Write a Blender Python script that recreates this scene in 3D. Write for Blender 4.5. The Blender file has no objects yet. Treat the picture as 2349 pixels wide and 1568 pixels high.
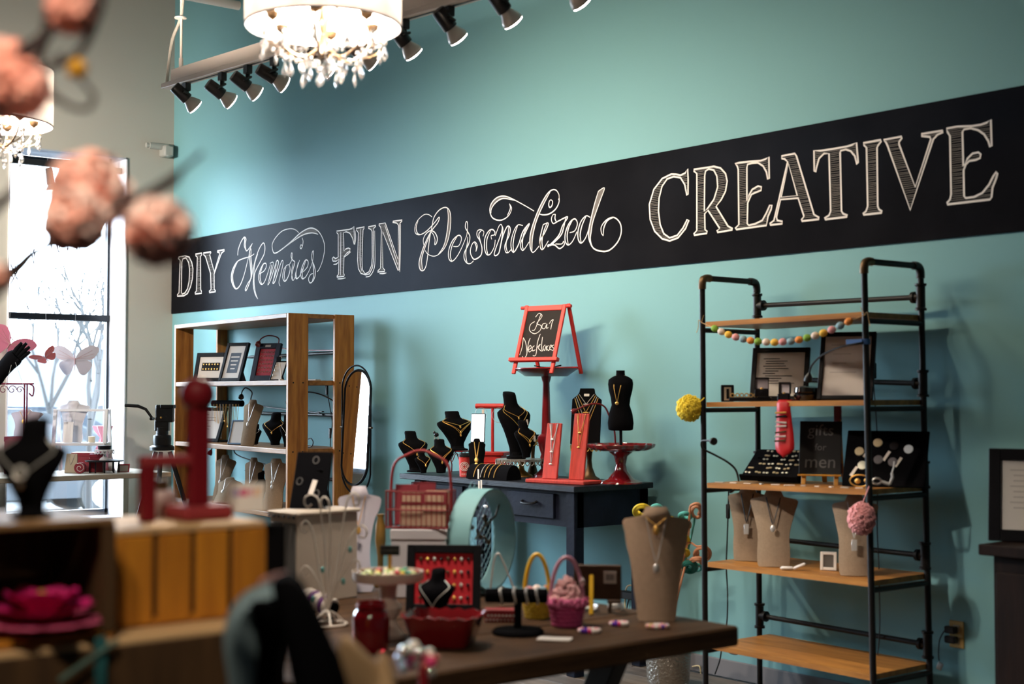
import bpy, bmesh, math, random
from mathutils import Vector as V, Matrix as M
random.seed(7)
sc = bpy.context.scene
C = sc.collection
R = math.radians
PI = math.pi
# ---------------------------------------------------------------- camera
F, PX, PY = 3264.0, 1174.5, 784.0            # focal length in pixels of the 2349 x 1568 frame
TILT = R(2.088); ANG = R(39.202)
CAM = V((11.802, -5.686, 1.5))
_d = V((-math.cos(ANG), math.sin(ANG), 0)); _r = V((math.sin(ANG), math.cos(ANG), 0))
_f = _d*math.cos(TILT) + V((0, 0, math.sin(TILT))); _u = -_d*math.sin(TILT) + V((0, 0, math.cos(TILT)))
cd = bpy.data.cameras.new('camera'); cam = bpy.data.objects.new('camera', cd); C.objects.link(cam)
cam.matrix_world = M(((_r.x, _u.x, -_f.x, CAM.x), (_r.y, _u.y, -_f.y, CAM.y), (_r.z, _u.z, -_f.z, CAM.z), (0, 0, 0, 1)))
cd.sensor_width = 36.0; cd.lens = F*36/2349; cd.clip_start = .05; cd.clip_end = 300
cd.dof.use_dof = True; cd.dof.focus_distance = 9.6; cd.dof.aperture_fstop = 2.0
sc.camera = cam
# ---------------------------------------------------------------- world: overcast daylight
w = bpy.data.worlds.new('overcast_sky'); sc.world = w; w.use_nodes = True
bg = w.node_tree.nodes['Background']; bg.inputs[0].default_value = (.72, .86, 1, 1); bg.inputs[1].default_value = 40
vs = sc.view_settings
vs.view_transform = 'Standard'; vs.look = 'None'; vs.gamma = 1; vs.use_curve_mapping = False; vs.exposure = 0.36
LAMP_W = 22.0       # one track reflector bulb
CHAND_W = 45.0       # one chandelier candle bulb
# ---------------------------------------------------------------- pixel -> place
def ray(px, py): return _f + _r*((px-PX)/F) - _u*((py-PY)/F)
def Wp(px, py, y=0.0):
    v = ray(px, py); return CAM + v*((y-CAM.y)/v.y)
def Zp(px, py, z):
    v = ray(px, py); return CAM + v*((z-CAM.z)/v.z)
def Xp(px, py, x):
    v = ray(px, py); return CAM + v*((x-CAM.x)/v.x)
def Dp(px, py, d): return CAM + ray(px, py)*d
def dep(p): return (V(p)-CAM).dot(_f)
def mpp(p): return dep(p)/F                    # metres per pixel at that distance
FACE = R(90)-ANG                               # turn of a thing that looks straight at the camera
# ---------------------------------------------------------------- materials
MATS = {}
def mat(name, col, rough=.6, metal=0, spec=.4, var=0, vscale=8, bump=0, bscale=60, stretch=None, col2=None, emit=None, es=0, sheen=0, trans=0, alpha=1, coat=0):
    if name in MATS: return MATS[name]
    m = bpy.data.materials.new(name); m.use_nodes = True; nt = m.node_tree; b = nt.nodes['Principled BSDF']
    b.inputs['Base Color'].default_value = (*col, 1); b.inputs['Roughness'].default_value = rough
    b.inputs['Metallic'].default_value = metal; b.inputs['Specular IOR Level'].default_value = spec
    if sheen: b.inputs['Sheen Weight'].default_value = sheen
    if trans: b.inputs['Transmission Weight'].default_value = trans
    if alpha < 1: b.inputs['Alpha'].default_value = alpha
    if coat: b.inputs['Coat Weight'].default_value = coat; b.inputs['Coat Roughness'].default_value = .08
    if emit: b.inputs['Emission Color'].default_value = (*emit, 1); b.inputs['Emission Strength'].default_value = es
    if var or col2 or bump:
        tc = nt.nodes.new('ShaderNodeTexCoord'); mp = nt.nodes.new('ShaderNodeMapping'); nt.links.new(tc.outputs['Object'], mp.inputs[0])
        if stretch: mp.inputs['Scale'].default_value = stretch
    if var or col2:
        n = nt.nodes.new('ShaderNodeTexNoise'); n.inputs['Scale'].default_value = vscale; n.inputs['Detail'].default_value = 6
        nt.links.new(mp.outputs[0], n.inputs['Vector'])
        cr = nt.nodes.new('ShaderNodeValToRGB'); nt.links.new(n.outputs['Fac'], cr.inputs[0]); nt.links.new(cr.outputs[0], b.inputs['Base Color'])
        c2 = col2 if col2 else tuple(c*(1-var) for c in col)
        cr.color_ramp.elements[0].position = .32; cr.color_ramp.elements[1].position = .68
        cr.color_ramp.elements[0].color = (*c2, 1); cr.color_ramp.elements[1].color = (*col, 1)
    if bump:
        n2 = nt.nodes.new('ShaderNodeTexNoise'); n2.inputs['Scale'].default_value = bscale; n2.inputs['Detail'].default_value = 4
        nt.links.new(mp.outputs[0], n2.inputs['Vector'])
        bp = nt.nodes.new('ShaderNodeBump'); bp.inputs['Strength'].default_value = bump; bp.inputs['Distance'].default_value = .01
        nt.links.new(n2.outputs['Fac'], bp.inputs['Height']); nt.links.new(bp.outputs[0], b.inputs['Normal'])
    MATS[name] = m; return m
def m_wood(name, c1, c2, axis='z', rough=.5, s=1.0, spec=.3):
    st = {'x': (1, 9, 9), 'y': (9, 1, 9), 'z': (9, 9, 1)}[axis]
    return mat(name, c1, rough, spec=spec, col2=c2, vscale=3.2*s, stretch=st, bump=.15, bscale=14)
def m_trans(name, col, tcol, es=0):
    if name in MATS: return MATS[name]
    m = bpy.data.materials.new(name); m.use_nodes = True; nt = m.node_tree; o = nt.nodes['Material Output']; b = nt.nodes['Principled BSDF']
    b.inputs['Base Color'].default_value = (*col, 1); b.inputs['Roughness'].default_value = .8
    t = nt.nodes.new('ShaderNodeBsdfTranslucent'); t.inputs[0].default_value = (*tcol, 1)
    x = nt.nodes.new('ShaderNodeMixShader'); x.inputs[0].default_value = .55
    nt.links.new(b.outputs[0], x.inputs[1]); nt.links.new(t.outputs[0], x.inputs[2])
    if es:
        b.inputs['Emission Color'].default_value = (*col, 1); b.inputs['Emission Strength'].default_value = es
    nt.links.new(x.outputs[0], o.inputs[0]); MATS[name] = m; return m
def m_glass(name, tint=(1, 1, 1), rough=.02, fac=.92):
    if name in MATS: return MATS[name]
    m = bpy.data.materials.new(name); m.use_nodes = True; nt = m.node_tree; o = nt.nodes['Material Output']
    g = nt.nodes.new('ShaderNodeBsdfGlossy'); g.inputs['Roughness'].default_value = rough
    t = nt.nodes.new('ShaderNodeBsdfTransparent'); t.inputs[0].default_value = (*tint, 1)
    fr = nt.nodes.new('ShaderNodeFresnel'); fr.inputs[0].default_value = 1.45
    mr = nt.nodes.new('ShaderNodeMath'); mr.operation = 'MULTIPLY'; mr.inputs[1].default_value = fac; nt.links.new(fr.outputs[0], mr.inputs[0])
    x = nt.nodes.new('ShaderNodeMixShader'); nt.links.new(mr.outputs[0], x.inputs[0])
    nt.links.new(t.outputs[0], x.inputs[1]); nt.links.new(g.outputs[0], x.inputs[2]); nt.links.new(x.outputs[0], o.inputs[0])
    MATS[name] = m; return m
def m_emit(name, col, s):
    if name in MATS: return MATS[name]
    m = bpy.data.materials.new(name); m.use_nodes = True; nt = m.node_tree
    b = nt.nodes['Principled BSDF']; b.inputs['Base Color'].default_value = (.8, .8, .8, 1)
    b.inputs['Emission Color'].default_value = (*col, 1); b.inputs['Emission Strength'].default_value = s
    MATS[name] = m; return m
# ---------------------------------------------------------------- mesh builder
def rz(a): return M.Rotation(a, 4, 'Z')
def rx(a): return M.Rotation(a, 4, 'X')
def ry(a): return M.Rotation(a, 4, 'Y')
def tr(*p): return M.Translation(V(p) if len(p) == 3 else V(p[0]))
def cat_rom(pts, k=6, closed=False):
    P = [V(p) for p in pts]; n = len(P); out = []
    if n < 3: return P
    rng = n if closed else n-1
    for i in range(rng):
        if closed: a, b, c, d = P[(i-1) % n], P[i], P[(i+1) % n], P[(i+2) % n]
        else: a, b, c, d = P[max(i-1, 0)], P[i], P[i+1], P[min(i+2, n-1)]
        for j in range(k):
            t = j/k
            out.append(.5*((2*b)+(c-a)*t+(2*a-5*b+4*c-d)*t*t+(3*b-a-3*c+d)*t*t*t))
    if not closed: out.append(P[-1])
    return out
class MB:
    def __init__(s, m=None): s.v = []; s.f = []; s.m = m or M()
    def add(s, vs_, fs):
        o = len(s.v); s.v += [s.m @ V(p) for p in vs_]; s.f += [tuple(i+o for i in f) for f in fs]; return s
    def box(s, c, d, b=0):
        cx, cy, cz = c; hx, hy, hz = d[0]/2, d[1]/2, d[2]/2
        if b <= 0:
            vv = [(cx+sx*hx, cy+sy*hy, cz+sz*hz) for sx in (-1, 1) for sy in (-1, 1) for sz in (-1, 1)]
            return s.add(vv, [(0, 1, 3, 2), (4, 6, 7, 5), (0, 4, 5, 1), (2, 3, 7, 6), (0, 2, 6, 4), (1, 5, 7, 3)])
        b = min(b, hx*.9, hy*.9, hz*.9); vv = []; idx = {}
        for sx in (-1, 1):
            for sy in (-1, 1):
                for sz in (-1, 1):
                    for ax in range(3):
                        e = [hx-b, hy-b, hz-b]; e[ax] += b
                        idx[(sx, sy, sz, ax)] = len(vv); vv.append((cx+sx*e[0], cy+sy*e[1], cz+sz*e[2]))
        fs = []
        for sg in (-1, 1):
            fs.append([idx[(sg, a, c2, 0)] for a, c2 in ((-1, -1), (1, -1), (1, 1), (-1, 1))][::sg])
            fs.append([idx[(a, sg, c2, 1)] for a, c2 in ((-1, -1), (-1, 1), (1, 1), (1, -1))][::sg])
            fs.append([idx[(a, c2, sg, 2)] for a, c2 in ((-1, -1), (1, -1), (1, 1), (-1, 1))][::sg])
        for a in (-1, 1):
            for c2 in (-1, 1):
                fs.append([idx[(a, c2, -1, 0)], idx[(a, c2, 1, 0)], idx[(a, c2, 1, 1)], idx[(a, c2, -1, 1)]][::a*c2])
                fs.append([idx[(a, -1, c2, 0)], idx[(a, -1, c2, 2)], idx[(a, 1, c2, 2)], idx[(a, 1, c2, 0)]][::a*c2])
                fs.append([idx[(-1, a, c2, 1)], idx[(1, a, c2, 1)], idx[(1, a, c2, 2)], idx[(-1, a, c2, 2)]][::a*c2])
        for sx in (-1, 1):
            for sy in (-1, 1):
                for sz in (-1, 1):
                    fs.append([idx[(sx, sy, sz, 0)], idx[(sx, sy, sz, 1)], idx[(sx, sy, sz, 2)]][::sx*sy*sz])
        return s.add(vv, fs)
    def bar(s, p, q, w_, h, b=0, up=(0, 0, 1)):
        p, q = V(p), V(q); d = q-p; L = d.length; z = d/L; u = V(up)
        if abs(z.dot(u)) > .98: u = V((0, 1, 0))
        x = u.cross(z).normalized(); y = z.cross(x)
        old = s.m; s.m = old @ M(((x.x, y.x, z.x, p.x), (x.y, y.y, z.y, p.y), (x.z, y.z, z.z, p.z), (0, 0, 0, 1)))
        s.box((0, 0, L/2), (w_, h, L), b); s.m = old; return s
    def loft(s, rings, closed=False, caps=True):
        n = len(rings[0]); vv = [p for r_ in rings for p in r_]; fs = []
        k = len(rings)
        for i in range(k if closed else k-1):
            a, b = i*n, ((i+1) % k)*n
            for j in range(n): fs.append((a+j, a+(j+1) % n, b+(j+1) % n, b+j))
        if caps and not closed: fs.append(tuple(range(n))[::-1]); fs.append(tuple((k-1)*n+j for j in range(n)))
        return s.add(vv, fs)
    def tube(s, pts, r, n=8, closed=False, caps=True):
        P = [V(p) for p in pts]; k = len(P); rr = r if isinstance(r, (list, tuple)) else [r]*k
        T = []
        for i in range(k):
            a = P[i-1] if (i > 0 or closed) else P[i]; b = P[(i+1) % k] if (i < k-1 or closed) else P[i]
            t = b-a; T.append(t.normalized() if t.length > 1e-9 else V((0, 0, 1)))
        u = V((0, 0, 1)) if abs(T[0].z) < .9 else V((1, 0, 0)); x = T[0].cross(u).normalized(); rings = []
        for i in range(k):
            x = x - T[i]*x.dot(T[i]); x = x.normalized() if x.length > 1e-6 else T[i].orthogonal().normalized(); y = T[i].cross(x)
            rings.append([P[i]+(x*math.cos(2*PI*j/n)+y*math.sin(2*PI*j/n))*rr[i] for j in range(n)])
        return s.loft(rings, closed, caps)
    def cyl(s, p, q, r, n=16, r2=None): return s.tube([p, q], [r, r if r2 is None else r2], n)
    def lathe(s, prof, n=24, c=(0, 0, 0)):
        rings = [[(c[0]+max(r, 1e-5)*math.cos(2*PI*j/n), c[1]+max(r, 1e-5)*math.sin(2*PI*j/n), c[2]+z) for j in range(n)] for r, z in prof]
        return s.loft(rings)
    def ell(s, c, r, n=14, k=9):
        if not isinstance(r, (list, tuple)): r = (r, r, r)
        rings = []
        for i in range(k+1):
            a = -PI/2+PI*i/k; q = max(math.cos(a), 1e-3)
            rings.append([(c[0]+r[0]*q*math.cos(2*PI*j/n), c[1]+r[1]*q*math.sin(2*PI*j/n), c[2]+r[2]*math.sin(a)) for j in range(n)])
        return s.loft(rings)
    def prism(s, poly, y0, y1, fn=None):
        n = len(poly); f = fn or (lambda x, y, z: (x, y, z))
        vv = [f(x, y0, z) for x, z in poly]+[f(x, y1, z) for x, z in poly]
        return s.add(vv, [tuple(range(n)), tuple(range(2*n-1, n-1, -1))]+[(i, i+n, (i+1) % n+n, (i+1) % n) for i in range(n)])
    def ribbon(s, pts, wd, nrm, closed=False):
        P = [V(p) for p in pts]; k = len(P); nn = V(nrm); L = []
        for i in range(k):
            a = P[i-1] if (i > 0 or closed) else P[i]; b = P[(i+1) % k] if (i < k-1 or closed) else P[i]
            t = (b-a); t = t.normalized() if t.length > 1e-9 else V((1, 0, 0)); sd = t.cross(nn).normalized()
            ww = wd[i] if isinstance(wd, list) else wd
            L += [P[i]+sd*ww/2, P[i]-sd*ww/2]
        fs = [(2*i, 2*i+1, (2*i+3) % (2*k), (2*i+2) % (2*k)) for i in range(k if closed else k-1)]
        return s.add(L, fs)
    def build(s, name, m, parent=None, smooth=40, label=None):
        me = bpy.data.meshes.new(name); me.from_pydata([tuple(p) for p in s.v], [], s.f); me.update()
        bm = bmesh.new(); bm.from_mesh(me); bmesh.ops.recalc_face_normals(bm, faces=bm.faces); bm.to_mesh(me); bm.free()
        if smooth:
            me.polygons.foreach_set('use_smooth', [True]*len(me.polygons)); me.set_sharp_from_angle(angle=R(smooth))
        o = bpy.data.objects.new(name, me); C.objects.link(o); me.materials.append(m)
        if parent: o.parent = parent
        if label: o['label'] = label
        return o
def tag(o, label, cat, group=None, kind=None):
    if label: o['label'] = label
    if cat: o['category'] = cat
    if group: o['group'] = group
    if kind: o['kind'] = kind
    return o
def thing(name, label, cat, loc=(0, 0, 0), a=0, group=None):
    o = bpy.data.objects.new(name, None); C.objects.link(o); o.location = loc; o.rotation_euler = (0, 0, a); o.empty_display_size = .05
    return tag(o, label, cat, group)
def struct(name, mb, m, label=None, parent=None, smooth=0):
    o = mb.build(name, m, parent, smooth)
    if not parent: o['kind'] = 'structure'
    if label: o['label'] = label
    return o
def dup(o, loc=None, a=None, parent=None):
    c = o.copy(); C.objects.link(c); c.parent = parent
    if loc is not None: c.location = loc
    if a is not None: c.rotation_euler = (0, 0, a)
    for ch in o.children: dup(ch, parent=c)
    return c
def text_part(name, txt, size, m, parent, mtx, align='CENTER', depth=.0004, shear=0):
    cu = bpy.data.curves.new('t', 'FONT'); cu.body = txt; cu.size = size; cu.align_x = align; cu.align_y = 'CENTER'; cu.extrude = depth; cu.shear = shear; cu.resolution_u = 3
    to = bpy.data.objects.new('t', cu); C.objects.link(to); dg = bpy.context.evaluated_depsgraph_get(); dg.update()
    me = bpy.data.meshes.new_from_object(to.evaluated_get(dg)); bpy.data.objects.remove(to)
    me.transform(mtx); me.materials.clear(); me.materials.append(m)
    o = bpy.data.objects.new(name, me); C.objects.link(o); o.parent = parent
    return o
TXT = rx(R(90))     # text standing in the local xz plane, read from -y
# ================================================================ THE ROOM
mTeal = mat('teal_paint', (.19, .40, .43), .6, spec=.15, bump=.03, bscale=180)
mGrey = mat('warm_grey_paint', (.44, .42, .37), .6, bump=.03, bscale=150)
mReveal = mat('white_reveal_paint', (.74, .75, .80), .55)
mCeil = mat('dark_ceiling', (.07, .068, .065), .9)
mBack = mat('back_room_paint', (.13, .115, .10), .8)
mBlkMetal = mat('black_window_metal', (.010, .012, .016), .35, .4)
mGlass = m_glass('window_glass', (.97, .99, 1), .01, .8)
ROOM_X, ROOM_Y, ROOM_Z = 14.0, -10.0, 6.2
struct('wall_back', MB().box((ROOM_X/2, .1, ROOM_Z/2), (ROOM_X+.6, .2, ROOM_Z)), mTeal, 'long teal painted wall behind the displays')
struct('wall_right', MB().box((ROOM_X+.1, ROOM_Y/2, ROOM_Z/2), (.2, -ROOM_Y+.4, ROOM_Z)), mBack, 'plain wall at the far right end of the shop')
struct('wall_front', MB().box((ROOM_X/2, ROOM_Y-.1, ROOM_Z/2), (ROOM_X+.6, .2, ROOM_Z)), mBack, 'plain wall behind the photographer')
struct('ceiling', MB().box((ROOM_X/2, ROOM_Y/2, ROOM_Z+.1), (ROOM_X+.6, -ROOM_Y+.4, .2)), mCeil, 'dark open ceiling of the shop')
# floor with grey-brown planks
mSub = mat('floor_underlay', (.035, .03, .026), .9)
floor = struct('floor', MB().box((ROOM_X/2, ROOM_Y/2, -.065), (ROOM_X+.6, -ROOM_Y+.4, .1)), mSub, 'grey-brown wood plank floor')
mPlank = [m_wood('floor_plank_%d' % i, c, tuple(k*.55 for k in c), 'x', .5, .8) for i, c in enumerate([(.15, .12, .10), (.19, .155, .13), (.12, .098, .085)])]
pw, pl = .152, 1.22
pm = MB().box((pl/2-.002, pw/2-.002, -.0075), (pl-.004, pw-.004, .015), .002)
protos = [pm.build('plank', m_, floor, 0) for m_ in mPlank]
used = [False]*3; rest = MB()
for j in range(66):
    y = -.03-pw*(j+1)
    if y < ROOM_Y: break
    x = -2*pl+(j*.47 % 1)*pl; i = 0
    while x < ROOM_X:
        if j < 17 and 3.0 < x < 9.3:
            k = (i*7+j*5) % 3; o = protos[k]
            if used[k]: o = protos[k].copy(); C.objects.link(o)
            used[k] = True; o.location = (x, y, 0)
        else:
            a0, a1 = max(x, 0), min(x+pl, ROOM_X)
            if a1-a0 > .05: rest.box(((a0+a1)/2, y+pw/2, -.0085), (a1-a0-.004, pw-.004, .015))
        x += pl; i += 1
o = rest.build('planks', mPlank[0], floor, 0); o['kind'] = 'stuff'
# baseboard on the teal wall
mBase = mat('grey_baseboard', (.17, .165, .175), .55)
struct('baseboard_back', MB().box((ROOM_X/2, -.009, .048), (ROOM_X, .018, .094), .004), mBase, 'grey baseboard along the teal wall')
# end wall with window openings
HEAD, REV = 3.57, .34
OPEN = [(-1.484, -.446, .42), (-3.75, -1.95, .98)]
we = MB(); y1 = 0.2
for a, b, SILL in OPEN:
    we.box((-.02-REV/2, (b+y1)/2, ROOM_Z/2), (REV+.04, y1-b, ROOM_Z)); y1 = a
    we.box((-.02-REV/2, (a+b)/2, (HEAD+ROOM_Z)/2), (REV+.04, b-a, ROOM_Z-HEAD)); we.box((-.02-REV/2, (a+b)/2, SILL/2), (REV+.04, b-a, SILL))
we.box((-.02-REV/2, (ROOM_Y-.2+y1)/2, ROOM_Z/2), (REV+.04, y1-ROOM_Y+.2, ROOM_Z))
we.m = M(); wall_end = struct('wall_left', we, mGrey, 'warm grey end wall with tall shop windows'); wall_end.location.x = .02
for i, (a, b, SILL) in enumerate(OPEN):
    wn = bpy.data.objects.new('window_%d' % (i+1), None); C.objects.link(wn); wn['kind'] = 'structure'; wn.location = (-REV+.05, (a+b)/2, SILL)
    wn['label'] = ['tall black-framed shop window beside the teal wall', 'wide shop window next to the corner window', 'wide shop window in the middle of the end wall', 'wide shop window far from the teal wall'][i]
    hw, hh = (b-a)/2, HEAD-SILL
    # white painted reveal lining
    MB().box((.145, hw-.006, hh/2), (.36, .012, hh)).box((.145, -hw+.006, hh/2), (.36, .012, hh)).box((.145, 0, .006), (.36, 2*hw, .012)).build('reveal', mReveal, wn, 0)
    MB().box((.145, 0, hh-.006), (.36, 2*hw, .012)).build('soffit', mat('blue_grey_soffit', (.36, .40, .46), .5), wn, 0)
    fr = MB()
    t = .02
    for s in (-1, 1): fr.box((-.02, s*(hw-.03), hh/2), (.06, t, hh-.02))
    fr.box((-.02, 0, hh-.05), (.06, 2*hw-.02, .06)); fr.box((-.02, 0, .04), (.06, 2*hw-.02, .05))
    fr.build('window_frame', mBlkMetal, wn, 0)
    zt = 2.17-SILL
    MB().box((-.02, 0, zt), (.07, 2*hw-.02, .058), .006).build('transom', mBlkMetal, wn, 0)
    if hw > .6: MB().box((-.02, 0, hh/2), (.06, .05, hh-.02), .006).build('mullion', mBlkMetal, wn, 0)
    MB().box((-.02, 0, (zt+.05)/2), (.012, 2*hw-.08, zt-.08)).build('pane', mGlass, wn, 0)
    MB().box((-.02, 0, (zt+hh)/2), (.012, 2*hw-.08, hh-zt-.09)).build('pane', mGlass, wn, 0)
    ld = bpy.data.lights.new('sky_portal', 'AREA'); ld.shape = 'RECTANGLE'; ld.size = hh; ld.size_y = 2*hw; ld.cycles.is_portal = True
    lo = bpy.data.objects.new('sky_portal', ld); C.objects.link(lo); lo.location = (-REV-.06, (a+b)/2, SILL+hh/2); lo.rotation_euler = (0, R(-90), 0)
# ================================================================ CHALKBOARD BAND ON THE TEAL WALL
mChalkB = mat('chalkboard_black', (.010, .010, .012), .3, spec=.008, var=.35, vscale=3, bump=.02)
mChalkB.node_tree.nodes['Principled BSDF'].inputs['Specular Tint'].default_value = (.05, .35, 1, 1)  # blue tint stands in for window daylight in the board's sheen
mChalk = mat('white_chalk', (.86, .83, .80), .95, spec=.1, bump=.3, bscale=400)
mChalk2 = mat('rubbed_chalk', (.16, .15, .145), .95, spec=.1)
band = thing('chalkboard_band', 'long black chalkboard band lettered in chalk across the teal wall', 'chalkboard', (0, 0, 2.216))
MB().box((5.6, -.006, .32), (11.2, .012, .641)).build('board', mChalkB, band, 0)
def to_band(pts, ox, oy, s): return [Wp(ox+x/s, oy+y/s, -.0135)-V((0, 0, 2.216)) for x, y in pts]
def hatch(mb, polys, step, wd, ang=0.0, dy=.0):
    ys = [p.z for pl_ in polys for p in pl_]; z = min(ys)+step*.6
    while z < max(ys):
        xs = []
        for pl_ in polys:
            n = len(pl_)
            for i in range(n):
                a, b = pl_[i], pl_[(i+1) % n]
                if (a.z > z) != (b.z > z): xs.append(a.x+(z-a.z)/(b.z-a.z)*(b.x-a.x))
        xs.sort()
        for i in range(0, len(xs)-1, 2):
            if xs[i+1]-xs[i] > .012:
                j = random.uniform(-.3, .3)*step
                mb.ribbon([(xs[i], -.0134, z), (xs[i+1], -.0134, z+j)], wd, (0, -1, 0))
        z += step*random.uniform(.8, 1.2)
def word(label, ox, oy, s, outlines, strokes=(), lw=.009, hs=.014, hw=.0028, fills=True, thick=()):
    mb = MB(); hb = MB()
    for grp in outlines:
        polys = [to_band(p, ox, oy, s) for p in grp]
        for p in polys: mb.ribbon(p, lw, (0, -1, 0), True)
        if fills: hatch(hb, polys, hs, hw)
    for st in strokes:
        pts = cat_rom(to_band(st, ox, oy, s), 5); n = len(pts)
        mb.ribbon(pts, [lw*(.55+.45*math.sin(PI*min(max(i/(n-1), .06), .94))) for i in range(n)], (0, -1, 0))
    for a, b in thick:     # shaded swelling between two edges of a pen stroke
        A = cat_rom(to_band(a, ox, oy, s), 5); B = cat_rom(to_band(b, ox, oy, s), 5)
        B = [B[int(i*(len(B)-1)/(len(A)-1))] for i in range(len(A))]
        hb.add([V((p.x, -.0132, p.z)) for p in A]+[V((p.x, -.0132, p.z)) for p in B], [(i, i+1, len(A)+i+1, len(A)+i) for i in range(len(A)-1)])
    root = mb.build('chalk_word', mChalk, band, 0, label)
    if hb.v: hb.build('chalk_shading', mChalk2 if thick and not outlines else mat('chalk_hatch', (.24, .22, .20), .95, spec=.1), root, 0)['kind'] = 'stuff'
S2 = 2349/899
Cc = [(333,437),(318,462),(290,475),(262,469),(235,468),(180,495),(130,560),(103,650),(108,740),(135,810),(180,855),(225,868),(275,850),(320,795),(340,745),(330,740),(305,790),(270,835),(225,850),(190,825),(168,770),(158,690),(162,610),(180,540),(210,497),(250,483),(290,490),(315,530),(328,595),(335,590),(336,500)]
Rr = [(370,440),(440,430),(490,422),(530,432),(560,465),(570,510),(560,570),(535,620),(503,662),(575,780),(602,795),(600,802),(512,817),(508,808),(525,793),(455,685),(435,705),(437,800),(450,812),(448,822),(372,834),(370,826),(388,805),(388,465),(370,450)]
Rc = [(435,480),(440,450),(460,437),(490,445),(508,480),(513,545),(490,620),(455,670),(433,690)]
Ee = [(618,405),(640,400),(700,393),(770,388),(800,378),(820,365),(822,495),(813,498),(805,455),(785,420),(755,400),(720,402),(692,410),(688,430),(688,630),(700,595),(720,560),(755,540),(775,545),(773,565),(740,578),(715,590),(693,640),(690,765),(700,775),(740,765),(780,745),(805,700),(825,655),(838,655),(833,680),(815,720),(805,775),(625,800),(618,793),(640,770),(636,440),(630,420)]
Aa = [(895,360),(975,345),(985,360),(1090,710),(1120,728),(1120,738),(1018,750),(1015,742),(1030,720),(995,612),(890,620),(865,725),(870,745),(900,752),(900,765),(828,773),(825,765),(850,745),(880,620),(932,395),(915,378),(898,375)]
Ac = [(937,405),(990,597),(893,606)]
Tt = [(1090,328),(1130,328),(1200,318),(1290,302),(1320,292),(1345,280),(1355,400),(1348,410),(1335,360),(1310,330),(1280,320),(1250,328),(1247,340),(1255,690),(1265,705),(1290,715),(1288,724),(1157,740),(1153,732),(1180,715),(1190,690),(1180,345),(1150,345),(1120,375),(1105,430),(1100,455),(1092,450)]
Ii = [(1385,282),(1490,263),(1493,272),(1475,295),(1468,310),(1472,660),(1480,680),(1497,690),(1496,700),(1387,712),(1384,705),(1402,690),(1412,660),(1405,310),(1390,295)]
Vv = [(1507,263),(1615,243),(1617,252),(1600,275),(1600,290),(1697,545),(1790,260),(1785,245),(1735,240),(1733,228),(1862,207),(1863,217),(1830,232),(1805,260),(1667,683),(1530,295),(1520,275)]
E2 = [(1885,195),(1950,183),(2040,180),(2090,172),(2125,160),(2150,142),(2155,300),(2145,305),(2135,270),(2110,230),(2075,205),(2030,193),(1990,200),(1980,215),(1985,420),(2010,375),(2040,345),(2075,338),(2090,350),(2085,372),(2060,383),(2020,390),(2000,410),(1987,445),(1990,600),(2000,612),(2050,605),(2100,580),(2140,530),(2165,480),(2183,455),(2190,465),(2180,500),(2160,550),(2155,605),(2145,620),(1890,650),(1888,640),(1905,620),(1912,590),(1905,240),(1890,215)]
word('large chalk outline capitals reading CREATIVE', 1450, 220, S2, [[Cc], [Rr, Rc], [Ee], [Aa, Ac], [Tt], [Ii], [Vv], [E2]], lw=.0095, hs=.0095, hw=.0023)
S4 = 2349/570
Dd = [(75,450),(90,445),(140,437),(180,450),(205,500),(217,560),(213,650),(195,730),(165,795),(130,817),(70,820),(67,810),(85,785),(95,480),(78,462)]
Dc = [(120,465),(150,457),(175,500),(185,570),(180,680),(165,750),(140,790),(115,800),(108,785),(112,500)]
I2 = [(240,422),(300,413),(302,425),(288,445),(290,760),(298,775),(298,792),(238,800),(236,788),(250,770),(258,450),(243,437)]
Yy = [(315,413),(385,400),(387,408),(375,430),(418,590),(468,425),(465,408),(448,403),(448,392),(513,380),(513,392),(490,410),(480,430),(417,610),(418,755),(430,768),(430,777),(372,786),(370,775),(388,755),(383,605),(335,445),(318,428)]
word('chalk outline capitals reading DIY', 390, 480, S4, [[Dd, Dc], [I2], [Yy]], lw=.010, hs=.0115, hw=.0026)
Ff = [(1575,205),(1690,190),(1720,180),(1738,160),(1745,330),(1740,330),(1725,270),(1700,225),(1665,212),(1640,220),(1645,395),(1660,375),(1685,365),(1703,372),(1700,395),(1672,412),(1645,445),(1640,600),(1648,620),(1645,632),(1577,640),(1578,630),(1592,615),(1597,470),(1570,490),(1540,488),(1532,465),(1545,450),(1565,465),(1590,450),(1590,235),(1577,222)]
Uu = [(1760,180),(1838,165),(1835,178),(1825,195),(1815,480),(1820,570),(1845,610),(1880,590),(1905,530),(1912,450),(1910,210),(1900,190),(1875,178),(1875,165),(1945,150),(1945,160),(1925,180),(1922,200),(1925,470),(1915,550),(1885,610),(1850,618),(1805,605),(1780,560),(1773,480),(1780,220),(1762,195)]
Nn = [(1975,138),(2035,128),(2155,470),(2160,150),(2145,130),(2105,122),(2107,112),(2195,100),(2193,110),(2175,130),(2170,150),(2165,575),(2155,575),(2010,210),(2012,550),(2030,575),(2028,588),(1962,592),(1965,580),(1990,555),(1998,200),(1990,165),(1975,150)]
word('chalk capitals with drop lines reading FUN', 390, 480, S4, [[Ff], [Uu], [Nn]],
     [[(1615,215),(1614,420),(1612,622)], [(1802,185),(1797,350),(1798,500),(1812,580)], [(2030,150),(2090,330),(2152,520)], [(1585,657),(1620,655),(1660,647)], [(1980,607),(2015,607),(2045,600)],
      [(1750,200),(1755,270),(1748,335)], [(1648,450),(1680,425),(1708,400)], [(1850,638),(1890,628),(1925,570),(1938,480),(1935,200)], [(2180,140),(2177,400),(2172,590)], [(1545,520),(1575,515),(1590,495)]], lw=.0085, hs=.006, hw=.0024)
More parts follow.
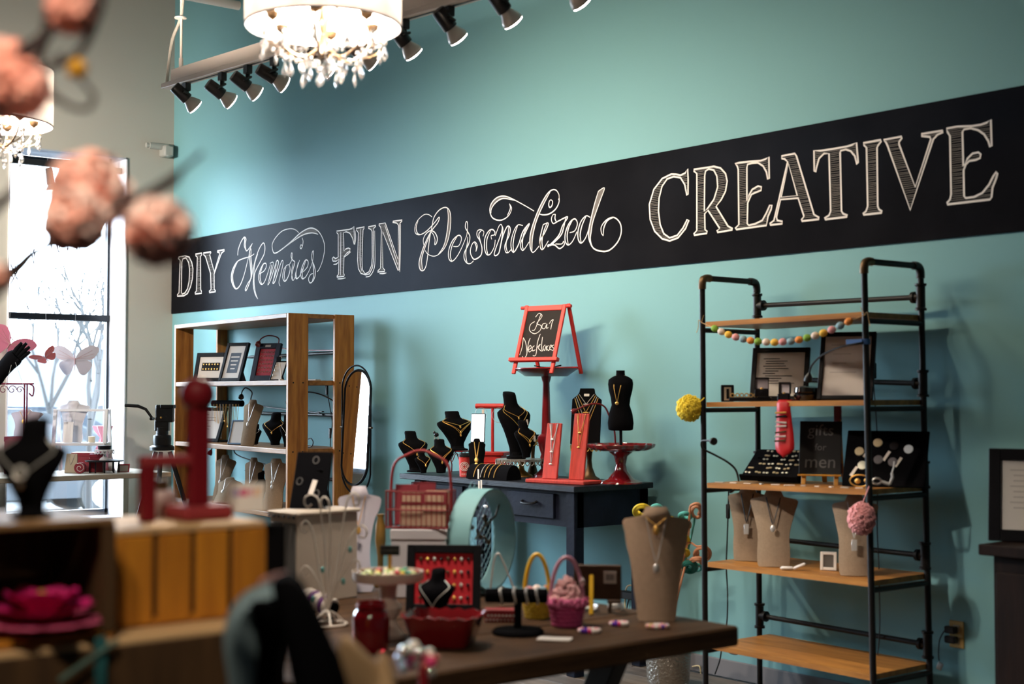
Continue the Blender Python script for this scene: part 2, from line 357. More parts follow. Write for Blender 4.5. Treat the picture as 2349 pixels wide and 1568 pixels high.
word('flowing chalk script reading Memories', 390, 480, S4, [], [
 [(640,435),(645,380),(670,310),(700,264),(718,280),(712,330),(725,392),(780,320)], [(702,266),(705,300),(702,345),(722,395)],
 [(780,320),(755,380),(750,440),(762,560),(765,640),(745,710),(720,765),(712,755),(735,700),(768,650)], [(768,370),(766,460),(775,560),(768,650)],
 [(795,420),(760,445),(700,462),(640,490),(600,550),(580,620),(585,690),(620,750),(660,720),(700,620),(745,440),(762,370)], [(640,490),(608,560),(592,630),(600,700),(622,750)],
 [(768,655),(800,500),(840,380),(880,318),(897,350),(890,420),(850,500),(805,590),(795,660),(800,740),(815,810),(832,848)], [(830,420),(800,520),(790,640),(788,720),(805,800),(832,848)],
 [(845,610),(890,580),(910,540),(905,510),(880,520),(850,580),(838,640),(848,690),(870,708),(900,670),(950,520)], [(880,525),(858,590),(852,650),(866,705)],
 [(945,510),(975,500),(968,560),(925,705),(945,680),(985,560),(1010,485),(1025,500),(1010,570),(972,690),(992,680),(1030,560),(1058,485),(1068,510),(1040,640),(1030,690),(1040,725)], [(962,520),(945,620),(925,705)], [(1005,510),(990,610),(972,690)],
 [(1100,530),(1075,570),(1065,640),(1085,680),(1115,640),(1135,570),(1125,525),(1100,530)], [(1098,540),(1080,610),(1088,675)],
 [(1125,525),(1150,480),(1156,420),(1148,415),(1146,450),(1160,480),(1180,500),(1165,560),(1150,640),(1165,670),(1192,620)], [(1165,510),(1150,590),(1160,660)],
 [(1225,480),(1200,560),(1185,620),(1195,655),(1225,630),(1255,560)], [(1212,500),(1192,600),(1200,650)],
 [(1248,268),(1258,300),(1252,345),(1240,370),(1230,360),(1238,335),(1250,345)],
 [(1260,590),(1300,540),(1305,490),(1280,480),(1250,540),(1235,610),(1250,655),(1280,640),(1310,590)], [(1282,488),(1262,550),(1250,610),(1258,650)],
 [(1310,590),(1345,500),(1357,400),(1345,405),(1340,470),(1365,540),(1375,610),(1355,670),(1325,695),(1310,660),(1325,620),(1350,605)], [(1345,480),(1355,550),(1360,620),(1345,675)],
 [(1218,220),(1180,190),(1130,183),(1060,205),(1000,265),(967,330),(975,400),(1000,412),(1060,375),(1150,300),(1230,225),(1310,180),(1370,185),(1420,230),(1455,310),(1460,390),(1440,490),(1410,565),(1390,590)],
 [(1040,390),(1170,295),(1260,240),(1340,222),(1400,235)]], lw=.0095,
 thick=[([(1150,300),(1230,225),(1310,180),(1370,185),(1400,235)], [(1150,308),(1230,255),(1310,225),(1370,224),(1400,235)]),
        ([(640,490),(600,550),(580,620),(585,690),(620,750)], [(640,490),(608,560),(592,630),(600,700),(622,750)]), ([(700,264),(718,280),(712,330),(725,392)], [(702,266),(705,300),(702,345),(722,395)]),
        ([(765,400),(750,440),(762,560),(765,640)], [(768,400),(766,460),(775,560),(768,650)])])
S3 = 2349/550
word('flowing chalk script reading Personalized', 930, 400, S3, [], [
 [(260,415),(225,392),(180,395),(120,450),(92,520),(100,575),(140,590),(200,560),(270,490),(330,418),(318,470),(250,560),(190,680),(150,790),(133,870),(145,930),(175,940),(200,900),(215,820),(235,640),(260,510),(280,420),(330,350),(390,322),(430,350),(445,430),(435,560),(400,690),(340,770),(280,800),(220,780),(195,745)],
 [(412,335),(420,430),(405,580),(375,700),(320,785)], [(180,690),(175,640),(195,590),(240,552),(285,565),(312,620),(305,670),(287,685),(290,640),(275,590),(250,560)], [(240,590),(190,720),(160,830),(168,930)], [(125,450),(105,520),(118,575),(145,588)],
 [(470,705),(520,700),(548,640),(540,602),(510,600),(460,650),(425,740),(425,820),(455,850),(500,810),(550,720),(600,600)], [(510,602),(460,690),(440,790),(455,848)],
 [(600,600),(610,520),(605,465),(592,470),(588,520),(610,560),(632,610),(620,680),(580,760),(575,820),(600,865),(635,872),(668,845)], [(612,610),(605,680),(592,760),(595,820),(605,865)],
 [(690,755),(705,700),(680,660),(650,690),(636,760),(660,820),(690,828),(740,790),(750,720),(730,650),(702,600),(705,555),(735,540),(768,560),(760,605)], [(745,548),(720,580),(728,630),(745,690)], [(690,755),(695,710),(678,668)],
 [(845,635),(840,600),(872,590),(875,560),(850,538),(815,555),(780,620),(775,720),(795,780),(830,780),(870,710),(880,640)], [(835,548),(800,630),(795,720),(808,782)],
 [(880,600),(920,500),(945,500),(940,570),(870,775),(915,770),(950,620),(990,520),(1015,508),(1028,540),(1015,600),(975,690),(980,755),(1005,765),(1035,735)], [(945,500),(955,540),(940,650),(915,770)], [(1012,515),(1005,590),(985,690),(1000,762)],
 [(1150,500),(1100,495),(1060,560),(1035,660),(1040,735),(1065,758),(1110,680),(1150,560),(1215,480),(1180,560),(1130,670),(1135,730),(1160,738),(1212,660)], [(1100,497),(1070,590),(1055,680),(1060,755)], [(1200,490),(1160,580),(1145,680),(1155,735)],
 [(1500,250),(1506,205),(1480,157),(1440,150),(1390,190),(1330,290),(1270,430),(1225,580),(1220,690),(1235,750),(1260,758),(1310,700)], [(1420,165),(1330,340),(1275,480),(1245,620),(1240,745)], [(1504,200),(1505,270),(1470,340),(1410,385),(1350,395),(1310,385)],
 [(1425,247),(1442,265),(1435,305),(1415,322),(1404,300),(1410,262),(1425,247)],
 [(1260,358),(1180,310),(1050,240),(970,212),(900,225),(845,280),(827,350),(850,420),(910,448),(970,435),(1020,390),(1040,330),(1018,285)], [(1080,255),(960,235),(890,270),(845,330),(838,380)], [(1018,285),(1028,330),(1000,400)],
 [(1350,490),(1400,478),(1370,560),(1320,650),(1325,720),(1350,730),(1400,650)], [(1350,490),(1330,570),(1315,650),(1320,715)], [(1385,482),(1355,560),(1338,650),(1345,728)],
 [(1470,390),(1445,395),(1430,440),(1450,480),(1500,455),(1590,415),(1540,500),(1500,600),(1405,700),(1400,690),(1460,690),(1510,725),(1555,690),(1550,655),(1530,680),(1470,680)], [(1570,425),(1550,520),(1520,600),(1420,700)], [(1470,390),(1465,430),(1480,465)],
 [(1610,570),(1660,550),(1685,480),(1660,435),(1610,470),(1570,560),(1565,650),(1595,690),(1640,650),(1680,560)], [(1640,440),(1600,520),(1585,600),(1595,688)],
 [(1810,420),(1770,405),(1720,460),(1690,560),(1695,640),(1725,670),(1770,610),(1812,480)], [(1770,408),(1730,500),(1712,590),(1722,668)],
 [(1890,165),(1950,132),(1910,250),(1840,450),(1820,560),(1812,640),(1840,720),(1920,752),(2000,740),(2080,660),(2115,560),(2100,470),(2040,420),(1970,445),(1920,510),(1920,570),(1938,600)], [(1890,165),(1850,300),(1815,450),(1795,560),(1800,640),(1825,705)], [(1938,600),(1945,520),(1980,450),(2040,420)]], lw=.0088,
 thick=[([(1950,132),(1910,250),(1840,450),(1820,560),(1812,640)], [(1890,165),(1850,300),(1815,450),(1795,560),(1800,640)]), ([(390,322),(430,350),(445,430),(435,560),(400,690),(340,770)], [(390,322),(412,345),(420,430),(405,580),(375,700),(320,785)]),
        ([(1390,190),(1330,290),(1270,430),(1225,580),(1220,690),(1235,750)], [(1400,190),(1330,340),(1275,480),(1245,620),(1240,690),(1240,745)]), ([(1050,240),(970,212),(900,225),(845,280),(827,350)], [(1050,240),(960,235),(890,270),(845,330),(832,360)]),
        ([(250,560),(190,680),(150,790),(133,870),(145,930)], [(245,580),(190,720),(165,810),(158,860),(168,930)])])
# ================================================================ TRACK LIGHTS, PIPES, CHANDELIERS
mWhiteM = mat('cream_enamel', (.86, .75, .66), .5, spec=.25)
mLampBlk = mat('lamp_black', (.010, .010, .011), .38, spec=.5)
mBulb = mat('frosted_reflector_bulb', (.62, .58, .52), .3, coat=.4)
mBulbFace = m_emit('lit_bulb_face', (1, .93, .86), 22)
TZ = Wp(388, 192, -2.0).z
tA = Wp(390, 196, -2.0); tB = Zp(922.7, 34, TZ); tdir = (tB-tA); tdir.z = 0; tdir.normalize()
trk = thing('track_rail', 'long cream lighting track hung above the displays', 'light track', tA, math.atan2(tdir.y, tdir.x))
TL = 6.2
MB().box((TL/2+.05, 0, .045), (TL, .055, .075), .004).build('rail_channel', mWhiteM, trk)
MB().box((TL/2, 0, 0), (TL+.1, .062, .03), .003).build('rail', mWhiteM, trk)
MB().box((TL/2+.08, 0, -.0165), (TL-.06, .012, .004)).build('rail_slot', mLampBlk, trk)
for x in (.12, 2.4, 4.8): MB().cyl((x, .0, .08), (x, .0, ROOM_Z-TZ-.002), .008, 8).cyl((x, 0, .08), (x, 0, .14), .013, 8).build('hanger_rod', mWhiteM, trk)
cb = [(-.035, 0, .012), (-.02, 0, .1), (.02, 0, .26), (.1, .0, .36), (.125, 0, .42), (.14, .005, .62), (.16, 0, .9), (.14, 0, 1.1), (.135, 0, ROOM_Z-TZ-.002)]
MB().tube(cat_rom(cb, 5), .010, 8).build('feed_cable', mat('cable_cream', (.5, .46, .4), .6, bump=.5, bscale=150), trk)
MB().lathe([(.008, 0), (.035, .005), (.035, .012), (.008, .018)], 12, (.11, 0, .37)).build('cable_clip', mWhiteM, trk)
faces = [(449, 246), (532, 234), (591, 216), (654, 195), (760, 163), (858, 144), (950, 125), (1053, 90), (1178, 52), (1336, 8)]
# aim of each lamp in (along track, towards wall, down)
aims = [(.16, .70, -.60), (.18, .78, -.50), (.18, .78, -.50), (.24, .82, -.42), (.24, .80, -.44), (.22, .80, -.46), (.12, .68, -.70), (.12, .68, -.70), (.12, .68, -.70), (.14, .70, -.66)]
ldat = bpy.data.lights.new('reflector_beam', 'SPOT'); ldat.energy = LAMP_W; ldat.color = (1, .80, .58); ldat.spot_size = R(150); ldat.spot_blend = 1.0; ldat.shadow_soft_size = .045
where = ['at the far left end of the track', 'second from the left end of the track', 'third from the left end of the track', 'fourth from the left end of the track', 'fifth from the left, half hidden by chandelier crystals', 'sixth from the left, behind the chandelier crystals', 'seventh from the left, just right of the chandelier', 'eighth from the left, two right of the chandelier', 'second from the right end of the frame', 'cut by the top edge of the picture', 'just past the top edge of the picture', 'farthest along the track outside the picture']
nrm = V((-tdir.y, tdir.x, 0))
for i, (fx, fy) in enumerate(faces):
    v = ray(fx, fy); t = ((tA-CAM).dot(nrm)+.05)/v.dot(nrm); P = CAM+v*t          # face centre, 5 cm in front of the track line
    a = aims[i]; ax = (tdir*a[0]+nrm*a[1]+V((0, 0, a[2]))).normalized()
    q = P-ax*.115; xt = (q-tA).dot(tdir)
    top = tA+tdir*xt; top.z = TZ-.015
    L = thing('track_lamp', 'black track lamp with lit bulb, '+where[i], 'track light', top, 0, 'black lamps along the lighting track')
    rel = P-top
    MB().box((0, 0, -.03), (.05, .034, .06), .004).cyl((0, 0, -.06), (0, 0, -.085), .013, 10).build('adapter', mLampBlk, L)
    cc = rel-ax*.115; side = ax.cross(V((0, 0, 1))).normalized()
    y0 = V((0, 0, -.085))
    MB().tube([y0, y0+side*.05, cc+side*.05, cc+side*.036], .007, 6).build('yoke', mLampBlk, L)
    mb = MB(); z = ax; x_ = side; y_ = z.cross(x_)
    FM = M(((x_.x, y_.x, z.x, rel.x), (x_.y, y_.y, z.y, rel.y), (x_.z, y_.z, z.z, rel.z), (0, 0, 0, 1)))
    mb.m = FM; mb.lathe([(.0, -.168), (.030, -.168), (.034, -.162), (.036, -.066), (.0, -.066)], 18).build('housing', mLampBlk, L)
    mb = MB(FM); mb.lathe([(.022, -.07), (.027, -.062), (.034, -.048), (.044, -.028), (.0495, -.014), (.0495, -.007), (.046, 0)], 20).build('bulb', mBulb, L)
    mb = MB(FM); mb.lathe([(.0475, -.006), (.046, .002), (.03, .007), (0, .009)], 20).build('bulb_face', mBulbFace, L)
    ld1 = ldat.copy(); ld1.energy = LAMP_W*(2.0 if i < 6 else .85); lo = bpy.data.objects.new('reflector_beam', ld1); C.objects.link(lo); lo.parent = L; lo.matrix_local = FM @ tr(0, 0, .014) @ rx(PI)
# short unseen track further left, added to brighten the end wall
fill_trk_left = thing('track_rail', 'short unseen lighting track added to brighten the end wall', 'light track', (1.9, -4.6, 3.45), 0)
MB().box((.6, 0, 0), (1.4, .06, .03), .003).build('rail', mWhiteM, fill_trk_left)
for x in (.1, 1.1): MB().cyl((x, 0, .015), (x, 0, ROOM_Z-3.452), .008, 8).build('hanger_rod', mWhiteM, fill_trk_left)
for i, (x, tg) in enumerate([(.2, (0, -1.2, 3.1)), (.9, (0, -.75, 2.2))]):
    L = thing('track_lamp', ['added unseen track lamp brightening the window wall', 'added unseen track lamp brightening the corner'][i], 'track light', (1.9+x, -4.6, 3.435), 0, 'added lamps on the short left track')
    ax = (V(tg)-V((1.9+x, -4.6, 3.35))).normalized(); side = ax.cross(V((0, 0, 1))).normalized(); y_ = ax.cross(side); rel = V((0, 0, -.13))+ax*.17
    FM = M(((side.x, y_.x, ax.x, rel.x), (side.y, y_.y, ax.y, rel.y), (side.z, y_.z, ax.z, rel.z), (0, 0, 0, 1)))
    MB().box((0, 0, -.03), (.05, .034, .06), .004).cyl((0, 0, -.06), (0, 0, -.1), .013, 10).build('adapter', mLampBlk, L)
    MB(FM).lathe([(.0, -.265), (.030, -.265), (.034, -.258), (.036, -.1), (.0, -.1)], 18).build('housing', mLampBlk, L)
    MB(FM).lathe([(.018, -.1), (.024, -.095), (.032, -.075), (.044, -.045), (.0495, -.018), (.0495, -.008), (.046, 0)], 20).build('bulb', mBulb, L)
    MB(FM).lathe([(.0475, -.006), (.046, .002), (.03, .007), (0, .009)], 20).build('bulb_face', mBulbFace, L)
    ld = bpy.data.lights.new('reflector_beam', 'SPOT'); ld.energy = (640, 360)[i]; ld.color = (1, .9, .78); ld.spot_size = R(70); ld.spot_blend = 1.0; ld.shadow_soft_size = .045
    lo = bpy.data.objects.new('reflector_beam', ld); C.objects.link(lo); lo.parent = L; lo.matrix_local = FM @ tr(0, 0, .014) @ rx(PI)
# unseen track added near the photographer to brighten crates, table and blossoms
fill_trk_near = thing('track_rail', 'unseen lighting track added above the photographer to brighten the foreground', 'light track', (10.6, -6.1, 3.5), R(60))
MB().box((.6, 0, 0), (1.5, .06, .03), .003).build('rail', mWhiteM, fill_trk_near)
for x in (.1, 1.1): MB().cyl((x, 0, .015), (x, 0, ROOM_Z-3.502), .008, 8).build('hanger_rod', mWhiteM, fill_trk_near)
for i, (x, tg, e_) in enumerate([(.15, (9.3, -4.5, 1.2), 75), (.95, (8.7, -3.3, .7), 45), (.55, (10.05, -5.0, 1.8), 85)]):
    bx = V((10.6+x*.5, -6.1+x*.866, 3.485)); L = thing('track_lamp', ['added unseen track lamp brightening the crates', 'added unseen track lamp brightening the wooden table', 'added unseen track lamp brightening the blossoms'][i], 'track light', bx, 0, 'added lamps on the track above the photographer')
    ax = (V(tg)-bx-V((0, 0, -.085))).normalized(); side = ax.cross(V((0, 0, 1))).normalized(); y_ = ax.cross(side); rel = V((0, 0, -.13))+ax*.17
    FM = M(((side.x, y_.x, ax.x, rel.x), (side.y, y_.y, ax.y, rel.y), (side.z, y_.z, ax.z, rel.z), (0, 0, 0, 1)))
    MB().box((0, 0, -.03), (.05, .034, .06), .004).cyl((0, 0, -.06), (0, 0, -.1), .013, 10).build('adapter', mLampBlk, L)
    MB(FM).lathe([(.0, -.265), (.030, -.265), (.034, -.258), (.036, -.1), (.0, -.1)], 18).build('housing', mLampBlk, L)
    MB(FM).lathe([(.018, -.1), (.024, -.095), (.032, -.075), (.044, -.045), (.0495, -.018), (.0495, -.008), (.046, 0)], 20).build('bulb', mBulb, L)
    MB(FM).lathe([(.0475, -.006), (.046, .002), (.03, .007), (0, .009)], 20).build('bulb_face', mBulbFace, L)
    ld = bpy.data.lights.new('reflector_beam', 'SPOT'); ld.energy = e_; ld.color = (1, .84, .64); ld.spot_size = R((60, 34, 46)[i]); ld.spot_blend = 1.0; ld.shadow_soft_size = .045
    lo = bpy.data.objects.new('reflector_beam', ld); C.objects.link(lo); lo.parent = L; lo.matrix_local = FM @ tr(0, 0, .014) @ rx(PI)
# sprinkler pipe running out of the teal wall
pe = Wp(548, 13, -.0)
tag(MB().tube([pe, pe+V((0, -1.6, .0))], .038, 14).build('wall_pipe', mWhiteM, None), 'cream pipe running out of the teal wall near the ceiling', 'pipe')
# little grey fixture in the corner
cf = Wp(382, 345, -.10)
k = thing('alarm_fixture', 'small grey fixture fixed in the corner below the track', 'fixture', (.02, -.10, cf.z))
mGP = mat('grey_plastic', (.36, .36, .33), .5)
MB().box((.06, 0, -.01), (.12, .09, .10), .012).build('body', mGP, k); MB().cyl((.05, .02, .03), (.05, -.16, .03), .030, 12).cyl((.05, -.16, .03), (.05, -.19, .03), .022, 12).build('lamp_tube', mGP, k)
# chandeliers
mShade = m_trans('pleated_white_shade', (.96, .92, .89), (.97, .91, .85), .45)
mRim = mat('shade_rim', (.30, .27, .27), .6); mBronze = mat('antique_bronze', (.11, .065, .03), .4, .6, var=.4, vscale=30)
mCandle = m_emit('candle_bulb_glow', (1, .80, .58), 14)
def m_crystal():
    m = bpy.data.materials.new('cut_crystal'); m.use_nodes = True; b = m.node_tree.nodes['Principled BSDF']
    b.inputs['Base Color'].default_value = (1, 1, 1, 1); b.inputs['Roughness'].default_value = .03; b.inputs['Transmission Weight'].default_value = .85; b.inputs['IOR'].default_value = 1.6
    return m
mCrys = m_crystal()
def chandelier(px, py, d, label, kw=1.0):
    p = Dp(px, py, d); r_ = .275; h = .27
    k = thing('chandelier', label, 'chandelier', p, R(20))
    n = 96; rings = []
    for z in (0, h*.33, h*.66, h):
        rings.append([((r_+.0022*(j % 2))*math.cos(2*PI*j/n), (r_+.0022*(j % 2))*math.sin(2*PI*j/n), z) for j in range(n)])
    sh = MB().loft(rings, caps=False).build('drum_shade', mShade, k, 20)
    md = sh.modifiers.new('t', 'SOLIDIFY'); md.thickness = .002
    for z in (0, h): MB().tube([(r_*math.cos(2*PI*j/48), r_*math.sin(2*PI*j/48), z) for j in range(48)], .004, 6, True).build('shade_rim', mRim, k)
    MB().lathe([(.0, -.12), (.018, -.115), (.028, -.09), (.02, -.07), (.012, -.02), (.02, .02), (.012, .06), (.009, .3), (.009, ROOM_Z-p.z-.002)], 14).build('stem', mBronze, k)
    MB().lathe([(.009, 0), (.05, .005), (.06, .03), (.0, .032)], 16, (0, 0, ROOM_Z-p.z-.034)).build('ceiling_rose', mBronze, k)
    arm = MB()
    A = cat_rom([(.015, 0, -.075), (.07, 0, -.115), (.13, 0, -.10), (.175, 0, -.05), (.19, 0, .0)], 5); arm.tube(A, [.0065-.003*i/len(A) for i in range(len(A))], 6)
    B = cat_rom([(.13, 0, -.10), (.175, 0, -.09), (.215, 0, -.065), (.22, 0, -.03), (.2, 0, -.025), (.197, 0, -.042)], 5); arm.tube(B, .003, 5)
    D = cat_rom([(.02, 0, .02), (.06, 0, .06), (.085, 0, .02), (.06, 0, -.01), (.045, 0, .01)], 5); arm.tube(D, .003, 5)
    arm.lathe([(.004, -.0), (.02, .012), (.024, .03), (.014, .034)], 10, (.19, 0, 0))
    a0 = arm.build('arm', mBronze, k)
    c0 = MB().lathe([(.011, .034), (.011, .085), (0, .086)], 10, (.19, 0, 0)).build('candle', mat('candle_sleeve', (.75, .68, .58), .6), a0)
    b0 = MB().lathe([(.006, .085), (.016, .105), (.014, .125), (.004, .15), (0, .155)], 10, (.19, 0, 0)).build('candle_bulb', mCandle, a0)
    for i in range(1, 6):
        aa = a0.copy(); C.objects.link(aa); aa.parent = k; aa.rotation_euler.z = i*PI/3
        for ch in (c0, b0): x = ch.copy(); C.objects.link(x); x.parent = aa
    ld = bpy.data.lights.new('candle_light', 'POINT'); ld.energy = CHAND_W*3*kw; ld.color = (1, .86, .72); ld.shadow_soft_size = .05
    for q in range(2):
        lo = bpy.data.objects.new('candle_light', ld); C.objects.link(lo); lo.parent = k; lo.location = (.1-.2*q, 0, .168)
    # crystal drops: faceted pear with a bead above
    dm = MB().loft([[(rr*math.cos(2*PI*j/6), rr*.6*math.sin(2*PI*j/6), z) for j in range(6)] for rr, z in ((.001, 0), (.005, -.012), (.0125, -.032), (.011, -.042), (.001, -.056))]).ell((0, 0, .009), .009, 8, 6).build('crystal_drop', mCrys, k, 0)
    spots = []
    for i in range(12): spots.append((.218, i*PI/6, -.055-.012*(i % 2)))
    for i in range(12): spots.append((.135, i*PI/6+.2, -.115-.014*(i % 3)))
    for i in range(6): spots.append((.065, i*PI/3+.4, -.15))
    spots.append((0, 0, -.125))
    dm.location = (spots[0][0], 0, spots[0][2])
    for rr, a, z in spots[1:]:
        o = dm.copy(); C.objects.link(o); o.parent = k; o.location = (rr*math.cos(a), rr*math.sin(a), z); o.rotation_euler.z = a*1.7
    # swags of beads between the arms
    for i in range(6):
        bm_ = MB()
        a1, a2 = i*PI/3, (i+1)*PI/3
        for t in range(9):
            u = t/8; aa = a1+(a2-a1)*u; rr = .20-.07*math.sin(PI*u); bm_.ell((rr*math.cos(aa), rr*math.sin(aa), -.05-.06*math.sin(PI*u)), .0075, 6, 5)
        for t in range(6):
            u = t/5; rr = .04+.14*u; bm_.ell((rr*math.cos(a1+.5), rr*math.sin(a1+.5), -.13+.05*u*u), .007, 6, 5)
        bm_.build('bead_swag', mCrys, k, 0)['kind'] = 'stuff'
    return k
chandelier(742, 62, 5.06, 'white drum-shade chandelier with crystal drops hanging in front of the track', 1.0)
chandelier(-17, 285, 6.8, 'white drum-shade chandelier with crystal drops at the left picture edge', 1.2)
# ================================================================ GENERIC DISPLAY PIECES
mVelvet = mat('black_velvet', (.004, .004, .005), .95, spec=.03)
mLinen = mat('linen_cloth', (.38, .29, .21), .95, spec=.0, var=.12, vscale=90, bump=.4, bscale=260)
mGold = mat('gold_chain', (.88, .52, .14), .32, .7); mSilver = mat('silver_chain', (.60, .59, .57), .4, .5)
mBlkWood = mat('black_frame_paint', (.006, .006, .008), .45, spec=.12); mNavy = mat('navy_frame_paint', (.010, .017, .035), .4)
mPaper = mat('white_paper', (.74, .71, .68), .8); mInk = mat('ink', (.03, .03, .035), .8); mTagP = mat('price_tag_paper', (.8, .74, .68), .8)
mBlkPlast = mat('black_plastic', (.008, .008, .009), .4); mCord = mat('black_cord', (.010, .011, .013), .5)
mRedP = mat('red_paint', (.60, .032, .028), .45, spec=.4, var=.25, vscale=14); mDkRed = mat('dark_red_paint', (.16, .007, .012), .3, coat=.4)
def lin(a, b, t): return a+(b-a)*t
def chain_between(mb, L, Rr_, drop, fwd, n=14, r=.0016, sq=1.0):
    "necklace hanging in a V from L to Rr_ with its lowest point drop below, fwd in front"
    L, Rr_ = V(L), V(Rr_); pts = []
    for i in range(n+1):
        t = i/n; s = 1-abs(2*t-1)**sq; p = L.lerp(Rr_, t); pts.append(p+V((0, -fwd*s, -drop*s)))
    mb.tube(pts, r, 5); return pts[n//2]
def neck_form(label, loc, a, H, Wd, m=None, lean=14, chains=((.30, 'silver'),), group='neck-shaped necklace displays', name='necklace_display', waist=.62, pend='drop', bot=1.0):
    m = m or mLinen; k = thing(name, label, 'jewelry display', loc, a, group); hw = Wd/2
    half = [(0, .60*bot), (.03, .66*bot), (.12, .69*bot), (.25, waist+.04 if bot == 1 else lin(.69*bot, waist, .6)), (.40, waist), (.55, waist+.09), (.68, waist+.2), (.78, .93), (.83, .99), (.875, 1.0), (.90, .95), (.905, .82), (.89, .62), (.885, .46), (.905, .40), (.95, .37), (.985, .34), (1.0, .28)]
    poly = [(x*hw, z*H) for z, x in half]; poly += [(-x, z) for x, z in poly[::-1]]
    LM = rx(R(-lean)); T = .012
    fn = lambda x, y, z: tuple(LM @ V((x, y+.35*x*x/max(hw, .01)+(-.04*H*math.exp(-((z/H-.93)/.07)**2)*max(0, 1-(abs(x)/hw/.5)**2)), z)))
    # subdivide the outline front as a strip mesh so that it can bow
    mb = MB(); rows = []
    zs = [0, .03, .08, .15, .25, .35, .45, .55, .63, .70, .76, .80, .84, .87, .895, .92, .95, .98, 1.0]
    def hwid(z):
        for (z0, w0), (z1, w1) in zip(half[:-8], half[1:-7]):
            if z0 <= z <= z1: return lin(w0, w1, (z-z0)/(z1-z0))
        return .42
    for z in zs:
        wv = (hwid(z) if z <= .90 else lin(.46, .30, (z-.9)/.1))*hw
        if z > .87 and z <= .9: wv = hw*.93
        rows.append([(wv*(-1+2*j/8), z*H) for j in range(9)])
    vv = []; fs = []
    for s_, yy in ((0, -T), (1, 0.0)):
        for rw in rows: vv += [fn(x, yy, z) for x, z in rw]
    nr = len(rows); o2 = nr*9
    for i in range(nr-1):
        for j in range(8):
            fs.append((i*9+j, i*9+j+1, i*9+j+10, i*9+j+9)); fs.append((o2+i*9+j, o2+i*9+j+9, o2+i*9+j+10, o2+i*9+j+1))
        fs.append((i*9, i*9+9, o2+i*9+9, o2+i*9)); fs.append((i*9+8, o2+i*9+8, o2+i*9+17, i*9+17))
    for j in range(8): fs.append((j, o2+j, o2+j+1, j+1)); b_ = (nr-1)*9; fs.append((b_+j, b_+j+1, o2+b_+j+1, o2+b_+j))
    mb.add(vv, fs); mb.build('form', m, k, 50)
    p = LM @ V((0, .02, H*.55)); MB().bar(p, (0, p.y+H*.16, .002), Wd*.25, .006).build('easel_leg', m, k, 0)
    for q, (dz, kind) in enumerate(chains):
        mt = mGold if kind == 'gold' else (mCord if kind == 'cord' else mSilver); cm = MB(LM)
        e = chain_between(cm, (-.30*hw, -.02, .905*H), (.30*hw, -.02, .905*H), dz*H, .018+.003*q, 16, .0016 if kind != 'cord' else .0028, 1.15)
        c = cm.build('necklace', mt, k)
        if pend:
            pm_ = MB(LM)
            if pend == 'tag': pm_.box((e.x, e.y-.003, e.z-.03), (.024, .003, .05), .001)
            else: pm_.ell((e.x, e.y-.004, e.z-.018), (.011, .004, .017), 10, 7)
            pm_.build('pendant', mSilver if kind != 'gold' else mGold, k)
    return k
def velvet(label, loc, a, H, Wd, chains=((.25, 'gold'),), group='black velvet necklace busts', base=True, tilt=0, tags=0):
    k = thing('velvet_bust', label, 'jewelry display', loc, a, group); hw = Wd/2
    secs = [(.06, .0, .34, .26), (.16, -.01, .36, .28), (.30, -.03, .52, .36), (.44, -.05, .72, .42), (.56, -.05, .92, .42), (.64, -.035, 1.0, .38), (.69, -.015, .97, .33), (.73, .005, .78, .28), (.77, .02, .52, .27), (.82, .035, .40, .30), (.90, .05, .37, .30), (.96, .06, .38, .30), (1.0, .065, .34, .26)]
    def ring(s, n=22):
        z, y, wx, wy = s; return [(wx*hw*math.cos(2*PI*j/n), y*H+wy*hw*math.sin(2*PI*j/n), z*H+(.03*H*math.sin(2*PI*j/n) if z > .9 else 0)) for j in range(n)]
    MB(rx(R(-tilt))).loft([ring(s) for s in secs]).build('bust', mVelvet, k, 60)
    if base: MB().lathe([(.0, 0), (.52*hw, 0), (.52*hw, .035*H), (.35*hw, .05*H), (.3*hw, .1*H), (0, .1*H)], 20).build('base', mVelvet, k)
    for q, (dz, kind) in enumerate(chains):
        cm = MB(rx(R(-tilt))); pts = []; zt = .80-.02*q
        for i in range(21):
            t = i/20; u = 2*t-1; z = zt-dz*(1-abs(u)**1.1)
            for s0, s1 in zip(secs, secs[1:]):
                if s0[0] <= z <= s1[0]: f_ = (z-s0[0])/(s1[0]-s0[0]); cy, wx, wy = [lin(s0[i_], s1[i_], f_) for i_ in (1, 2, 3)]; break
            an = -PI/2+u*R(72)*(1-.25*(zt-z)/max(dz, .01)); pts.append((wx*hw*1.03*math.cos(an), cy*H+wy*hw*1.06*math.sin(an)-.002, z*H))
        cm.tube(pts, .0015, 5); pp = pts[10]
        cm.build('necklace', mGold if kind == 'gold' else mSilver, k)
        MB(rx(R(-tilt))).ell((pp[0], pp[1]-.004, pp[2]-.008), (.006, .004, .009), 8, 6).build('pendant', mGold if kind == 'gold' else mSilver, k)
    for q in range(tags):
        MB(rx(R(-tilt))).box((hw*.55, -.42*hw-.03*H, (.52-.2*q)*H), (.014, .002, .035)).build('price_tag', mTagP, k, 0)
    return k
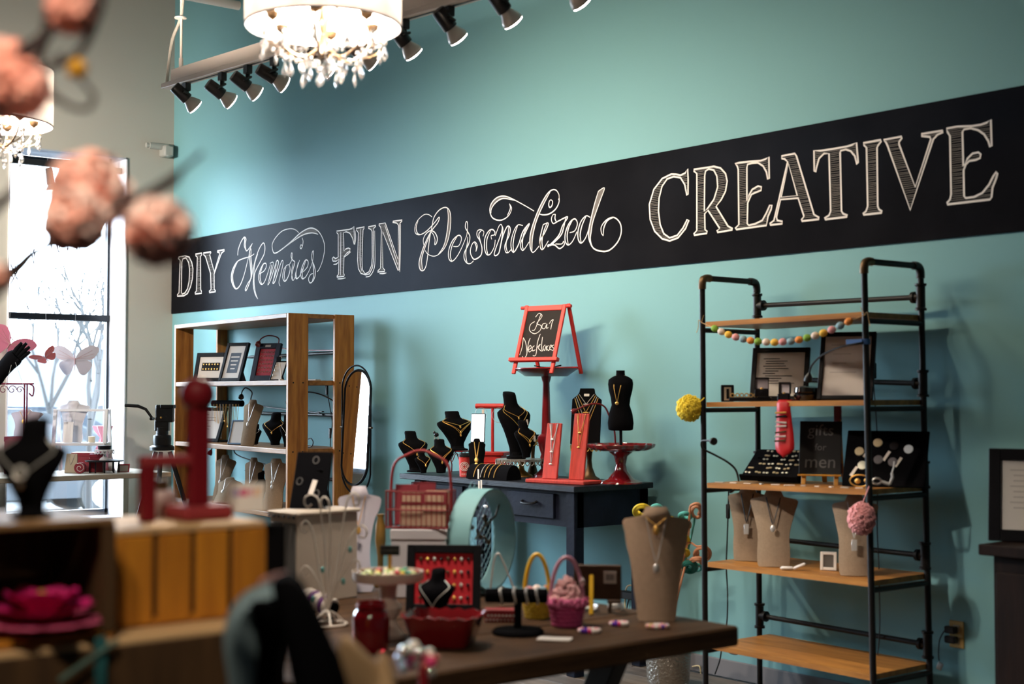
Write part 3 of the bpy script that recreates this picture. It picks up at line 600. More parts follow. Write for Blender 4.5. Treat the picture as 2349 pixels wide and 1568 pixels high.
def frame(label, loc, a, w_, h, bw, mf, lean=16, th=.018, paper=None, art=None, name='photo_frame', cat='picture frame', group=None, strut=True):
    k = thing(name, label, cat, loc, a, group); LM = rx(R(-lean))
    mb = MB(LM)
    for s in (-1, 1): mb.box((s*(w_-bw)/2, 0, h/2), (bw, th, h), .002)
    for z in (bw/2, h-bw/2): mb.box((0, 0, z), (w_-2*bw+.001, th, bw), .002)
    mb.build('frame', mf, k, 0)
    MB(LM).box((0, th*.15, h/2), (w_-2*bw+.002, th*.4, h-2*bw+.002)).build('sheet', paper or mPaper, k, 0)
    if art: art(k, LM @ tr(0, th*.15-th*.2-.0006, 0), w_-2*bw, h-2*bw, bw)
    if strut:
        p = LM @ V((0, th*.5, h*.62)); MB().bar(p, (0, p.y+h*.26, .003), w_*.22, .006).build('strut', mf, k, 0)
    return k
def art_lines(n=7, m=None, x0=-.36, seed=1):
    def f(k, LM, w_, h, bw):
        rd = random.Random(seed); mb = MB(LM)
        for i in range(n):
            L = w_*rd.uniform(.25, .62); z = bw+h*(.86-.62*i/n); mb.box((x0*w_+L/2+(.05*w_ if i % 3 else 0), 0, z), (L, .0008, h*.014))
        mb.build('print', m or mInk, k, 0)['kind'] = 'stuff'
    return f
def art_dots(cols, rows, m, r=.006, z0=.2, z1=.8, panel=None, x0=-.36, x1=.36, flat=False):
    def f(k, LM, w_, h, bw):
        if panel: MB(LM).box((0, .0, bw+h*(z0+z1)/2), (w_*(x1-x0+.16), .0012, h*(z1-z0+.16))).build('panel', panel, k, 0)
        for i in range(rows):
            for j in range(cols):
                x = lin(x0, x1, j/max(cols-1, 1))*w_; z = bw+h*lin(z0, z1, i/max(rows-1, 1))
                MB(LM).ell((x, -.003, z), (r, r*.5, r*(1+.4*((i+j) % 2))), 8, 5).build('earring', m, k)
    return f
def goose(label, pts, head_r=.018, col=None, clamp=True, cat='clip lamp', group='gooseneck clip lamps', r=.005, lit=False):
    p0 = V(pts[0]); k = thing('clip_lamp', label, cat, p0, 0, group); m = col or mBlkPlast
    L = [V(p)-p0 for p in cat_rom(pts, 6)]
    MB().tube(L, r, 7).build('gooseneck', m, k)
    e = L[-1]; d = (L[-1]-L[-3]).normalized()
    x = d.orthogonal().normalized(); y = d.cross(x); FM = M(((x.x, y.x, d.x, e.x), (x.y, y.y, d.y, e.y), (x.z, y.z, d.z, e.z), (0, 0, 0, 1)))
    MB(FM).lathe([(.004, -.01), (head_r*.55, 0), (head_r, head_r*.8), (head_r*1.1, head_r*1.8), (head_r*.95, head_r*2), (0, head_r*1.7)], 14).build('lamp_head', m, k)
    if clamp:
        MB().bar((-.03, -.0, -.012), (.05, 0, -.012), .022, .010, .002).bar((-.03, 0, .008), (.045, 0, .012), .02, .008, .002).build('clamp', m, k, 0)
    return k
def cord(label, pts, r=.0032, m=None, k=5, name='loose_cord', switch=None, cat='cord'):  # lamp and outlet cords, each standing as its own thing
    P = [V(p) for p in pts]; root = thing(name, label, cat, P[0], 0)
    MB().tube([p-P[0] for p in cat_rom(P, k)], r, 6).build('cable', m or mCord, root)
    if switch is not None:
        s = V(switch)-P[0]; MB().box(s, (.022, .016, .075), .004).build('inline_switch', mBlkPlast, root)
    return root
def X_at(px, y, py=900): return Wp(px, py, y).x
def at_y(px, y, z, py=1050):
    p = Wp(px, py, y); p.z = z; return p
# ================================================================ WOODEN SHELF UNIT NEAR THE CORNER
mPine = m_wood('amber_pine', (.40, .165, .032), (.20, .072, .014), 'z', .45); mPineX = m_wood('amber_pine_lengthwise', (.30, .135, .04), (.17, .072, .02), 'x', .5)
mPipe = mat('black_iron_pipe', (.008, .007, .007), .45, spec=.25)
SHA = R(-4.6); SH0 = V((3.12, -.62, 0)); SHW, SHD, SHH = 2.14, .52, 2.066
shelf = thing('wooden_shelf', 'tall amber pine shelf unit standing near the room corner', 'shelf', SH0, SHA)
SHZ = [.15, .64, 1.095, 1.578]
def sh(x, y, z): return SH0 + rz(SHA) @ V((x, y, z))
for x in (-.016, -SHW+.016):
    for y in (.078, SHD-.078): MB().box((x, y, SHH/2), (.032, .155, SHH), .003).build('side_plank', mPine, shelf, 0)
MB().box((-SHW/2, SHD/2, SHH-.016), (SHW-.066, SHD, .032), .003).build('top_board', mPineX, shelf, 0)
for z in SHZ: MB().box((-SHW/2, SHD/2, z), (SHW-.066, SHD-.004, .034), .003).build('shelf_board', mPineX, shelf, 0)
for z in (1.80, 1.345, .875): MB().tube([(-SHW+.03, SHD-.03, z), (-.03, SHD-.03, z)], .013, 10).build('rear_rail', mPipe, shelf)
for z in SHZ[1:]:
    for y in (.04, .115, SHD-.115, SHD-.04): MB().lathe([(.0, 0), (.006, .0), (.005, .002), (0, .003)], 8).build('screw', mPipe, shelf, 0)
scr = [o for o in shelf.children if o.name.startswith('screw')]
i = 0
for z in SHZ[1:]:
    for y in (.04, .115, SHD-.115, SHD-.04): scr[i].location = (.0, y, z); scr[i].rotation_euler = (0, R(90), 0); i += 1
SZ = [z+.017 for z in SHZ]
def on_sh(px, d, row, py=900):
    "point on shelf board row, d metres behind the front edge, in pixel column px"
    for it in range(1):
        v = ray(px, py); n = rz(SHA) @ V((0, 1, 0)); t = (SH0+n*d-CAM).dot(n)/v.dot(n); p = CAM+v*t
    p.z = SZ[row]+.0015; return p
# top row
p = on_sh(478, .24, 3); u = mpp(p)
frame('wide black frame with rows of gold earrings on a black card', p, R(28), .30, .25, .035, mBlkWood, 14, art=art_dots(6, 2, mGold, .007, .42, .64, mBlkWood, -.30, .30))
p = on_sh(526, .17, 3)
def art_f2(k, LM, w_, h, bw):
    MB(LM).box((0, 0, bw+h*.48), (w_*.62, .001, h*.62)).build('panel', mat('slate_print', (.05, .07, .10), .6), k, 0)
    mb = MB(LM)
    for i in range(4): mb.box((0, -.0008, bw+h*(.66-.12*i)), (w_*(.5-.08*i), .0008, h*.04))
    mb.build('print', mPaper, k, 0)['kind'] = 'stuff'
frame('tall black frame leaning back with white and slate print', p, R(20), .225, .325, .026, mBlkWood, 20, .026, art=art_f2)
p = on_sh(602, .20, 3)
mRedCard = mat('crimson_card', (.42, .022, .04), .6)
def art_f3(k, LM, w_, h, bw):
    mb = MB(LM)
    for i in range(6):
        for j in range(5): mb.tube([(w_*(-.36+.18*j)+.008*math.cos(t), -.001, bw+h*(.13+.145*i)+.010*math.sin(t)) for t in (0, 1.2, 2.4, 3.6)], .0018, 4)
    mb.build('silver_letters', mSilver, k)['kind'] = 'stuff'
    MB(LM).box((0, -.013, h+bw*1.45), (w_*.35, .001, .016)).build('name_plate', mPaper, k, 0)
frame('tall navy frame with silver charms on a crimson card', p, R(26), .225, .30, .042, mNavy, 18, .026, paper=mRedCard, art=art_f3)
p = on_sh(632, .07, 3)
frame('small black tray with earrings on a white card', p, R(30), .10, .165, .008, mBlkWood, 32, .012, art=art_dots(1, 3, mSilver, .008, .25, .8))
p = on_sh(645, .05, 3)
k = thing('wire_figure', 'tiny white wire stand holding a price card by the wooden plank', 'figurine', p, R(30))
MB().lathe([(.0, 0), (.018, 0), (.018, .008), (0, .009)], 12).build('foot', mat('ivory', (.7, .62, .52), .6), k); MB().tube([(0, 0, .008), (-.004, 0, .07), (-.012, 0, .12), (-.03, 0, .15), (-.01, 0, .175), (.005, 0, .16)], .003, 6).build('post', mat('ivory', (1, 1, 1)), k)
MB().box((-.018, -.006, .15), (.035, .002, .04)).build('card', mBlkWood, k, 0)
goose('dark red clip lamp arching over the charm frame', [sh(-.02, SHD-.03, 1.80)+V((-.06, -.02, .013)), on_sh(652, .42, 3, 830)+V((0, 0, .25)), on_sh(638, .36, 3)+V((0, 0, .33)), on_sh(616, .30, 3)+V((0, 0, .35)), on_sh(600, .25, 3)+V((0, 0, .33)), on_sh(594, .22, 3)+V((0, 0, .30))], .02, mDkRed)
p = on_sh(716, .40, 3); tag(MB(tr(p) @ rz(.3)).box((0, 0, .006), (.12, .06, .012), .003).build('white_box', mPaper, None, 0), 'small flat white box at the open right side of the top shelf', 'box')
# middle row
p = on_sh(466, .12, 2)
frame('dark frame with a white printed sheet on the middle shelf', p, R(24), .31, .30, .028, mBlkWood, 24, .02, art=art_lines(6))
p = on_sh(522, .28, 2)
k = thing('necklace_bar', 'black padded bar hung with gold necklaces on the middle shelf', 'jewelry stand', p, R(15))
MB().tube([(-.17, 0, .31), (.17, 0, .31)], .026, 14).build('padded_bar', mVelvet, k); MB().cyl((0, .03, .0), (0, .03, .29), .012, 8).box((0, .03, .008), (.16, .10, .016), .004).build('stand', mBlkWood, k, 0)
for i in range(9):
    x = -.15+.037*i; dz = .13+.045*((i*5) % 4); cm = MB(); e = chain_between(cm, (x-.012, -.029, .305), (x+.014, -.029, .305), dz, .002, 10, .0017, 1.5); cm.ell((e.x, e.y, e.z-.006), (.006, .003, .009), 7, 5); cm.build('necklace', mGold if i % 3 else mSilver, k)
p = on_sh(541, .09, 2)
frame('small blue frame with a blank white sheet', p, R(24), .15, .195, .013, mat('blue_frame', (.10, .17, .26), .5), 18, .014)
p = on_sh(567, .05, 2); neck_form('tall slim linen necklace display beside the small blue frame', p, R(38), .36, .155, lean=20, chains=((.42, 'silver'),), waist=.66)
p = on_sh(588, .16, 2); velvet('small black velvet bust next to the slim linen display', p, R(25), .155, .105, ((.36, 'silver'),), base=False)
p = on_sh(632, .13, 2); velvet('large black velvet bust with a gold necklace on the middle shelf', p, R(35), .245, .20, ((.34, 'gold'),), base=False)
p = on_sh(657, .05, 2); velvet('narrow black velvet bust half behind the wooden plank', p, R(60), .23, .09, ((.34, 'silver'),), base=False)
goose('black clip lamp with a small head over the slim linen display', [sh(-.44, SHD-.03, 1.345)+V((0, -.02, .013)), on_sh(588, .44, 2)+V((0, 0, .3)), on_sh(578, .40, 2)+V((0, 0, .40)), on_sh(564, .36, 2)+V((0, 0, .435)), on_sh(556, .32, 2)+V((0, 0, .41)), on_sh(554, .30, 2)+V((0, 0, .38))], .02)
goose('black clip lamp clamped at the open right side of the shelf', [sh(-.09, SHD-.03, 1.345)+V((0.0, -.0, .013)), sh(-.10, SHD-.10, 1.44), sh(-.16, SHD-.2, 1.50), sh(-.30, SHD-.26, 1.51), sh(-.42, SHD-.3, 1.45)], .018)
# lower row
p = on_sh(504, .16, 1); neck_form('tall linen display with a silver disc at the left of the lower shelf', p, R(40), .375, .17, lean=22, chains=((.48, 'silver'),))
p = on_sh(508, .04, 1); neck_form('low linen display leaning far back with a silver necklace', p, R(38), .26, .20, lean=46, chains=((.5, 'silver'),))
p = on_sh(572, .12, 1); neck_form('slim linen display with a long silver pendant on the lower shelf', p, R(42), .375, .145, lean=20, chains=((.5, 'silver'),), waist=.66)
p = on_sh(597, .22, 1); velvet('black velvet bust behind two linen displays on the lower shelf', p, R(30), .25, .16, (), base=False)
p = on_sh(626, .10, 1); neck_form('broad linen display with two silver necklaces beside the plank', p, R(36), .375, .215, lean=12, chains=((.42, 'silver'), (.34, 'silver')))
p = on_sh(519, .30, 1); tag(MB(tr(p) @ rz(.5)).box((0, 0, .03), (.10, .08, .06), .004).box((0, 0, .062), (.106, .086, .01), .003).build('ring_box', mNavy, None, 0), 'small navy box behind the linen displays', 'box')
goose('black clip lamp reaching left over the lower shelf', [sh(-.62, SHD-.03, .875)+V((0, -.02, .013)), on_sh(556, .40, 1)+V((0, 0, .33)), on_sh(535, .36, 1)+V((0, 0, .41)), on_sh(510, .3, 1)+V((0, 0, .44)), on_sh(492, .26, 1)+V((0, 0, .42)), on_sh(485, .24, 1)+V((0, 0, .38))], .02)
# cords at the open right side
y_ = -.12
cord('black cord with two inline switches hanging behind the open shelf side', [sh(-.25, SHD-.05, 1.615), sh(-.06, SHD-.06, 1.61), Wp(749, 880, y_), Wp(752, 905, y_), Wp(757, 935, y_), Wp(762, 970, y_), Wp(758, 1010, y_), Wp(757, 1060, y_), Wp(754, 1110, y_), Wp(752, 1160, y_)], .0035, switch=Wp(750, 893, y_))
cord('thin black cord looping beside the mirror', [Wp(760, 945, y_), Wp(764, 965, y_), Wp(768, 1000, y_), Wp(772, 1020, y_)], .003, switch=Wp(757, 993, y_))
cord('small loop of black cord on the middle shelf', [on_sh(708, .3, 2)+V((0, 0, .002)), on_sh(716, .3, 2)+V((0, 0, .01)), on_sh(719, .3, 2)+V((0, 0, .04)), on_sh(714, .3, 2)+V((0, 0, .065)), on_sh(708, .3, 2)+V((0, 0, .06))], .004)
# oval mirror on a stand
mMir = mat('mirror_silver', (.92, .93, .94), .02, 1)
mp_ = Wp(817, 980, -.30); mk = thing('oval_mirror', 'tall oval standing mirror in a black metal frame beside the shelf', 'mirror', (mp_.x, mp_.y, 0), R(3))
mz = mp_.z; 
def stad(rr, n=40, hh=.40):
    out = []
    for i in range(n):
        t = 2*PI*i/n; c, s = math.cos(t), math.sin(t); out.append((rr*c, (hh-.155)*(1 if s >= 0 else -1)+rr*s if abs(s) > 1e-9 else rr*0))
    return out
pl_ = stad(.148)
pl_ = [(x, z) for x, z in pl_]
MB(tr(0, 0, mz) @ rx(R(-3))).prism(pl_, -.003, .003).build('glass', mMir, mk, 0)
MB(tr(0, 0, mz) @ rx(R(-3))).tube([(x, 0, z) for x, z in stad(.150)], .010, 8, True).build('inner_frame', mBlkWood, mk)
yk = [(x, .0, z+mz-.015) for x, z in stad(.168, 40, .43)]
MB().tube([q for q in yk], .006, 8, True).build('outer_ring', mBlkWood, mk)
MB().lathe([(.0, 0), (.14, 0), (.14, .012), (.03, .03), (.012, .06), (.012, mz-.56), (.02, mz-.55), (.012, mz-.52), (.022, mz-.49), (.012, mz-.46), (.012, mz-.44)], 20).build('stand', mBlkWood, mk)
for s in (-1, 1): MB().cyl((s*.155, 0, mz), (s*.182, 0, mz), .008, 10).build('pivot_knob', mBronze, mk)
# ================================================================ DARK BLUE DESK AND ITS DISPLAYS
mDesk = mat('worn_navy_desk', (.009, .013, .028), .5, spec=.09, col2=(.005, .006, .012), vscale=5, bump=.12, bscale=40); mDeskTop = mat('worn_navy_top', (.014, .018, .032), .45, spec=.3, col2=(.007, .007, .009), vscale=9, stretch=(1, 6, 6), bump=.15, bscale=30)
DX0, DX1, DY0, DY1, DZ = 4.54, 6.16, -.66, -.07, 1.01
desk = thing('desk', 'dark navy wooden desk with two drawers against the teal wall', 'desk', (DX0, DY0, 0))
DW, DD = DX1-DX0, DY1-DY0
MB().box((DW/2, DD/2, DZ-.016), (DW, DD, .032), .003).build('desktop', mDeskTop, desk, 0)
bx0, bx1 = .13, DW-.02
ap = MB().box(((bx0+bx1)/2, .05, DZ-.032-.095), (bx1-bx0, .02, .19)).box(((bx0+bx1)/2, DD-.04, DZ-.127), (bx1-bx0, .02, .19)).box((bx0+.01, DD/2, DZ-.127), (.02, DD-.1, .19)).box((bx1-.01, DD/2, DZ-.127), (.02, DD-.1, .19))
ap.build('apron', mDesk, desk, 0)
for x in (bx0+.035, bx1-.035):
    for y in (.055, DD-.055): MB().box((x, y, (DZ-.033)/2), (.07, .07, DZ-.033), .004).build('leg', mDesk, desk, 0)
for px0, px1 in ((944, 1062), (1164, 1271)):
    xa, xb = X_at(px0, DY0+.03, 1130)-DX0, X_at(px1, DY0+.03, 1130)-DX0
    dr = MB().box(((xa+xb)/2, .034, DZ-.032-.085), (xb-xa, .018, .135), .003).build('drawer', mDesk, desk, 0)
    xm = (xa+xb)/2
    MB().tube(cat_rom([(xm-.06, .026, DZ-.10), (xm-.05, .006, DZ-.108), (xm, .0, DZ-.112), (xm+.05, .006, DZ-.108), (xm+.06, .026, DZ-.10)], 4), .007, 7).build('handle', mBlkWood, dr)
xm = X_at(1114, DY0+.04, 1157)-DX0
MB().ell((xm, .039, DZ-.155), (.022, .003, .010), 14, 6).build('maker_plate', mSilver, desk)
Z0 = DZ+.001
def dk(px, y, z=None): return at_y(px, y, Z0 if z is None else z)
velvet('black velvet bust with gold necklace at the left end of the desk', dk(952, -.50), R(78), .265, .20, ((.40, 'gold'),), tilt=14)
velvet('low black velvet bust in front of the leftmost desk bust', dk(972, -.61), R(84), .14, .11, ((.4, 'gold'),), base=False, tilt=10)
velvet('black velvet bust with gold V necklace and a bird ring on top', dk(1012, -.56), R(66), .22, .17, ((.46, 'gold'), (.36, 'gold')), base=False, tilt=12)
rp = dk(1001, -.545, Z0+.218); k = thing('bird_ring', 'dark bird-shaped ring perched on a black bust', 'ring', rp, R(20))
MB().ell((0, 0, .022), (.016, .014, .014), 10, 7).ell((-.016, 0, .036), (.009, .008, .009), 8, 6).build('bird', mat('dark_metal', (.03, .03, .035), .25, .8), k); MB().tube([(.014*math.cos(t*.52), 0, .014*math.sin(t*.52)) for t in range(12)], .003, 5, True).build('band', mSilver, k)
# red wire table with the big bust
tp = dk(1046, -.35); wt = thing('wire_table', 'small red wire table under a black bust', 'display table', tp, R(20)); th_ = .135
MB().box((0, 0, th_), (.18, .13, .008), .003).build('table_top', mDkRed, wt, 0)
for sx in (-1, 1):
    for sy in (-1, 1): MB().tube([(sx*.075, sy*.05, th_), (sx*.072, sy*.05, th_*.6), (sx*.06, sy*.045, th_*.35), (sx*.065, sy*.05, 0)], .004, 6).build('leg', mDkRed, wt)
for sy in (-1, 1): MB().tube(cat_rom([(-.072, sy*.05, th_*.55), (-.035, sy*.05, th_*.92), (0, sy*.05, th_*.5), (.035, sy*.05, th_*.92), (.072, sy*.05, th_*.55)], 4), .003, 5).build('wire_arch', mDkRed, wt)
velvet('large black velvet bust draped with gold necklaces on the red wire table', dk(1050, -.35, Z0+th_+.005), R(80), .255, .25, ((.46, 'gold'), (.38, 'gold'), (.22, 'gold')), tilt=16)
cp = dk(1066, -.55); k = thing('paper_cup', 'red paper cup with white circle pattern and black lid', 'cup', cp, R(50))
MB().lathe([(0, 0), (.030, 0), (.036, .118), (0, .118)], 24).build('cup', mat('cup_red', (.55, .04, .035), .55), k); MB().lathe([(0, .117), (.039, .117), (.039, .127), (.034, .131), (.034, .138), (0, .138)], 24).build('lid', mBlkPlast, k)
for i in range(3):
    rr = .010+.008*i; MB().tube([(rr*math.sin(t), -.0345-.001+.4*rr*rr*math.sin(t)**2/.03, .06+rr*math.cos(t)) for t in [2*PI*q/18 for q in range(18)]], .0016, 4, True).build('printed_ring', mPaper, k)
for i in range(5): MB().box((-.018+.009*i, -.031+.0*i+abs(i-2)**2*.0018, .015), (.003, .002, .012)).build('printed_bar', mPaper, k, 0)
neck_form('slim black ramp with two gold chains beside the paper cup', dk(1093, -.60), R(50), .235, .10, mVelvet, 18, ((.55, 'gold'), (.42, 'gold')), waist=.8)
# bright tablet on a stand
tb = dk(1096, -.44); k = thing('phone_stand', 'bright white phone screen held on a black stand', 'phone', tb, R(42))
MB().box((0, 0, .006), (.08, .08, .012), .003).cyl((0, .015, .01), (0, .015, .22), .009, 8).build('stand', mBlkPlast, k, 0)
MB(tr(0, -.005, .20) @ rx(R(-10))).box((0, 0, .085), (.088, .010, .178), .004).build('phone', mBlkPlast, k, 0); MB(tr(0, -.005, .20) @ rx(R(-10))).box((0, -.0055, .085), (.078, .002, .166)).build('screen', m_emit('lit_screen', (.82, .92, 1), 1.1), k, 0)
# red T bar on red boxes
tb = dk(1130, -.25); k = thing('gift_box', 'flat dark red box under the red T-bar stand', 'box', tb, R(30))
MB().box((0, 0, .03), (.21, .14, .06), .003).build('box', mRedP, k, 0); MB().box((0, 0, .055), (.216, .146, .024), .003).build('lid', mRedP, k, 0)
k = thing('bracelet_stand', 'red T-bar bracelet stand on a red box', 'jewelry stand', (tb.x, tb.y, Z0+.069), R(30))
MB().box((0, 0, .022), (.15, .10, .044), .004).box((0, 0, .055), (.19, .12, .022), .004).build('base', mRedP, k, 0); MB().cyl((0, 0, .06), (0, 0, .34), .010, 12).build('post', mRedP, k); MB().cyl((-.11, 0, .345), (.11, 0, .345), .016, 16).build('crossbar', mRedP, k)
for x, r_ in ((-.07, .04), (.05, .045)): MB().tube([(x+r_*math.sin(t), -.018, .335-r_+r_*math.cos(t)) for t in [2*PI*q/20 for q in range(20)]], .0013, 4, True).build('bracelet', mSilver, k)
MB().box((-.055, -.02, .30), (.016, .002, .05)).build('price_tag', mTagP, k, 0)
# cake stands
def cake_stand(label, loc, a, pr, ph, fr, m1, m2, lace=0, name='cake_stand', group=None, scallop=0):
    k = thing(name, label, 'cake stand', loc, a, group)
    MB().lathe([(0, 0), (fr, 0), (fr*.98, .008), (fr*.6, .022), (fr*.3, ph*.35), (fr*.22, ph*.55), (fr*.3, ph*.8), (fr*.55, ph-.012), (0, ph-.012)], 28).build('pedestal', m2, k)
    if scallop:
        n = 96; R_ = lambda t, r_: r_*(1+.035*math.cos(scallop*t))
        rows = [(.0, ph-.012), (fr*.5, ph-.012), (pr*.8, ph-.004), (pr*.97, ph+.012), (pr, ph+.026), (pr*.985, ph+.030), (pr*.93, ph+.012), (pr*.75, ph+.002), (0, ph+.002)]
        MB().loft([[(max(R_(2*PI*j/n, r_) if r_ > pr*.6 else r_, 1e-5)*math.cos(2*PI*j/n), max(R_(2*PI*j/n, r_) if r_ > pr*.6 else r_, 1e-5)*math.sin(2*PI*j/n), z) for j in range(n)] for r_, z in rows]).build('plate', m1, k, 50)
    else: MB().lathe([(0, ph-.012), (pr, ph-.012), (pr, ph), (0, ph)], 40).build('plate', m1, k)
    for i in range(lace):
        t = 2*PI*i/lace; MB(rz(t) @ tr(0, -pr-.001, ph-.018)).tube(cat_rom([(-pr*PI/lace, 0, .016), (-pr*PI/lace*.8, 0, -.004), (0, 0, -.016), (pr*PI/lace*.8, 0, -.004), (pr*PI/lace, 0, .016)], 3), .0028, 5).build('lace_loop', m1, k)
    return k
mGoldP = mat('gold_plate', (.55, .33, .09), .35, .8); mSilvP = mat('pewter_plate', (.42, .40, .37), .35, .7)
mRedGl = mat('red_glaze', (.17, .006, .010), .14, coat=.8, spec=.6)
sp = dk(1196, -.30)
cake_stand('pewter cake stand with lacy rim and gold foot in the middle of the desk', sp, 0, .15, .105, .068, mSilvP, mGoldP, 34)
velvet('tall black velvet bust with gold necklaces and tags on the pewter stand', dk(1184, -.33, Z0+.106), R(80), .40, .22, ((.36, 'gold'), (.18, 'gold')), tags=2, tilt=9)
velvet('short black velvet bust in front on the pewter stand', dk(1208, -.385, Z0+.106), R(84), .23, .15, ((.42, 'gold'), (.3, 'gold')), base=False, tags=1, tilt=8)
cake_stand('gold cake stand behind the tall black bust', dk(1222, -.17), 0, .085, .215, .05, mGoldP, mBronze, 20)
tag(MB(tr(dk(1222, -.17, Z0+.216))).box((0, 0, .012), (.07, .05, .024), .004).box((0, 0, .025), (.074, .054, .008), .003).build('ring_box', mBlkWood, None, 0), 'small black box on the gold stand behind the tall bust', 'box')
cake_stand('gold cake stand with lacy rim beside the red pedestal', dk(1352, -.20), 0, .105, .20, .06, mGoldP, mBronze, 26)
fr_ = dk(1342, -.20, Z0+.201); k = thing('necklace_ramp', 'tall black velvet ramp with layered necklaces on the gold stand', 'jewelry display', fr_, R(35))
LM = rx(R(-12)); MB(LM).prism([(-.085, 0), (.085, 0), (.085, .26), (.055, .285), (.045, .30), (.04, .325), (-.04, .325), (-.045, .30), (-.055, .285), (-.085, .26)], -.012, .012).build('ramp', mVelvet, k, 0)
MB().bar((0, .05, .2), (0, .12, .003), .06, .008).build('easel_leg', mVelvet, k, 0)
for q, (dz, mt) in enumerate(((.06, mSilver), (.10, mGold), (.15, mSilver), (.20, mGold))):
    cm = MB(LM); e = chain_between(cm, (-.045-.008*q, -.014, .29-.008*q), (.045+.008*q, -.014, .29-.008*q), dz, .002, 12, .0016, 1.0); cm.bar((e.x-.016, e.y-.002, e.z), (e.x+.016, e.y-.002, e.z), .005, .004); cm.build('necklace', mt, k)
MB(LM).box((0, -.013, .285), (.03, .002, .014)).build('price_tag', mPaper, k, 0)
# bracelet pillow with tags
bp_ = dk(1132, -.585); k = thing('bracelet_pillow', 'black velvet half-round pillow with gold bracelets at the desk edge', 'jewelry display', bp_, R(8))
MB(rz(R(90))).prism([(.062*math.cos(t), .085*math.sin(t)) for t in [PI*q/16 for q in range(17)]], -.16, .16).build('pillow', mVelvet, k, 50)
for i, x in enumerate((-.10, -.045, -.015, .02, .06)):
    MB().tube([(x+.02*math.sin(t)*.4, -.0635*math.cos(t), .0865*math.sin(t)) for t in [R(8)+R(160)*q/14 for q in range(15)]], .0022, 5).build('bracelet', mGold if i != 1 else mSilver, k)
for x, z in ((-.055, .03), (-.03, -.035), (-.012, -.03)):
    MB().box((x, -.0885 if z < 0 else -.068, z), (.011, .0015, .055)).build('price_tag', mTagP, k, 0)
# tall red pedestal with tray and sign
pp = dk(1253, -.22); k = thing('tall_pedestal', 'tall glossy red pedestal carrying the chalkboard sign', 'pedestal', pp, 0)
PH = Wp(1253, 858, -.22).z-Z0
MB().lathe([(0, 0), (.075, 0), (.072, .014), (.05, .03), (.03, .05), (.035, .075), (.028, .095), (.036, .115), (.03, .135), (.042, .17), (.052, .225), (.05, .24), (.030, .255), (.027, .28), (.02, PH-.05), (.026, PH-.03), (.03, PH-.012), (0, PH-.01)], 28).build('column', mDkRed, k)
MB().lathe([(0, PH-.012), (.125, PH-.012), (.18, PH+.026), (.188, PH+.030), (.188, PH+.036), (.172, PH+.034), (.12, PH+.0), (0, PH+.0)], 44).build('tray', mDkRed, k)
TY = Z0+PH+.002
sg = thing('chalkboard_sign', 'red A-frame easel chalkboard reading Bar Necklaces on the tall pedestal', 'sign', (pp.x, pp.y-.0, TY), R(14))
mEas = mat('bright_red_easel', (.66, .034, .024), .5); SW, SHt = .30, .43
le = math.asin(.14/SHt); FL_ = tr(0, 0, SHt*math.cos(le)) @ rx(-le) @ tr(0, 0, -SHt)       # front panel hinged at the top
BL_ = tr(0, .0, SHt*math.cos(le)) @ rx(le*.95) @ tr(0, 0, -SHt)
for s in (-1, 1): MB(FL_).box((s*(SW/2-.014), 0, SHt/2), (.026, .014, SHt), .003).build('front_leg', mEas, sg, 0); MB(BL_).box((s*(SW/2+.002), .012, SHt/2), (.024, .014, SHt), .003).build('back_leg', mEas, sg, 0)
MB(FL_).box((0, -.001, SHt-.02), (SW-.05, .012, .034), .003).build('top_rail', mEas, sg, 0); MB(FL_).box((0, -.014, .082), (SW+.05, .03, .022), .003).build('chalk_ledge', mEas, sg, 0); MB(FL_).box((0, 0, .028), (SW-.05, .012, .018), .003).build('bottom_rail', mEas, sg, 0)
MB().cyl((-SW/2-.03, .0, SHt*math.cos(le)-.012), (SW/2+.03, .0, SHt*math.cos(le)-.012), .010, 10).build('hinge_rod', mEas, sg)
MB(BL_).box((0, .012, .035), (SW-.03, .012, .018), .003).build('rear_rail', mEas, sg, 0)
MB(FL_).box((0, .002, .245), (SW-.052, .006, .31)).build('slate', mat('brown_slate', (.018, .013, .011), .7, spec=.2, var=.3), sg, 0)
cw = SW-.052; tm = MB(FL_)
def sgp(pts): return cat_rom([((x-(1172-.265*(y-68)))/217*cw, -.0018, .40-(y-68)/348*.31) for x, y in pts], 5)
for st in ([(1145,95),(1122,150),(1095,208),(1078,212)], [(1100,150),(1072,170),(1062,212),(1092,237),(1128,215),(1138,182),(1112,165),(1136,135),(1150,108),(1132,92),(1108,118)], [(1170,165),(1150,170),(1142,195),(1158,203),(1176,170),(1170,200),(1182,196)], [(1190,170),(1205,148),(1218,142),(1208,165),(1196,210)],
           [(1018,262),(1005,330),(985,385)], [(1018,262),(1030,300),(1032,375),(1012,408),(1000,395)], [(1032,375),(1048,300),(1062,268)], [(1040,350),(1062,338),(1058,318),(1044,340),(1048,366),(1066,352)], [(1084,322),(1070,335),(1070,358),(1088,350)], [(1128,240),(1105,300),(1088,385),(1068,392)], [(1096,340),(1122,312),(1108,340),(1126,362)], [(1140,262),(1128,330),(1132,362)], [(1152,318),(1138,335),(1144,358),(1158,325),(1156,358)], [(1172,322),(1160,340),(1168,358),(1180,348)], [(1180,340),(1194,325),(1184,322),(1178,345),(1190,356)], [(1206,320),(1194,330),(1206,348),(1192,360)]):
    tm.ribbon(sgp(st), .0038, V((0, -1, 0)))
tm.build('chalk_lettering', mChalk, sg, 0, 'white chalk script reading Bar Necklaces')
MB(tr(.0, .02, .0)).tube([(-.10+.012*i, .004*math.sin(i*2.1), .05-.012*math.sin(PI*i/16)) for i in range(17)], .004, 6).build('chain', mBlkPlast, sg)
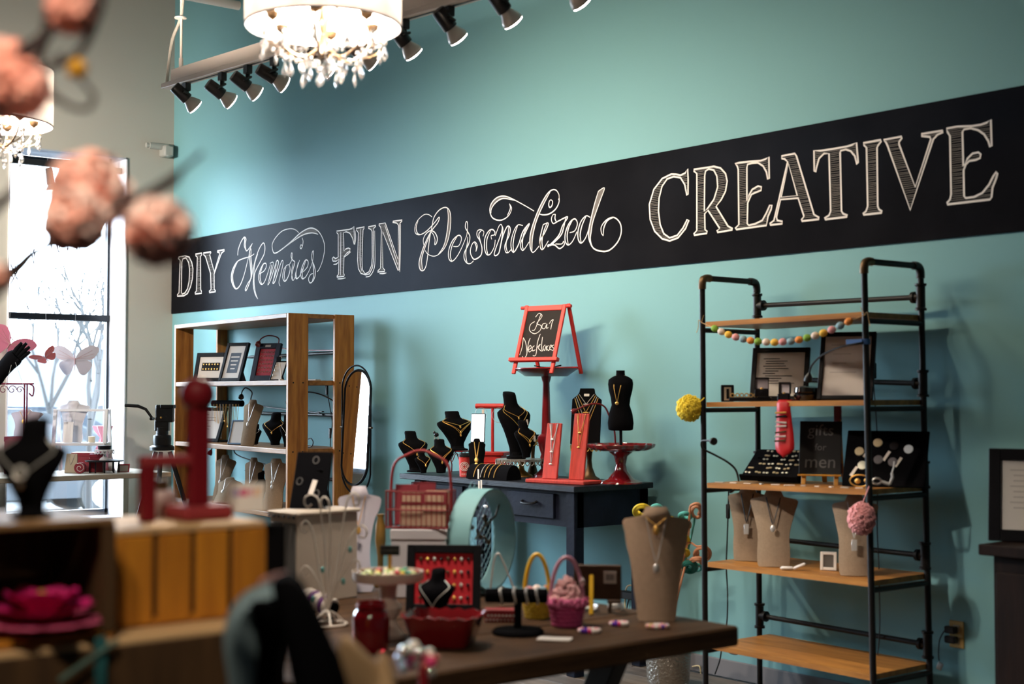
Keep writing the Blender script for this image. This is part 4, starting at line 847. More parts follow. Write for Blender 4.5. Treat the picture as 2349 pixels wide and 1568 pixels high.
# red slat necklace display
p = dk(1292, -.52); k = thing('slat_necklace_stand', 'red stand with two upright grooved slats of necklaces', 'jewelry stand', p, R(12))
mSlat = mat('washed_red_wood', (.52, .045, .032), .6, var=.3, vscale=6, stretch=(12, 12, 1))
MB().box((0, 0, .010), (.40, .17, .02), .004).build('base', mSlat, k, 0)
for x, h_, y in ((-.085, .31, -.01), (.075, .365, .02)):
    SM = tr(x, y, .02) @ rx(R(-9)); sl = MB(SM).box((0, 0, h_/2), (.10, .014, h_), .003).build('slat', mSlat, k, 0)
    for g in range(5): MB(SM).box((-.032+.016*g, -.0065, h_-.03), (.002, .002, .06)).build('groove', mDkRed, sl, 0)
    for q in range(3 if x < 0 else 2):
        cm = MB(SM); e = chain_between(cm, (-.028+.008*q, -.0095, h_-.005), (.03-.004*q, -.0095, h_-.005), h_*(.28+.22*q), .001, 12, .0016, 1.5); cm.ell((e.x, e.y-.002, e.z), (.011, .003, .005), 8, 5); cm.build('necklace', mSilver if x < 0 else mGold, sl)
# scalloped red cake stand with torso
cpk = dk(1424, -.27); cake_stand('glossy red scalloped cake stand at the right end of the desk', cpk, 0, .185, .185, .125, mRedGl, mRedGl, 0, scallop=16)
tz = Z0+.188; tp = dk(1424, -.27, tz); k = thing('torso_form', 'black velvet miniature dress form with a gold necklace on the red cake stand', 'jewelry display', tp, R(38))
secs = [(.10, .052, .045), (.105, .068, .05), (.14, .072, .052), (.19, .066, .048), (.24, .050, .038), (.28, .055, .044), (.32, .066, .052), (.355, .070, .050), (.38, .066, .040), (.395, .045, .03), (.402, .026, .024), (.415, .024, .022), (.43, .024, .022)]
MB().loft([[(a_*math.cos(2*PI*j/22), b_*math.sin(2*PI*j/22), z) for j in range(22)] for z, a_, b_ in secs]).build('torso', mVelvet, k, 60)
MB().lathe([(0, 0), (.035, 0), (.03, .01), (.009, .02), (.009, .105), (0, .105)], 14).build('post', mBlkWood, k)
cm = MB(); pts = cat_rom([(-.022, -.012, .402), (-.03, -.045, .35), (-.022, -.056, .30), (-.012, -.050, .26), (-.002, -.054, .30), (.010, -.048, .35), (.022, -.012, .402)], 4); cm.tube(pts, .0018, 5).ell((-.012, -.054, .25), (.010, .004, .010), 10, 6); cm.build('necklace', mGold, k)
goose('dark red clip lamp curving in front of the layered necklaces', [dk(1412, -.21, tz+.012), dk(1410, -.22, tz+.09), dk(1403, -.24, Z0+.33), dk(1388, -.28, Z0+.415), dk(1365, -.33, Z0+.435), dk(1340, -.37, Z0+.42), dk(1322, -.40, Z0+.40)], .014, mDkRed, clamp=False)
p = dk(1230, -.50); k = thing('bead_coil', 'coil of dark red beads lying on the desk', 'necklace', p, 0)
for i in range(16): MB().ell((.045*math.cos(i*.8)*(1-.02*i), .035*math.sin(i*.8), .008+.002*(i // 8)), .0075, 8, 6).build('bead', mDkRed, k)
# ================================================================ PIPE RACK
YF, YB = -.52, -.11
def line_at(pa, pb, y, z):
    a, b = Wp(*pa, y), Wp(*pb, y); t = (z-a.z)/(b.z-a.z); return a.lerp(b, t)
post = {'FL': ((1611, 666), (1618.5, 1548), YF), 'FR': ((1983, 644), (2003, 1545), YF), 'BL': ((1736, 680), (1742.5, 1500), YB), 'BR': ((2112, 644), (2127, 1303), YB)}
def pz(k, z): return line_at(post[k][0], post[k][1], post[k][2], z)
rack = thing('pipe_rack', 'black iron pipe rack with five wooden shelves against the teal wall', 'shelf rack', (pz('FL', 0).x, YF, 0))
O = V(rack.location)
zL = (Wp(1612, 636, YF).z+Wp(1736, 648, YB).z)/2; zR = (Wp(1983, 601, YF).z+Wp(2112, 608, YB).z)/2
mElb = mat('worn_brass_elbow', (.16, .10, .05), .45, .7, var=.6, vscale=20)
for a, b, zt in (('FL', 'BL', zL), ('FR', 'BR', zR)):
    for q in (a, b): MB().tube([pz(q, .004)-O, pz(q, zt-.03)-O], .0145, 12).build('post', mPipe, rack); MB(tr(pz(q, 0)-O)).lathe([(0, 0), (.04, 0), (.04, .008), (.022, .012), (.02, .03), (0, .03)], 16).build('floor_flange', mPipe, rack)
    A, B = pz(a, zt)-O, pz(b, zt)-O
    MB().tube([A+V((0, .03, 0)), B+V((0, -.03, 0))], .0145, 12).build('top_bar', mPipe, rack)
    for P, s, m_ in ((A, 1, mElb), (B, -1, mPipe)):
        MB().tube(cat_rom([P+V((0, 0, -.055)), P+V((0, 0, -.03)), P+V((0, s*.008, -.008)), P+V((0, s*.03, 0)), P+V((0, s*.055, 0))], 4), .0195, 12).build('elbow', m_, rack)
# rails along the back
def tee(P, d):
    return MB(tr(P)).lathe([(.018, -.062), (.027, -.062), (.027, -.052), (.021, -.048), (.021, .048), (.027, .052), (.027, .062), (.018, .062)], 14).tube([(0, 0, 0), (.04*d, 0, 0)], .020, 12).tube([(.03*d, 0, 0), (.046*d, 0, 0)], .027, 12)
for pa, pb in (((1737, 701), (2112, 681)), ((1739, 868), (2117, 879)), ((1740, 1062), (2120, 1088)), ((1741, 1232), (2122, 1274)), ((1742.5, 1411), (2128, 1478))):
    A, B = Wp(*pa, YB)-O, Wp(*pb, YB)-O
    MB().tube([A, B], .0125, 12).build('back_rail', mPipe, rack); tee(A, 1).build('tee_fitting', mPipe, rack); tee(B, -1).build('tee_fitting', mPipe, rack)
mShelfW = m_wood('honey_shelf_wood', (.47, .21, .045), (.27, .11, .025), 'x', .45)
ends = [((1634, 738), (1976, 716)), ((1622, 922), (1978, 917)), ((1627, 1106), (1984, 1121)), ((1632, 1287), (1990, 1330)), ((1644, 1476), (1993, 1543))]
SHELF = []
for i, (pa, pb) in enumerate(ends):
    A, B = Wp(*pa, YF+.02), Wp(*pb, YF+.02)
    # board spans between the posts, front to back
    xl, xr = pz('FL', A.z).x+.03, pz('FR', B.z).x-.005; sl = (B.z-A.z)/(B.x-A.x); za, zb = A.z+sl*(xl-A.x), A.z+sl*(xr-A.x)
    dxb = pz('BL', A.z).x-pz('FL', A.z).x
    SHELF.append((xl, za, sl)); mb = MB(); t = .024
    y0, y1 = YF-.01, YB+.03; vv = []
    for (x, z, y, s) in ((xl, za, y0, 0), (xr, zb, y0, 0), (xr+.0, zb, y1, 1), (xl+.0, za, y1, 1)): vv += [(x-O.x, y-O.y, z-O.z-t), (x-O.x, y-O.y, z-O.z)]
    mb.add(vv, [(0, 2, 3, 1), (2, 4, 5, 3), (4, 6, 7, 5), (6, 0, 1, 7), (1, 3, 5, 7), (0, 6, 4, 2)]); mb.build('shelf_board', mShelfW, rack, 0)
    for a, b, z in (('FL', 'BL', za), ('FR', 'BR', zb)): MB().tube([pz(a, z-.04)-O, pz(b, z-.04)-O], .0125, 10).build('side_bar', mPipe, rack)
def rk(px, y, i, py=1000):
    x = Wp(px, py, y).x; xl, za, sl = SHELF[i]; return V((x, y, za+sl*(x-xl)+.0015))
# egg garland
EG = [(152,127),(210,155),(272,180),(336,202),(400,220),(466,232),(532,240),(603,246),(677,248),(748,243),(818,238),(890,225),(961,208),(1032,189),(1104,166),(1178,137),(1252,102),(1326,66)]
ecol = [mat('egg_'+n, c, .7) for n, c in (('green', (.22, .42, .045)), ('white', (.75, .62, .55)), ('yellow', (.85, .52, .06)), ('pink', (.75, .33, .34)), ('blue', (.25, .40, .48)), ('orange', (.85, .29, .05)))]
yg = YF-.045; gp = [Wp(1600+x/3.8245, 720+y/3.8245, yg) for x, y in EG]; ga, gb = Wp(1609, 739, YF-.018), Wp(1984, 722, YF-.018)
gar = thing('egg_garland', 'string of pastel wooden eggs hung across the top of the pipe rack', 'garland', ga)
mTw = mat('jute_twine', (.55, .36, .17), .9)
MB().tube([p-ga for p in cat_rom([ga]+gp+[gb], 3)], .0018, 5).build('twine', mTw, gar)
for P, s in ((ga, -1), (gb, 1)):
    MB(tr(P-ga)).tube(cat_rom([(0, 0, .0), (.015*s, -.004, .012), (.02*s, 0, -.02), (.03*s, -.004, -.05)], 4), .0016, 5).tube(cat_rom([(0, 0, 0), (-.012*s, -.004, .02), (-.02*s, -.004, .035)], 3), .0016, 5).build('knot', mTw, gar)
for i, p in enumerate(gp):
    q = gp[min(i+1, 17)]-gp[max(i-1, 0)]; an = math.atan2(q.z, q.x); FM = tr(p-ga) @ ry(-an+PI/2); grv = i % 6 in (0, 4, 5)
    prof = []
    for t in range(17):
        a_ = -PI/2+PI*t/16; rr = .0172*math.cos(a_)*(1-(.07 if grv and t % 3 == 0 and 2 < t < 15 else 0)); prof.append((max(rr, .0004), .0205*math.sin(a_)))
    MB(FM).lathe(prof, 16).build('egg', ecol[i % 6], gar, 30)
def pompom(name, label, pos, r, m, strings, sz=1.25):
    k = thing(name, label, 'ornament', pos, 0); mb = MB(); rd = random.Random(5)
    for i in range(320):
        z = 1-2*(i+.5)/320; a_ = i*2.39996; rr = math.sqrt(1-z*z); n = V((rr*math.cos(a_), rr*math.sin(a_), z)); P = V((n.x*r, n.y*r, n.z*r*sz)); s = r*rd.uniform(.12, .19)
        mb.ell(P+n*rd.uniform(0, .12)*r, (s, s, s), 5, 3)
    b_ = MB().ell((0, 0, 0), (r*.98, r*.98, r*.98*sz), 16, 10).build('core', m, k); o = mb.build('curly_pile', m, k); o['kind'] = 'stuff'
    MB().tube([V(p)-V(pos) for p in cat_rom(strings, 4)], .003, 5).build('hanging_string', m, k)
mYel = mat('lemon_pile', (.80, .62, .05), .9); mPinkP = mat('pink_pile', (.70, .32, .33), .9)
py_ = Wp(1582, 936, YF-.03); pompom('fluffy_egg', 'fluffy yellow egg ornament tied to the left post of the pipe rack', py_, .056, mYel, [py_+V((.02, 0, .05)), Wp(1604, 921, YF-.03), Wp(1616, 912, YF-.02)], 1.0)
pk_ = Wp(1977, 1189, YF-.06); pompom('fluffy_egg', 'fluffy pink egg ornament hanging from the right front post', pk_, .052, mPinkP, [pk_+V((0, 0, .05)), Wp(1982, 1145, YF-.05), Wp(1994, 1115, YF-.03)], 1.2)
# --- second shelf
def ring_box(label, p, a, w_, h, openlid=True):
    k = thing('ring_box', label, 'ring box', p, a, 'black ring boxes'); d_ = w_*.9
    if openlid:
        MB().box((0, 0, h*.2), (w_, d_, h*.4), .003).build('base', mBlkWood, k, 0); LM = tr(0, d_/2, h*.4) @ rx(R(-12))
        MB(LM).box((0, .006, h*.3), (w_, .012, h*.6), .002).box((-w_/2+.002, -.008, h*.3), (.004, .02, h*.6)).box((w_/2-.002, -.008, h*.3), (.004, .02, h*.6)).box((0, -.008, h*.6-.002), (w_, .02, .004)).build('lid', mBlkWood, k, 0)
        MB(LM).box((0, -.001, h*.3), (w_*.88, .002, h*.54)).build('satin_lining', mat('lilac_satin', (.62, .55, .60), .4), k, 0); MB().ell((0, 0, h*.42), (w_*.12, w_*.12, w_*.1), 8, 6).build('ring', mGold, k)
    else:
        MB().box((0, 0, h/2), (w_, d_, h), .003).build('case', mBlkWood, k, 0); MB().box((0, -d_/2-.001, h*.47), (w_*.55, .002, h*.78)).build('lining', mat('tan_lining', (.40, .33, .24), .5), k, 0); MB().box((0, -d_/2-.003, h*.47), (w_*.2, .003, h*.6)).build('bracelet', mat('dark_metal', (.02, .02, .02), .3, .8), k, 0)
ring_box('upright black watch box at the left of the second shelf', rk(1669, -.46, 1), R(45), .062, .082, False)
k = thing('display_tray', 'low black tray of gold rings between the black boxes', 'tray', rk(1722, -.44, 1), R(35))
MB().box((0, 0, .01), (.20, .07, .02), .004).build('tray', mBlkWood, k, 0)
for i in range(6): MB().tube([(-.085+.022*i+.009*math.cos(t), -.01+.012*(i % 2), .029+.009*math.sin(t)) for t in [2*PI*q/10 for q in range(10)]], .0028, 5, True).build('ring', mGold, k)
ring_box('open black ring box with lilac lining standing on the low tray', rk(1748, -.42, 1)+V((0, 0, .022)), R(40), .068, .09)
ring_box('open black ring box just above the red tie', rk(1799, -.47, 1), R(30), .054, .085)
frame('black frame with a printed text sheet on the second shelf', rk(1786, -.28, 1), R(28), .285, .275, .024, mBlkWood, 18, .02, art=art_lines(11, seed=3), group='framed text sheets on the pipe rack')
frame('black frame with a glossy reflecting sheet at the right of the second shelf', rk(1938, -.36, 1), R(26), .255, .335, .02, mBlkWood, 20, .024, paper=mat('glossy_sheet', (.72, .68, .66), .15, coat=.8), art=art_lines(4, mat('faint_ink', (.45, .42, .42), .8), seed=9), group='framed text sheets on the pipe rack')
k = thing('glass_bowl', 'round glossy black bowl between the two frames', 'bowl', rk(1852, -.40, 1), 0)
MB().lathe([(0, 0), (.05, 0), (.062, .02), (.062, .028), (.056, .032), (.062, .04), (.058, .06), (.035, .068), (0, .07)], 26).build('bowl', mat('black_gloss', (.008, .007, .007), .08, coat=1), k)
goose('black clip lamp taped to the right front post with blue tape', [pz('FR', Wp(1990, 786, YF).z)+V((0, -.02, 0)), Wp(1960, 789, YF-.05), Wp(1920, 798, YF-.04), Wp(1885, 815, YF+.02), Wp(1862, 838, YF+.05), Wp(1856, 858, YF+.06)], .018, clamp=False)
tp_ = pz('FR', Wp(1990, 783, YF).z); k = thing('blue_tape', 'blue tape wound round the right front post', 'tape', tp_, 0)
MB().lathe([(.0165, -.012), (.020, -.012), (.020, .012), (.0165, .012)], 14).box((-.045, -.022, 0), (.09, .006, .022), .002).build('tape', mat('painters_blue', (.03, .10, .28), .6), k, 0)
# tie with clips
tz_ = SHELF[1][1]; tpz = rk(1799, YF-.014, 1); k = thing('necktie', 'bright red satin necktie with metal tie clips hanging off the second shelf', 'necktie', tpz, R(12))
mTie = mat('red_satin', (.42, .008, .011), .45, spec=.3)
TY_ = lambda z: -.012-.010*math.sin(z*18)
rows = [(.0, .10, .033), (.0, .004, .034), (-.002, -.012, .034), (-.004, -.05, .036), (-.003, -.10, .040), (.002, -.15, .045), (.006, -.20, .049), (.008, -.222, .048), (.006, -.24, .034), (.004, -.262, .0006)]
vv = []; fs = []
for i, (cx, z, hw_) in enumerate(rows):
    for j in range(5):
        x = cx+hw_*(-1+j/2); y = (0.09 if i == 0 else (.004 if i == 1 else TY_(z)))+.004*abs(j-2); vv.append((x, y, z if i else .004))
for i in range(len(rows)-1):
    for j in range(4): fs.append((i*5+j, i*5+j+1, i*5+j+6, i*5+j+5))
ob = MB().add(vv, fs).build('silk', mTie, k, 60); md = ob.modifiers.new('t', 'SOLIDIFY'); md.thickness = .004
for z, m_, an in ((-.055, mGold, 3), (-.073, mat('dark_metal', (.02, .02, .02), .3, .8), 6), (-.100, mSilver, -3), (-.118, mSilver, 2), (-.145, mBronze, 8), (-.165, mSilver, 2), (-.185, mBronze, 5)):
    MB(tr(-.012, TY_(z)-.006, z) @ ry(R(-an))).box((0, 0, 0), (.058, .005, .008), .0015).build('tie_clip', m_, k, 0)
tag(MB(tr(rk(1922, -.22, 1)+V((0, 0, -.027)))).box((0, 0, -.16), (.045, .005, .32), .002).build('hanging_ribbon', mDkRed, None, 0), 'dark red tie hanging behind the gifts chalkboard', 'necktie')
# --- third shelf
mStud = [mat('stud_%d' % i, c, .3, .3) for i, c in enumerate(((.72, .72, .60), (.62, .52, .32), (.75, .75, .7)))]
k = thing('cufflink_tray', 'sloping black tray covered with pairs of silver cufflinks', 'display tray', rk(1768, -.40, 2), R(17))
LM = tr(0, 0, .02) @ rx(R(32)); MB(LM).box((0, .10, .012), (.29, .23, .03), .004).build('tray', mVelvet, k, 0); MB().box((0, .11, .06), (.22, .03, .12)).build('support', mVelvet, k, 0); MB(LM).box((0, -.02, .02), (.30, .012, .035), .003).build('front_lip', mVelvet, k, 0)
sm = [MB().ell((0, 0, 0), (.0075, .0058, .0035), 8, 5).build('cufflink', mStud[0], k), MB().box((0, 0, 0), (.014, .009, .005), .001).build('cufflink', mStud[1], k, 0)]; rd = random.Random(4); first = [True, True]
for i in range(6):
    for j in range(6):
        if rd.random() < .12: continue
        for s in (0, 1):
            t = (i+j) % 2; o = sm[t]
            if not first[t]: o = o.copy(); C.objects.link(o); o.parent = k
            first[t] = False
            o.matrix_local = LM @ tr(-.122+.046*j+.018*s+rd.uniform(-.004, .004), .01+.036*i+rd.uniform(-.004, .004), .031)
# gifts chalkboard
k = thing('chalkboard_sign', 'small black chalkboard on a wooden easel reading gifts for men', 'sign', rk(1880, -.37, 2), R(30))
LM = tr(0, 0, .05) @ rx(R(-12)); MB(LM).box((0, 0, .125), (.195, .010, .25), .002).build('slate', mat('grey_slate', (.012, .012, .013), .7, spec=.2), k, 0)
mEw = m_wood('yellow_easel_wood', (.55, .27, .03), (.35, .16, .02), 'z')
for s in (-1, 1): MB(tr(s*.075, -.006, 0) @ rx(R(-12))).box((0, 0, .15), (.022, .008, .30), .002).build('easel_leg', mEw, k, 0)
MB().bar((0, .065, .27), (0, .15, .004), .022, .008).build('easel_leg', mEw, k, 0); MB().bar((.085, .065, .3), (.085, .16, .02), .01, .02).build('easel_leg', mEw, k, 0); MB(tr(0, -.01, .045)).box((0, 0, 0), (.20, .02, .008), .002).build('easel_ledge', mEw, k, 0)
mFaint = mat('faint_chalk', (.11, .11, .11), .95)
for t_, z, sz in (('gifts', .205, .075), ('for', .125, .045), ('men', .055, .085)): text_part('chalk_lettering', t_, sz, mFaint, k, LM @ tr(0, -.0056, z) @ TXT, shear=.05)
# watch board
k = thing('watch_board', 'black sloping board of round watches at the right of the third shelf', 'display board', rk(2024, -.34, 2), R(24))
LM = rx(R(-28)); MB(LM).box((0, 0, .14), (.37, .012, .28), .003).build('board', mVelvet, k, 0); MB().bar((0, .09, .17), (0, .18, .003), .10, .008).build('easel_leg', mVelvet, k, 0)
for x, z, m_ in ((-.12, .17, mStud[1]), (-.04, .215, mStud[1]), (.035, .20, mat('dark_metal', (.02, .02, .02), .3, .8)), (.10, .185, mat('pearl_dial', (.75, .82, .9), .2)), (-.10, .10, mStud[0]), (-.03, .13, mat('grey_dial', (.12, .11, .12), .4)), (.035, .12, mat('grey_dial', (.12, .11, .12), .4))):
    wch = MB(LM @ tr(x, -.008, z) @ rx(R(90))).lathe([(0, 0), (.021, 0), (.021, .006), (0, .007)], 16).build('watch', m_, k)
for x, z in ((-.135, .07), (-.085, .165), (.005, .15), (.06, .12)): MB(LM @ tr(x, -.010, z) @ ry(R(28))).box((0, 0, 0), (.013, .002, .052)).build('price_tag', mTagP, k, 0)
p = rk(2040, -.44, 2); k = thing('bottle_opener', 'silver bottle opener leaning against the watch board', 'bottle opener', p, R(28))
MB(tr(0, 0, .02)).tube([(.0, 0, .0), (-.04, 0, .012)], .008, 6).tube([(-.055+.02*math.cos(t), 0, .012+.013*math.sin(t)) for t in [2*PI*q/14 for q in range(14)]], .005, 6, True).tube([(0, 0, 0), (.012, 0, .03), (.01, 0, .05)], .007, 6).build('opener', mSilver, k); MB(tr(0, 0, .02)).tube([(.01, .0, .05), (.018, 0, .075), (.02, .002, .10)], .004, 6).build('key_ring', mSilver, k)
p = rk(1972, -.46, 2); k = thing('watch_chain', 'gold and silver pocket chain looped on the third shelf', 'chain', p, R(28))
MB().tube([(.045*math.cos(t), .0, .032+.026*math.sin(t)) for t in [2*PI*q/22 for q in range(22)]], .0032, 6, True).build('chain', mGold, k); MB().ell((-.01, -.006, .03), (.013, .006, .012), 10, 7).ell((.028, -.006, .034), (.010, .006, .010), 10, 7).build('charm', mGold, k)
rd = random.Random(11)
nb = ['beside the left post', 'left of the cufflink tray', 'under the left corner of the cufflink tray', 'before the cufflink tray', 'under the tip of the red tie', 'at the right end of the cufflink tray', 'before the yellow easel leg', 'below the gifts chalkboard', 'right of the gifts chalkboard', 'before the pocket chain', 'beside the right front post']
for i in range(11):
    px = 1650+i*32; p = rk(px, YF+.005+rd.uniform(0, .03), 2)
    tag(MB(tr(p) @ rz(rd.uniform(-.6, .9))).box((0, 0, .002), (rd.uniform(.02, .05), .014, .004), .001).build('loose_tag', mTagP if i % 3 else mSilver, None, 0), 'loose tag on the third shelf edge, '+nb[i], 'price tag', 'loose tags along the third shelf edge')
# left lamp with cord
goose('black clip lamp with its head left of the rack', [rk(1694, -.40, 2)+V((0, 0, .004)), Wp(1688, 1078, -.42), Wp(1670, 1060, -.45), Wp(1640, 1043, -.49), Wp(1612, 1028, -.56), Wp(1610, 1012, -.57), Wp(1622, 1010, -.58), Wp(1632, 1011, -.60)], .017, clamp=False)
k = thing('spring_clamp', 'black spring clamp under the third shelf', 'clamp', Wp(1692, 1116, -.42), R(15)); MB().bar((.06, 0, .012), (-.0, 0, .0), .03, .014, .003).bar((-.0, 0, 0), (-.04, 0, -.03), .022, .010, .003).build('jaw', mBlkPlast, k, 0)
cord('black cord with inline switch hanging from the third shelf of the rack', [Wp(1672, 1108, -.2), Wp(1671, 1140, -.2), Wp(1670, 1180, -.2), Wp(1668, 1240, -.2), Wp(1666, 1300, -.2), Wp(1669, 1360, -.2), Wp(1667, 1430, -.2), Wp(1657, 1470, -.2), Wp(1652, 1510, -.2), Wp(1640, 1545, -.15)], .0038, switch=Wp(1670, 1172, -.2))
cord('thin black cord hanging behind the right side of the rack', [Wp(2002, 800, -.13), Wp(2004, 830, -.13), Wp(2004, 880, -.13), Wp(2010, 960, -.13), Wp(2014, 1060, -.13), Wp(2012, 1200, -.13), Wp(2016, 1300, -.13), Wp(2018, 1440, -.13), Wp(2012, 1510, -.13)], .0028, switch=Wp(2005, 850, -.13))
cord('loop of black cord below the lowest rack shelf', [Wp(1662, 1480, -.2), Wp(1672, 1495, -.2), Wp(1690, 1500, -.2), Wp(1697, 1490, -.2), Wp(1696, 1480, -.2)], .004)
# --- fourth shelf
neck_form('linen display with a dark cord and tag pendant at the left of the fourth shelf', rk(1712, -.36, 3), R(34), .362, .20, lean=8, chains=((.40, 'cord'),), waist=.66, pend='tag')
neck_form('linen display with black cord and heart pendant on the fourth shelf', rk(1772, -.45, 3), R(36), .36, .225, lean=8, chains=((.36, 'cord'),), waist=.64)
neck_form('linen display with a small tag pendant behind the pink fluffy egg', rk(1958, -.43, 3), R(34), .362, .205, lean=8, chains=((.45, 'silver'),), waist=.66, pend='tag')
frame('small white square frame with a dark print on the fourth shelf', rk(1898, -.36, 3), R(30), .075, .085, .014, mat('white_frame', (.75, .72, .68), .6), 8, .012, paper=mat('dark_print', (.10, .09, .08), .6))
k = thing('paper_label', 'folded white paper label on the fourth shelf', 'label', rk(1818, -.47, 3), R(38)); MB().box((-.03, 0, .008), (.06, .03, .014), .006).bar((.0, 0, .006), (.055, 0, .03), .03, .012, .004).build('label', mPaper, k, 40)
# ---------------------------------------------------------------- right cabinet with frame
mDarkW = m_wood('dark_walnut', (.014, .006, .0035), (.007, .003, .002), 'z', .5, spec=.15)
cz = Wp(2243, 1247, -.52).z; cx = Wp(2243, 1250, -.52).x
k = thing('dark_cabinet', 'dark walnut cabinet at the right edge of the picture', 'cabinet', (cx, -.52, 0))
MB().box((.6, .25, cz-.022), (1.2, .50, .044), .004).build('top', mDarkW, k, 0); MB().box((.6, .26, (cz-.044)/2), (1.11, .44, cz-.046), .003).build('body', mDarkW, k, 0)
for i in range(2):
    d_ = MB().box((.325+.55*i, .032, (cz-.1)/2+.02), (.52, .018, cz-.16), .003).build('door', mDarkW, k, 0); MB().ell((.56+.08*i, .016, cz*.55), .012, 10, 7).build('knob', mBronze, d_)
frame('black frame with a printed notice on the dark cabinet', V((Wp(2372, 1245, -.30).x, -.30, cz+.001)), R(24), .36, .385, .048, mBlkWood, 8, .022, art=art_lines(8, mat('faint_ink', (.45, .42, .42), .8), seed=5), group=None)
# ---------------------------------------------------------------- wall outlets
mIv = mat('ivory_plate', (.55, .36, .12), .5)
def outlet(label, p, plugs):
    k = thing('wall_outlet', label, 'outlet', p, 0); MB().box((0, -.004, 0), (.075, .008, .122), .003).build('cover_plate', plugs, k, 0)
    for z in (-.027, .027): MB().box((0, -.0085, z), (.034, .003, .03), .001).build('socket', mat('ivory_socket', (.5, .42, .30), .4), k, 0)
    return k
po = Wp(2196, 1454, 0); outlet('ivory wall outlet with black chargers right of the pipe rack', po, mIv)
k = thing('phone_charger', 'black double charger plugged into the outlet by the rack', 'charger', po+V((-.0, -.012, .0)), 0)
MB().box((-.012, -.02, .022), (.055, .034, .032), .005).box((-.012, -.02, -.022), (.055, .034, .032), .005).build('plug', mBlkPlast, k, 0); MB().tube([p-po+V((0, .012, 0)) for p in cat_rom([po+V((-.04, -.035, .02)), Wp(2156, 1465, -.05), Wp(2153, 1495, -.05), Wp(2154, 1515, -.05)], 4)], .003, 6).build('cable', mCord, k); MB(tr(Wp(2156, 1527, -.05)-po+V((0, .012, 0))) @ ry(.4)).box((0, 0, 0), (.026, .012, .036), .003).build('connector', mSilver, k, 0)
po2 = Wp(1464, 1356, 0); outlet('white wall outlet with black plug behind the linen bust', po2, mat('white_plate', (.6, .58, .54), .5))
k = thing('power_plug', 'black power adapter lying out of the outlet below the desk', 'plug', po2+V((0, -.012, -.02)), 0); MB().box((-.03, -.03, 0), (.12, .045, .045), .006).bar((-.09, -.03, 0), (-.16, -.03, -.01), .02, .02, .004).build('adapter', mBlkPlast, k, 0); MB().tube(cat_rom([(-.16, -.03, -.01), (-.19, -.03, -.06), (-.2, -.03, -.16)], 4), .004, 6).tube(cat_rom([(-.03, -.03, -.02), (-.05, -.03, -.08), (-.05, -.03, -.2)], 4), .004, 6).build('cable', mCord, k)
mYc = mat('cream_cord', (.62, .52, .30), .5)
cord('cream power cord running down from the outlet below the desk', [po2+V((0, -.01, .03)), po2+V((-.05, -.03, .03)), po2+V((-.075, -.03, -.02)), po2+V((-.08, -.03, -.15)), po2+V((-.10, -.04, -po2.z+.05)), po2+V((-.3, -.08, -po2.z+.008)), po2+V((-.6, -.1, -po2.z+.008))], .005, mYc)
cord('cream cord looping up behind the hammered planter', [Wp(1588, 1528, -.03), Wp(1600, 1526, -.03), Wp(1606, 1530, -.03), Wp(1607, 1545, -.03), Wp(1603, 1554, -.03)], .004, mYc)
# ---------------------------------------------------------------- hammered planter with curly stems
hp = V((Zp(1533, 1572, 0).x, Zp(1533, 1572, 0).y, 0))
k = thing('hammered_planter', 'hammered silver planter on the floor behind the wooden table', 'planter', hp, 0)
mHam = mat('hammered_silver', (.42, .39, .34), .25, .9, bump=1.2, bscale=70)
MB().lathe([(0, 0), (.10, 0), (.108, .02), (.122, .25), (.124, .26), (.118, .26), (.105, .03), (0, .03)], 36).build('pot', mHam, k)
MB().lathe([(0, .20), (.114, .20), (.114, .22), (0, .22)], 24).build('filler', mBlkPlast, k)
stems = thing('curly_stems', 'bunch of curled yellow, aqua and peach decorative stems in the planter', 'decoration', hp+V((0, 0, .222)), 0)
mYs, mAq, mPe, mDg = mat('yellow_stem', (.72, .55, .03), .7), mat('aqua_stem', (.10, .48, .45), .7), mat('peach_stem', (.62, .29, .16), .7), mat('deep_green_stem', (.01, .16, .13), .7)
ud = dep(hp)/F; bz = hp.z+.222
def stem_at(px, py, off=0): return Dp(px, py, dep(hp)+off)-V(stems.location)
def curl(cx, cy, r0, turns, m, tail, ph=0, sq=.7, rad=.009, off=0, dz=.05):
    pts = [V((0, 0, 0))+V((random.uniform(-.03, .03), random.uniform(-.03, .03), 0))]
    pts.append(stem_at(tail[0], tail[1], off)*.5 + V((0, 0, .02))); pts.append(stem_at(*tail, off))
    n = int(turns*8)
    for i in range(n+1):
        t = i/n; a_ = ph+2*PI*turns*t; rr = r0*(1-.55*t); pts.append(stem_at(cx+rr*math.cos(a_), cy+rr*sq*math.sin(a_), off+dz*math.sin(a_)))
    P = cat_rom(pts, 4); MB().tube(P, [rad*min(1, .35+.65*i/(len(P)*.4)) for i in range(len(P))], 8).build('curled_stem', m, stems)
curl(1474, 1172, 22, 2.2, mYs, (1495, 1215), 1.5, .75, .010); curl(1508, 1170, 20, 1.1, mAq, (1525, 1215), .3, .9, .010, .03); curl(1538, 1195, 18, 1.2, mYs, (1528, 1230), .6, .7, .009, .05)
curl(1572, 1183, 16, 1.7, mAq, (1592, 1200), .2, .6, .010, .04); curl(1598, 1172, 16, 1.6, mPe, (1578, 1240), 3.3, 1.2, .009); curl(1578, 1205, 8, 1, mPe, (1570, 1235), 3, 1.4, .007)
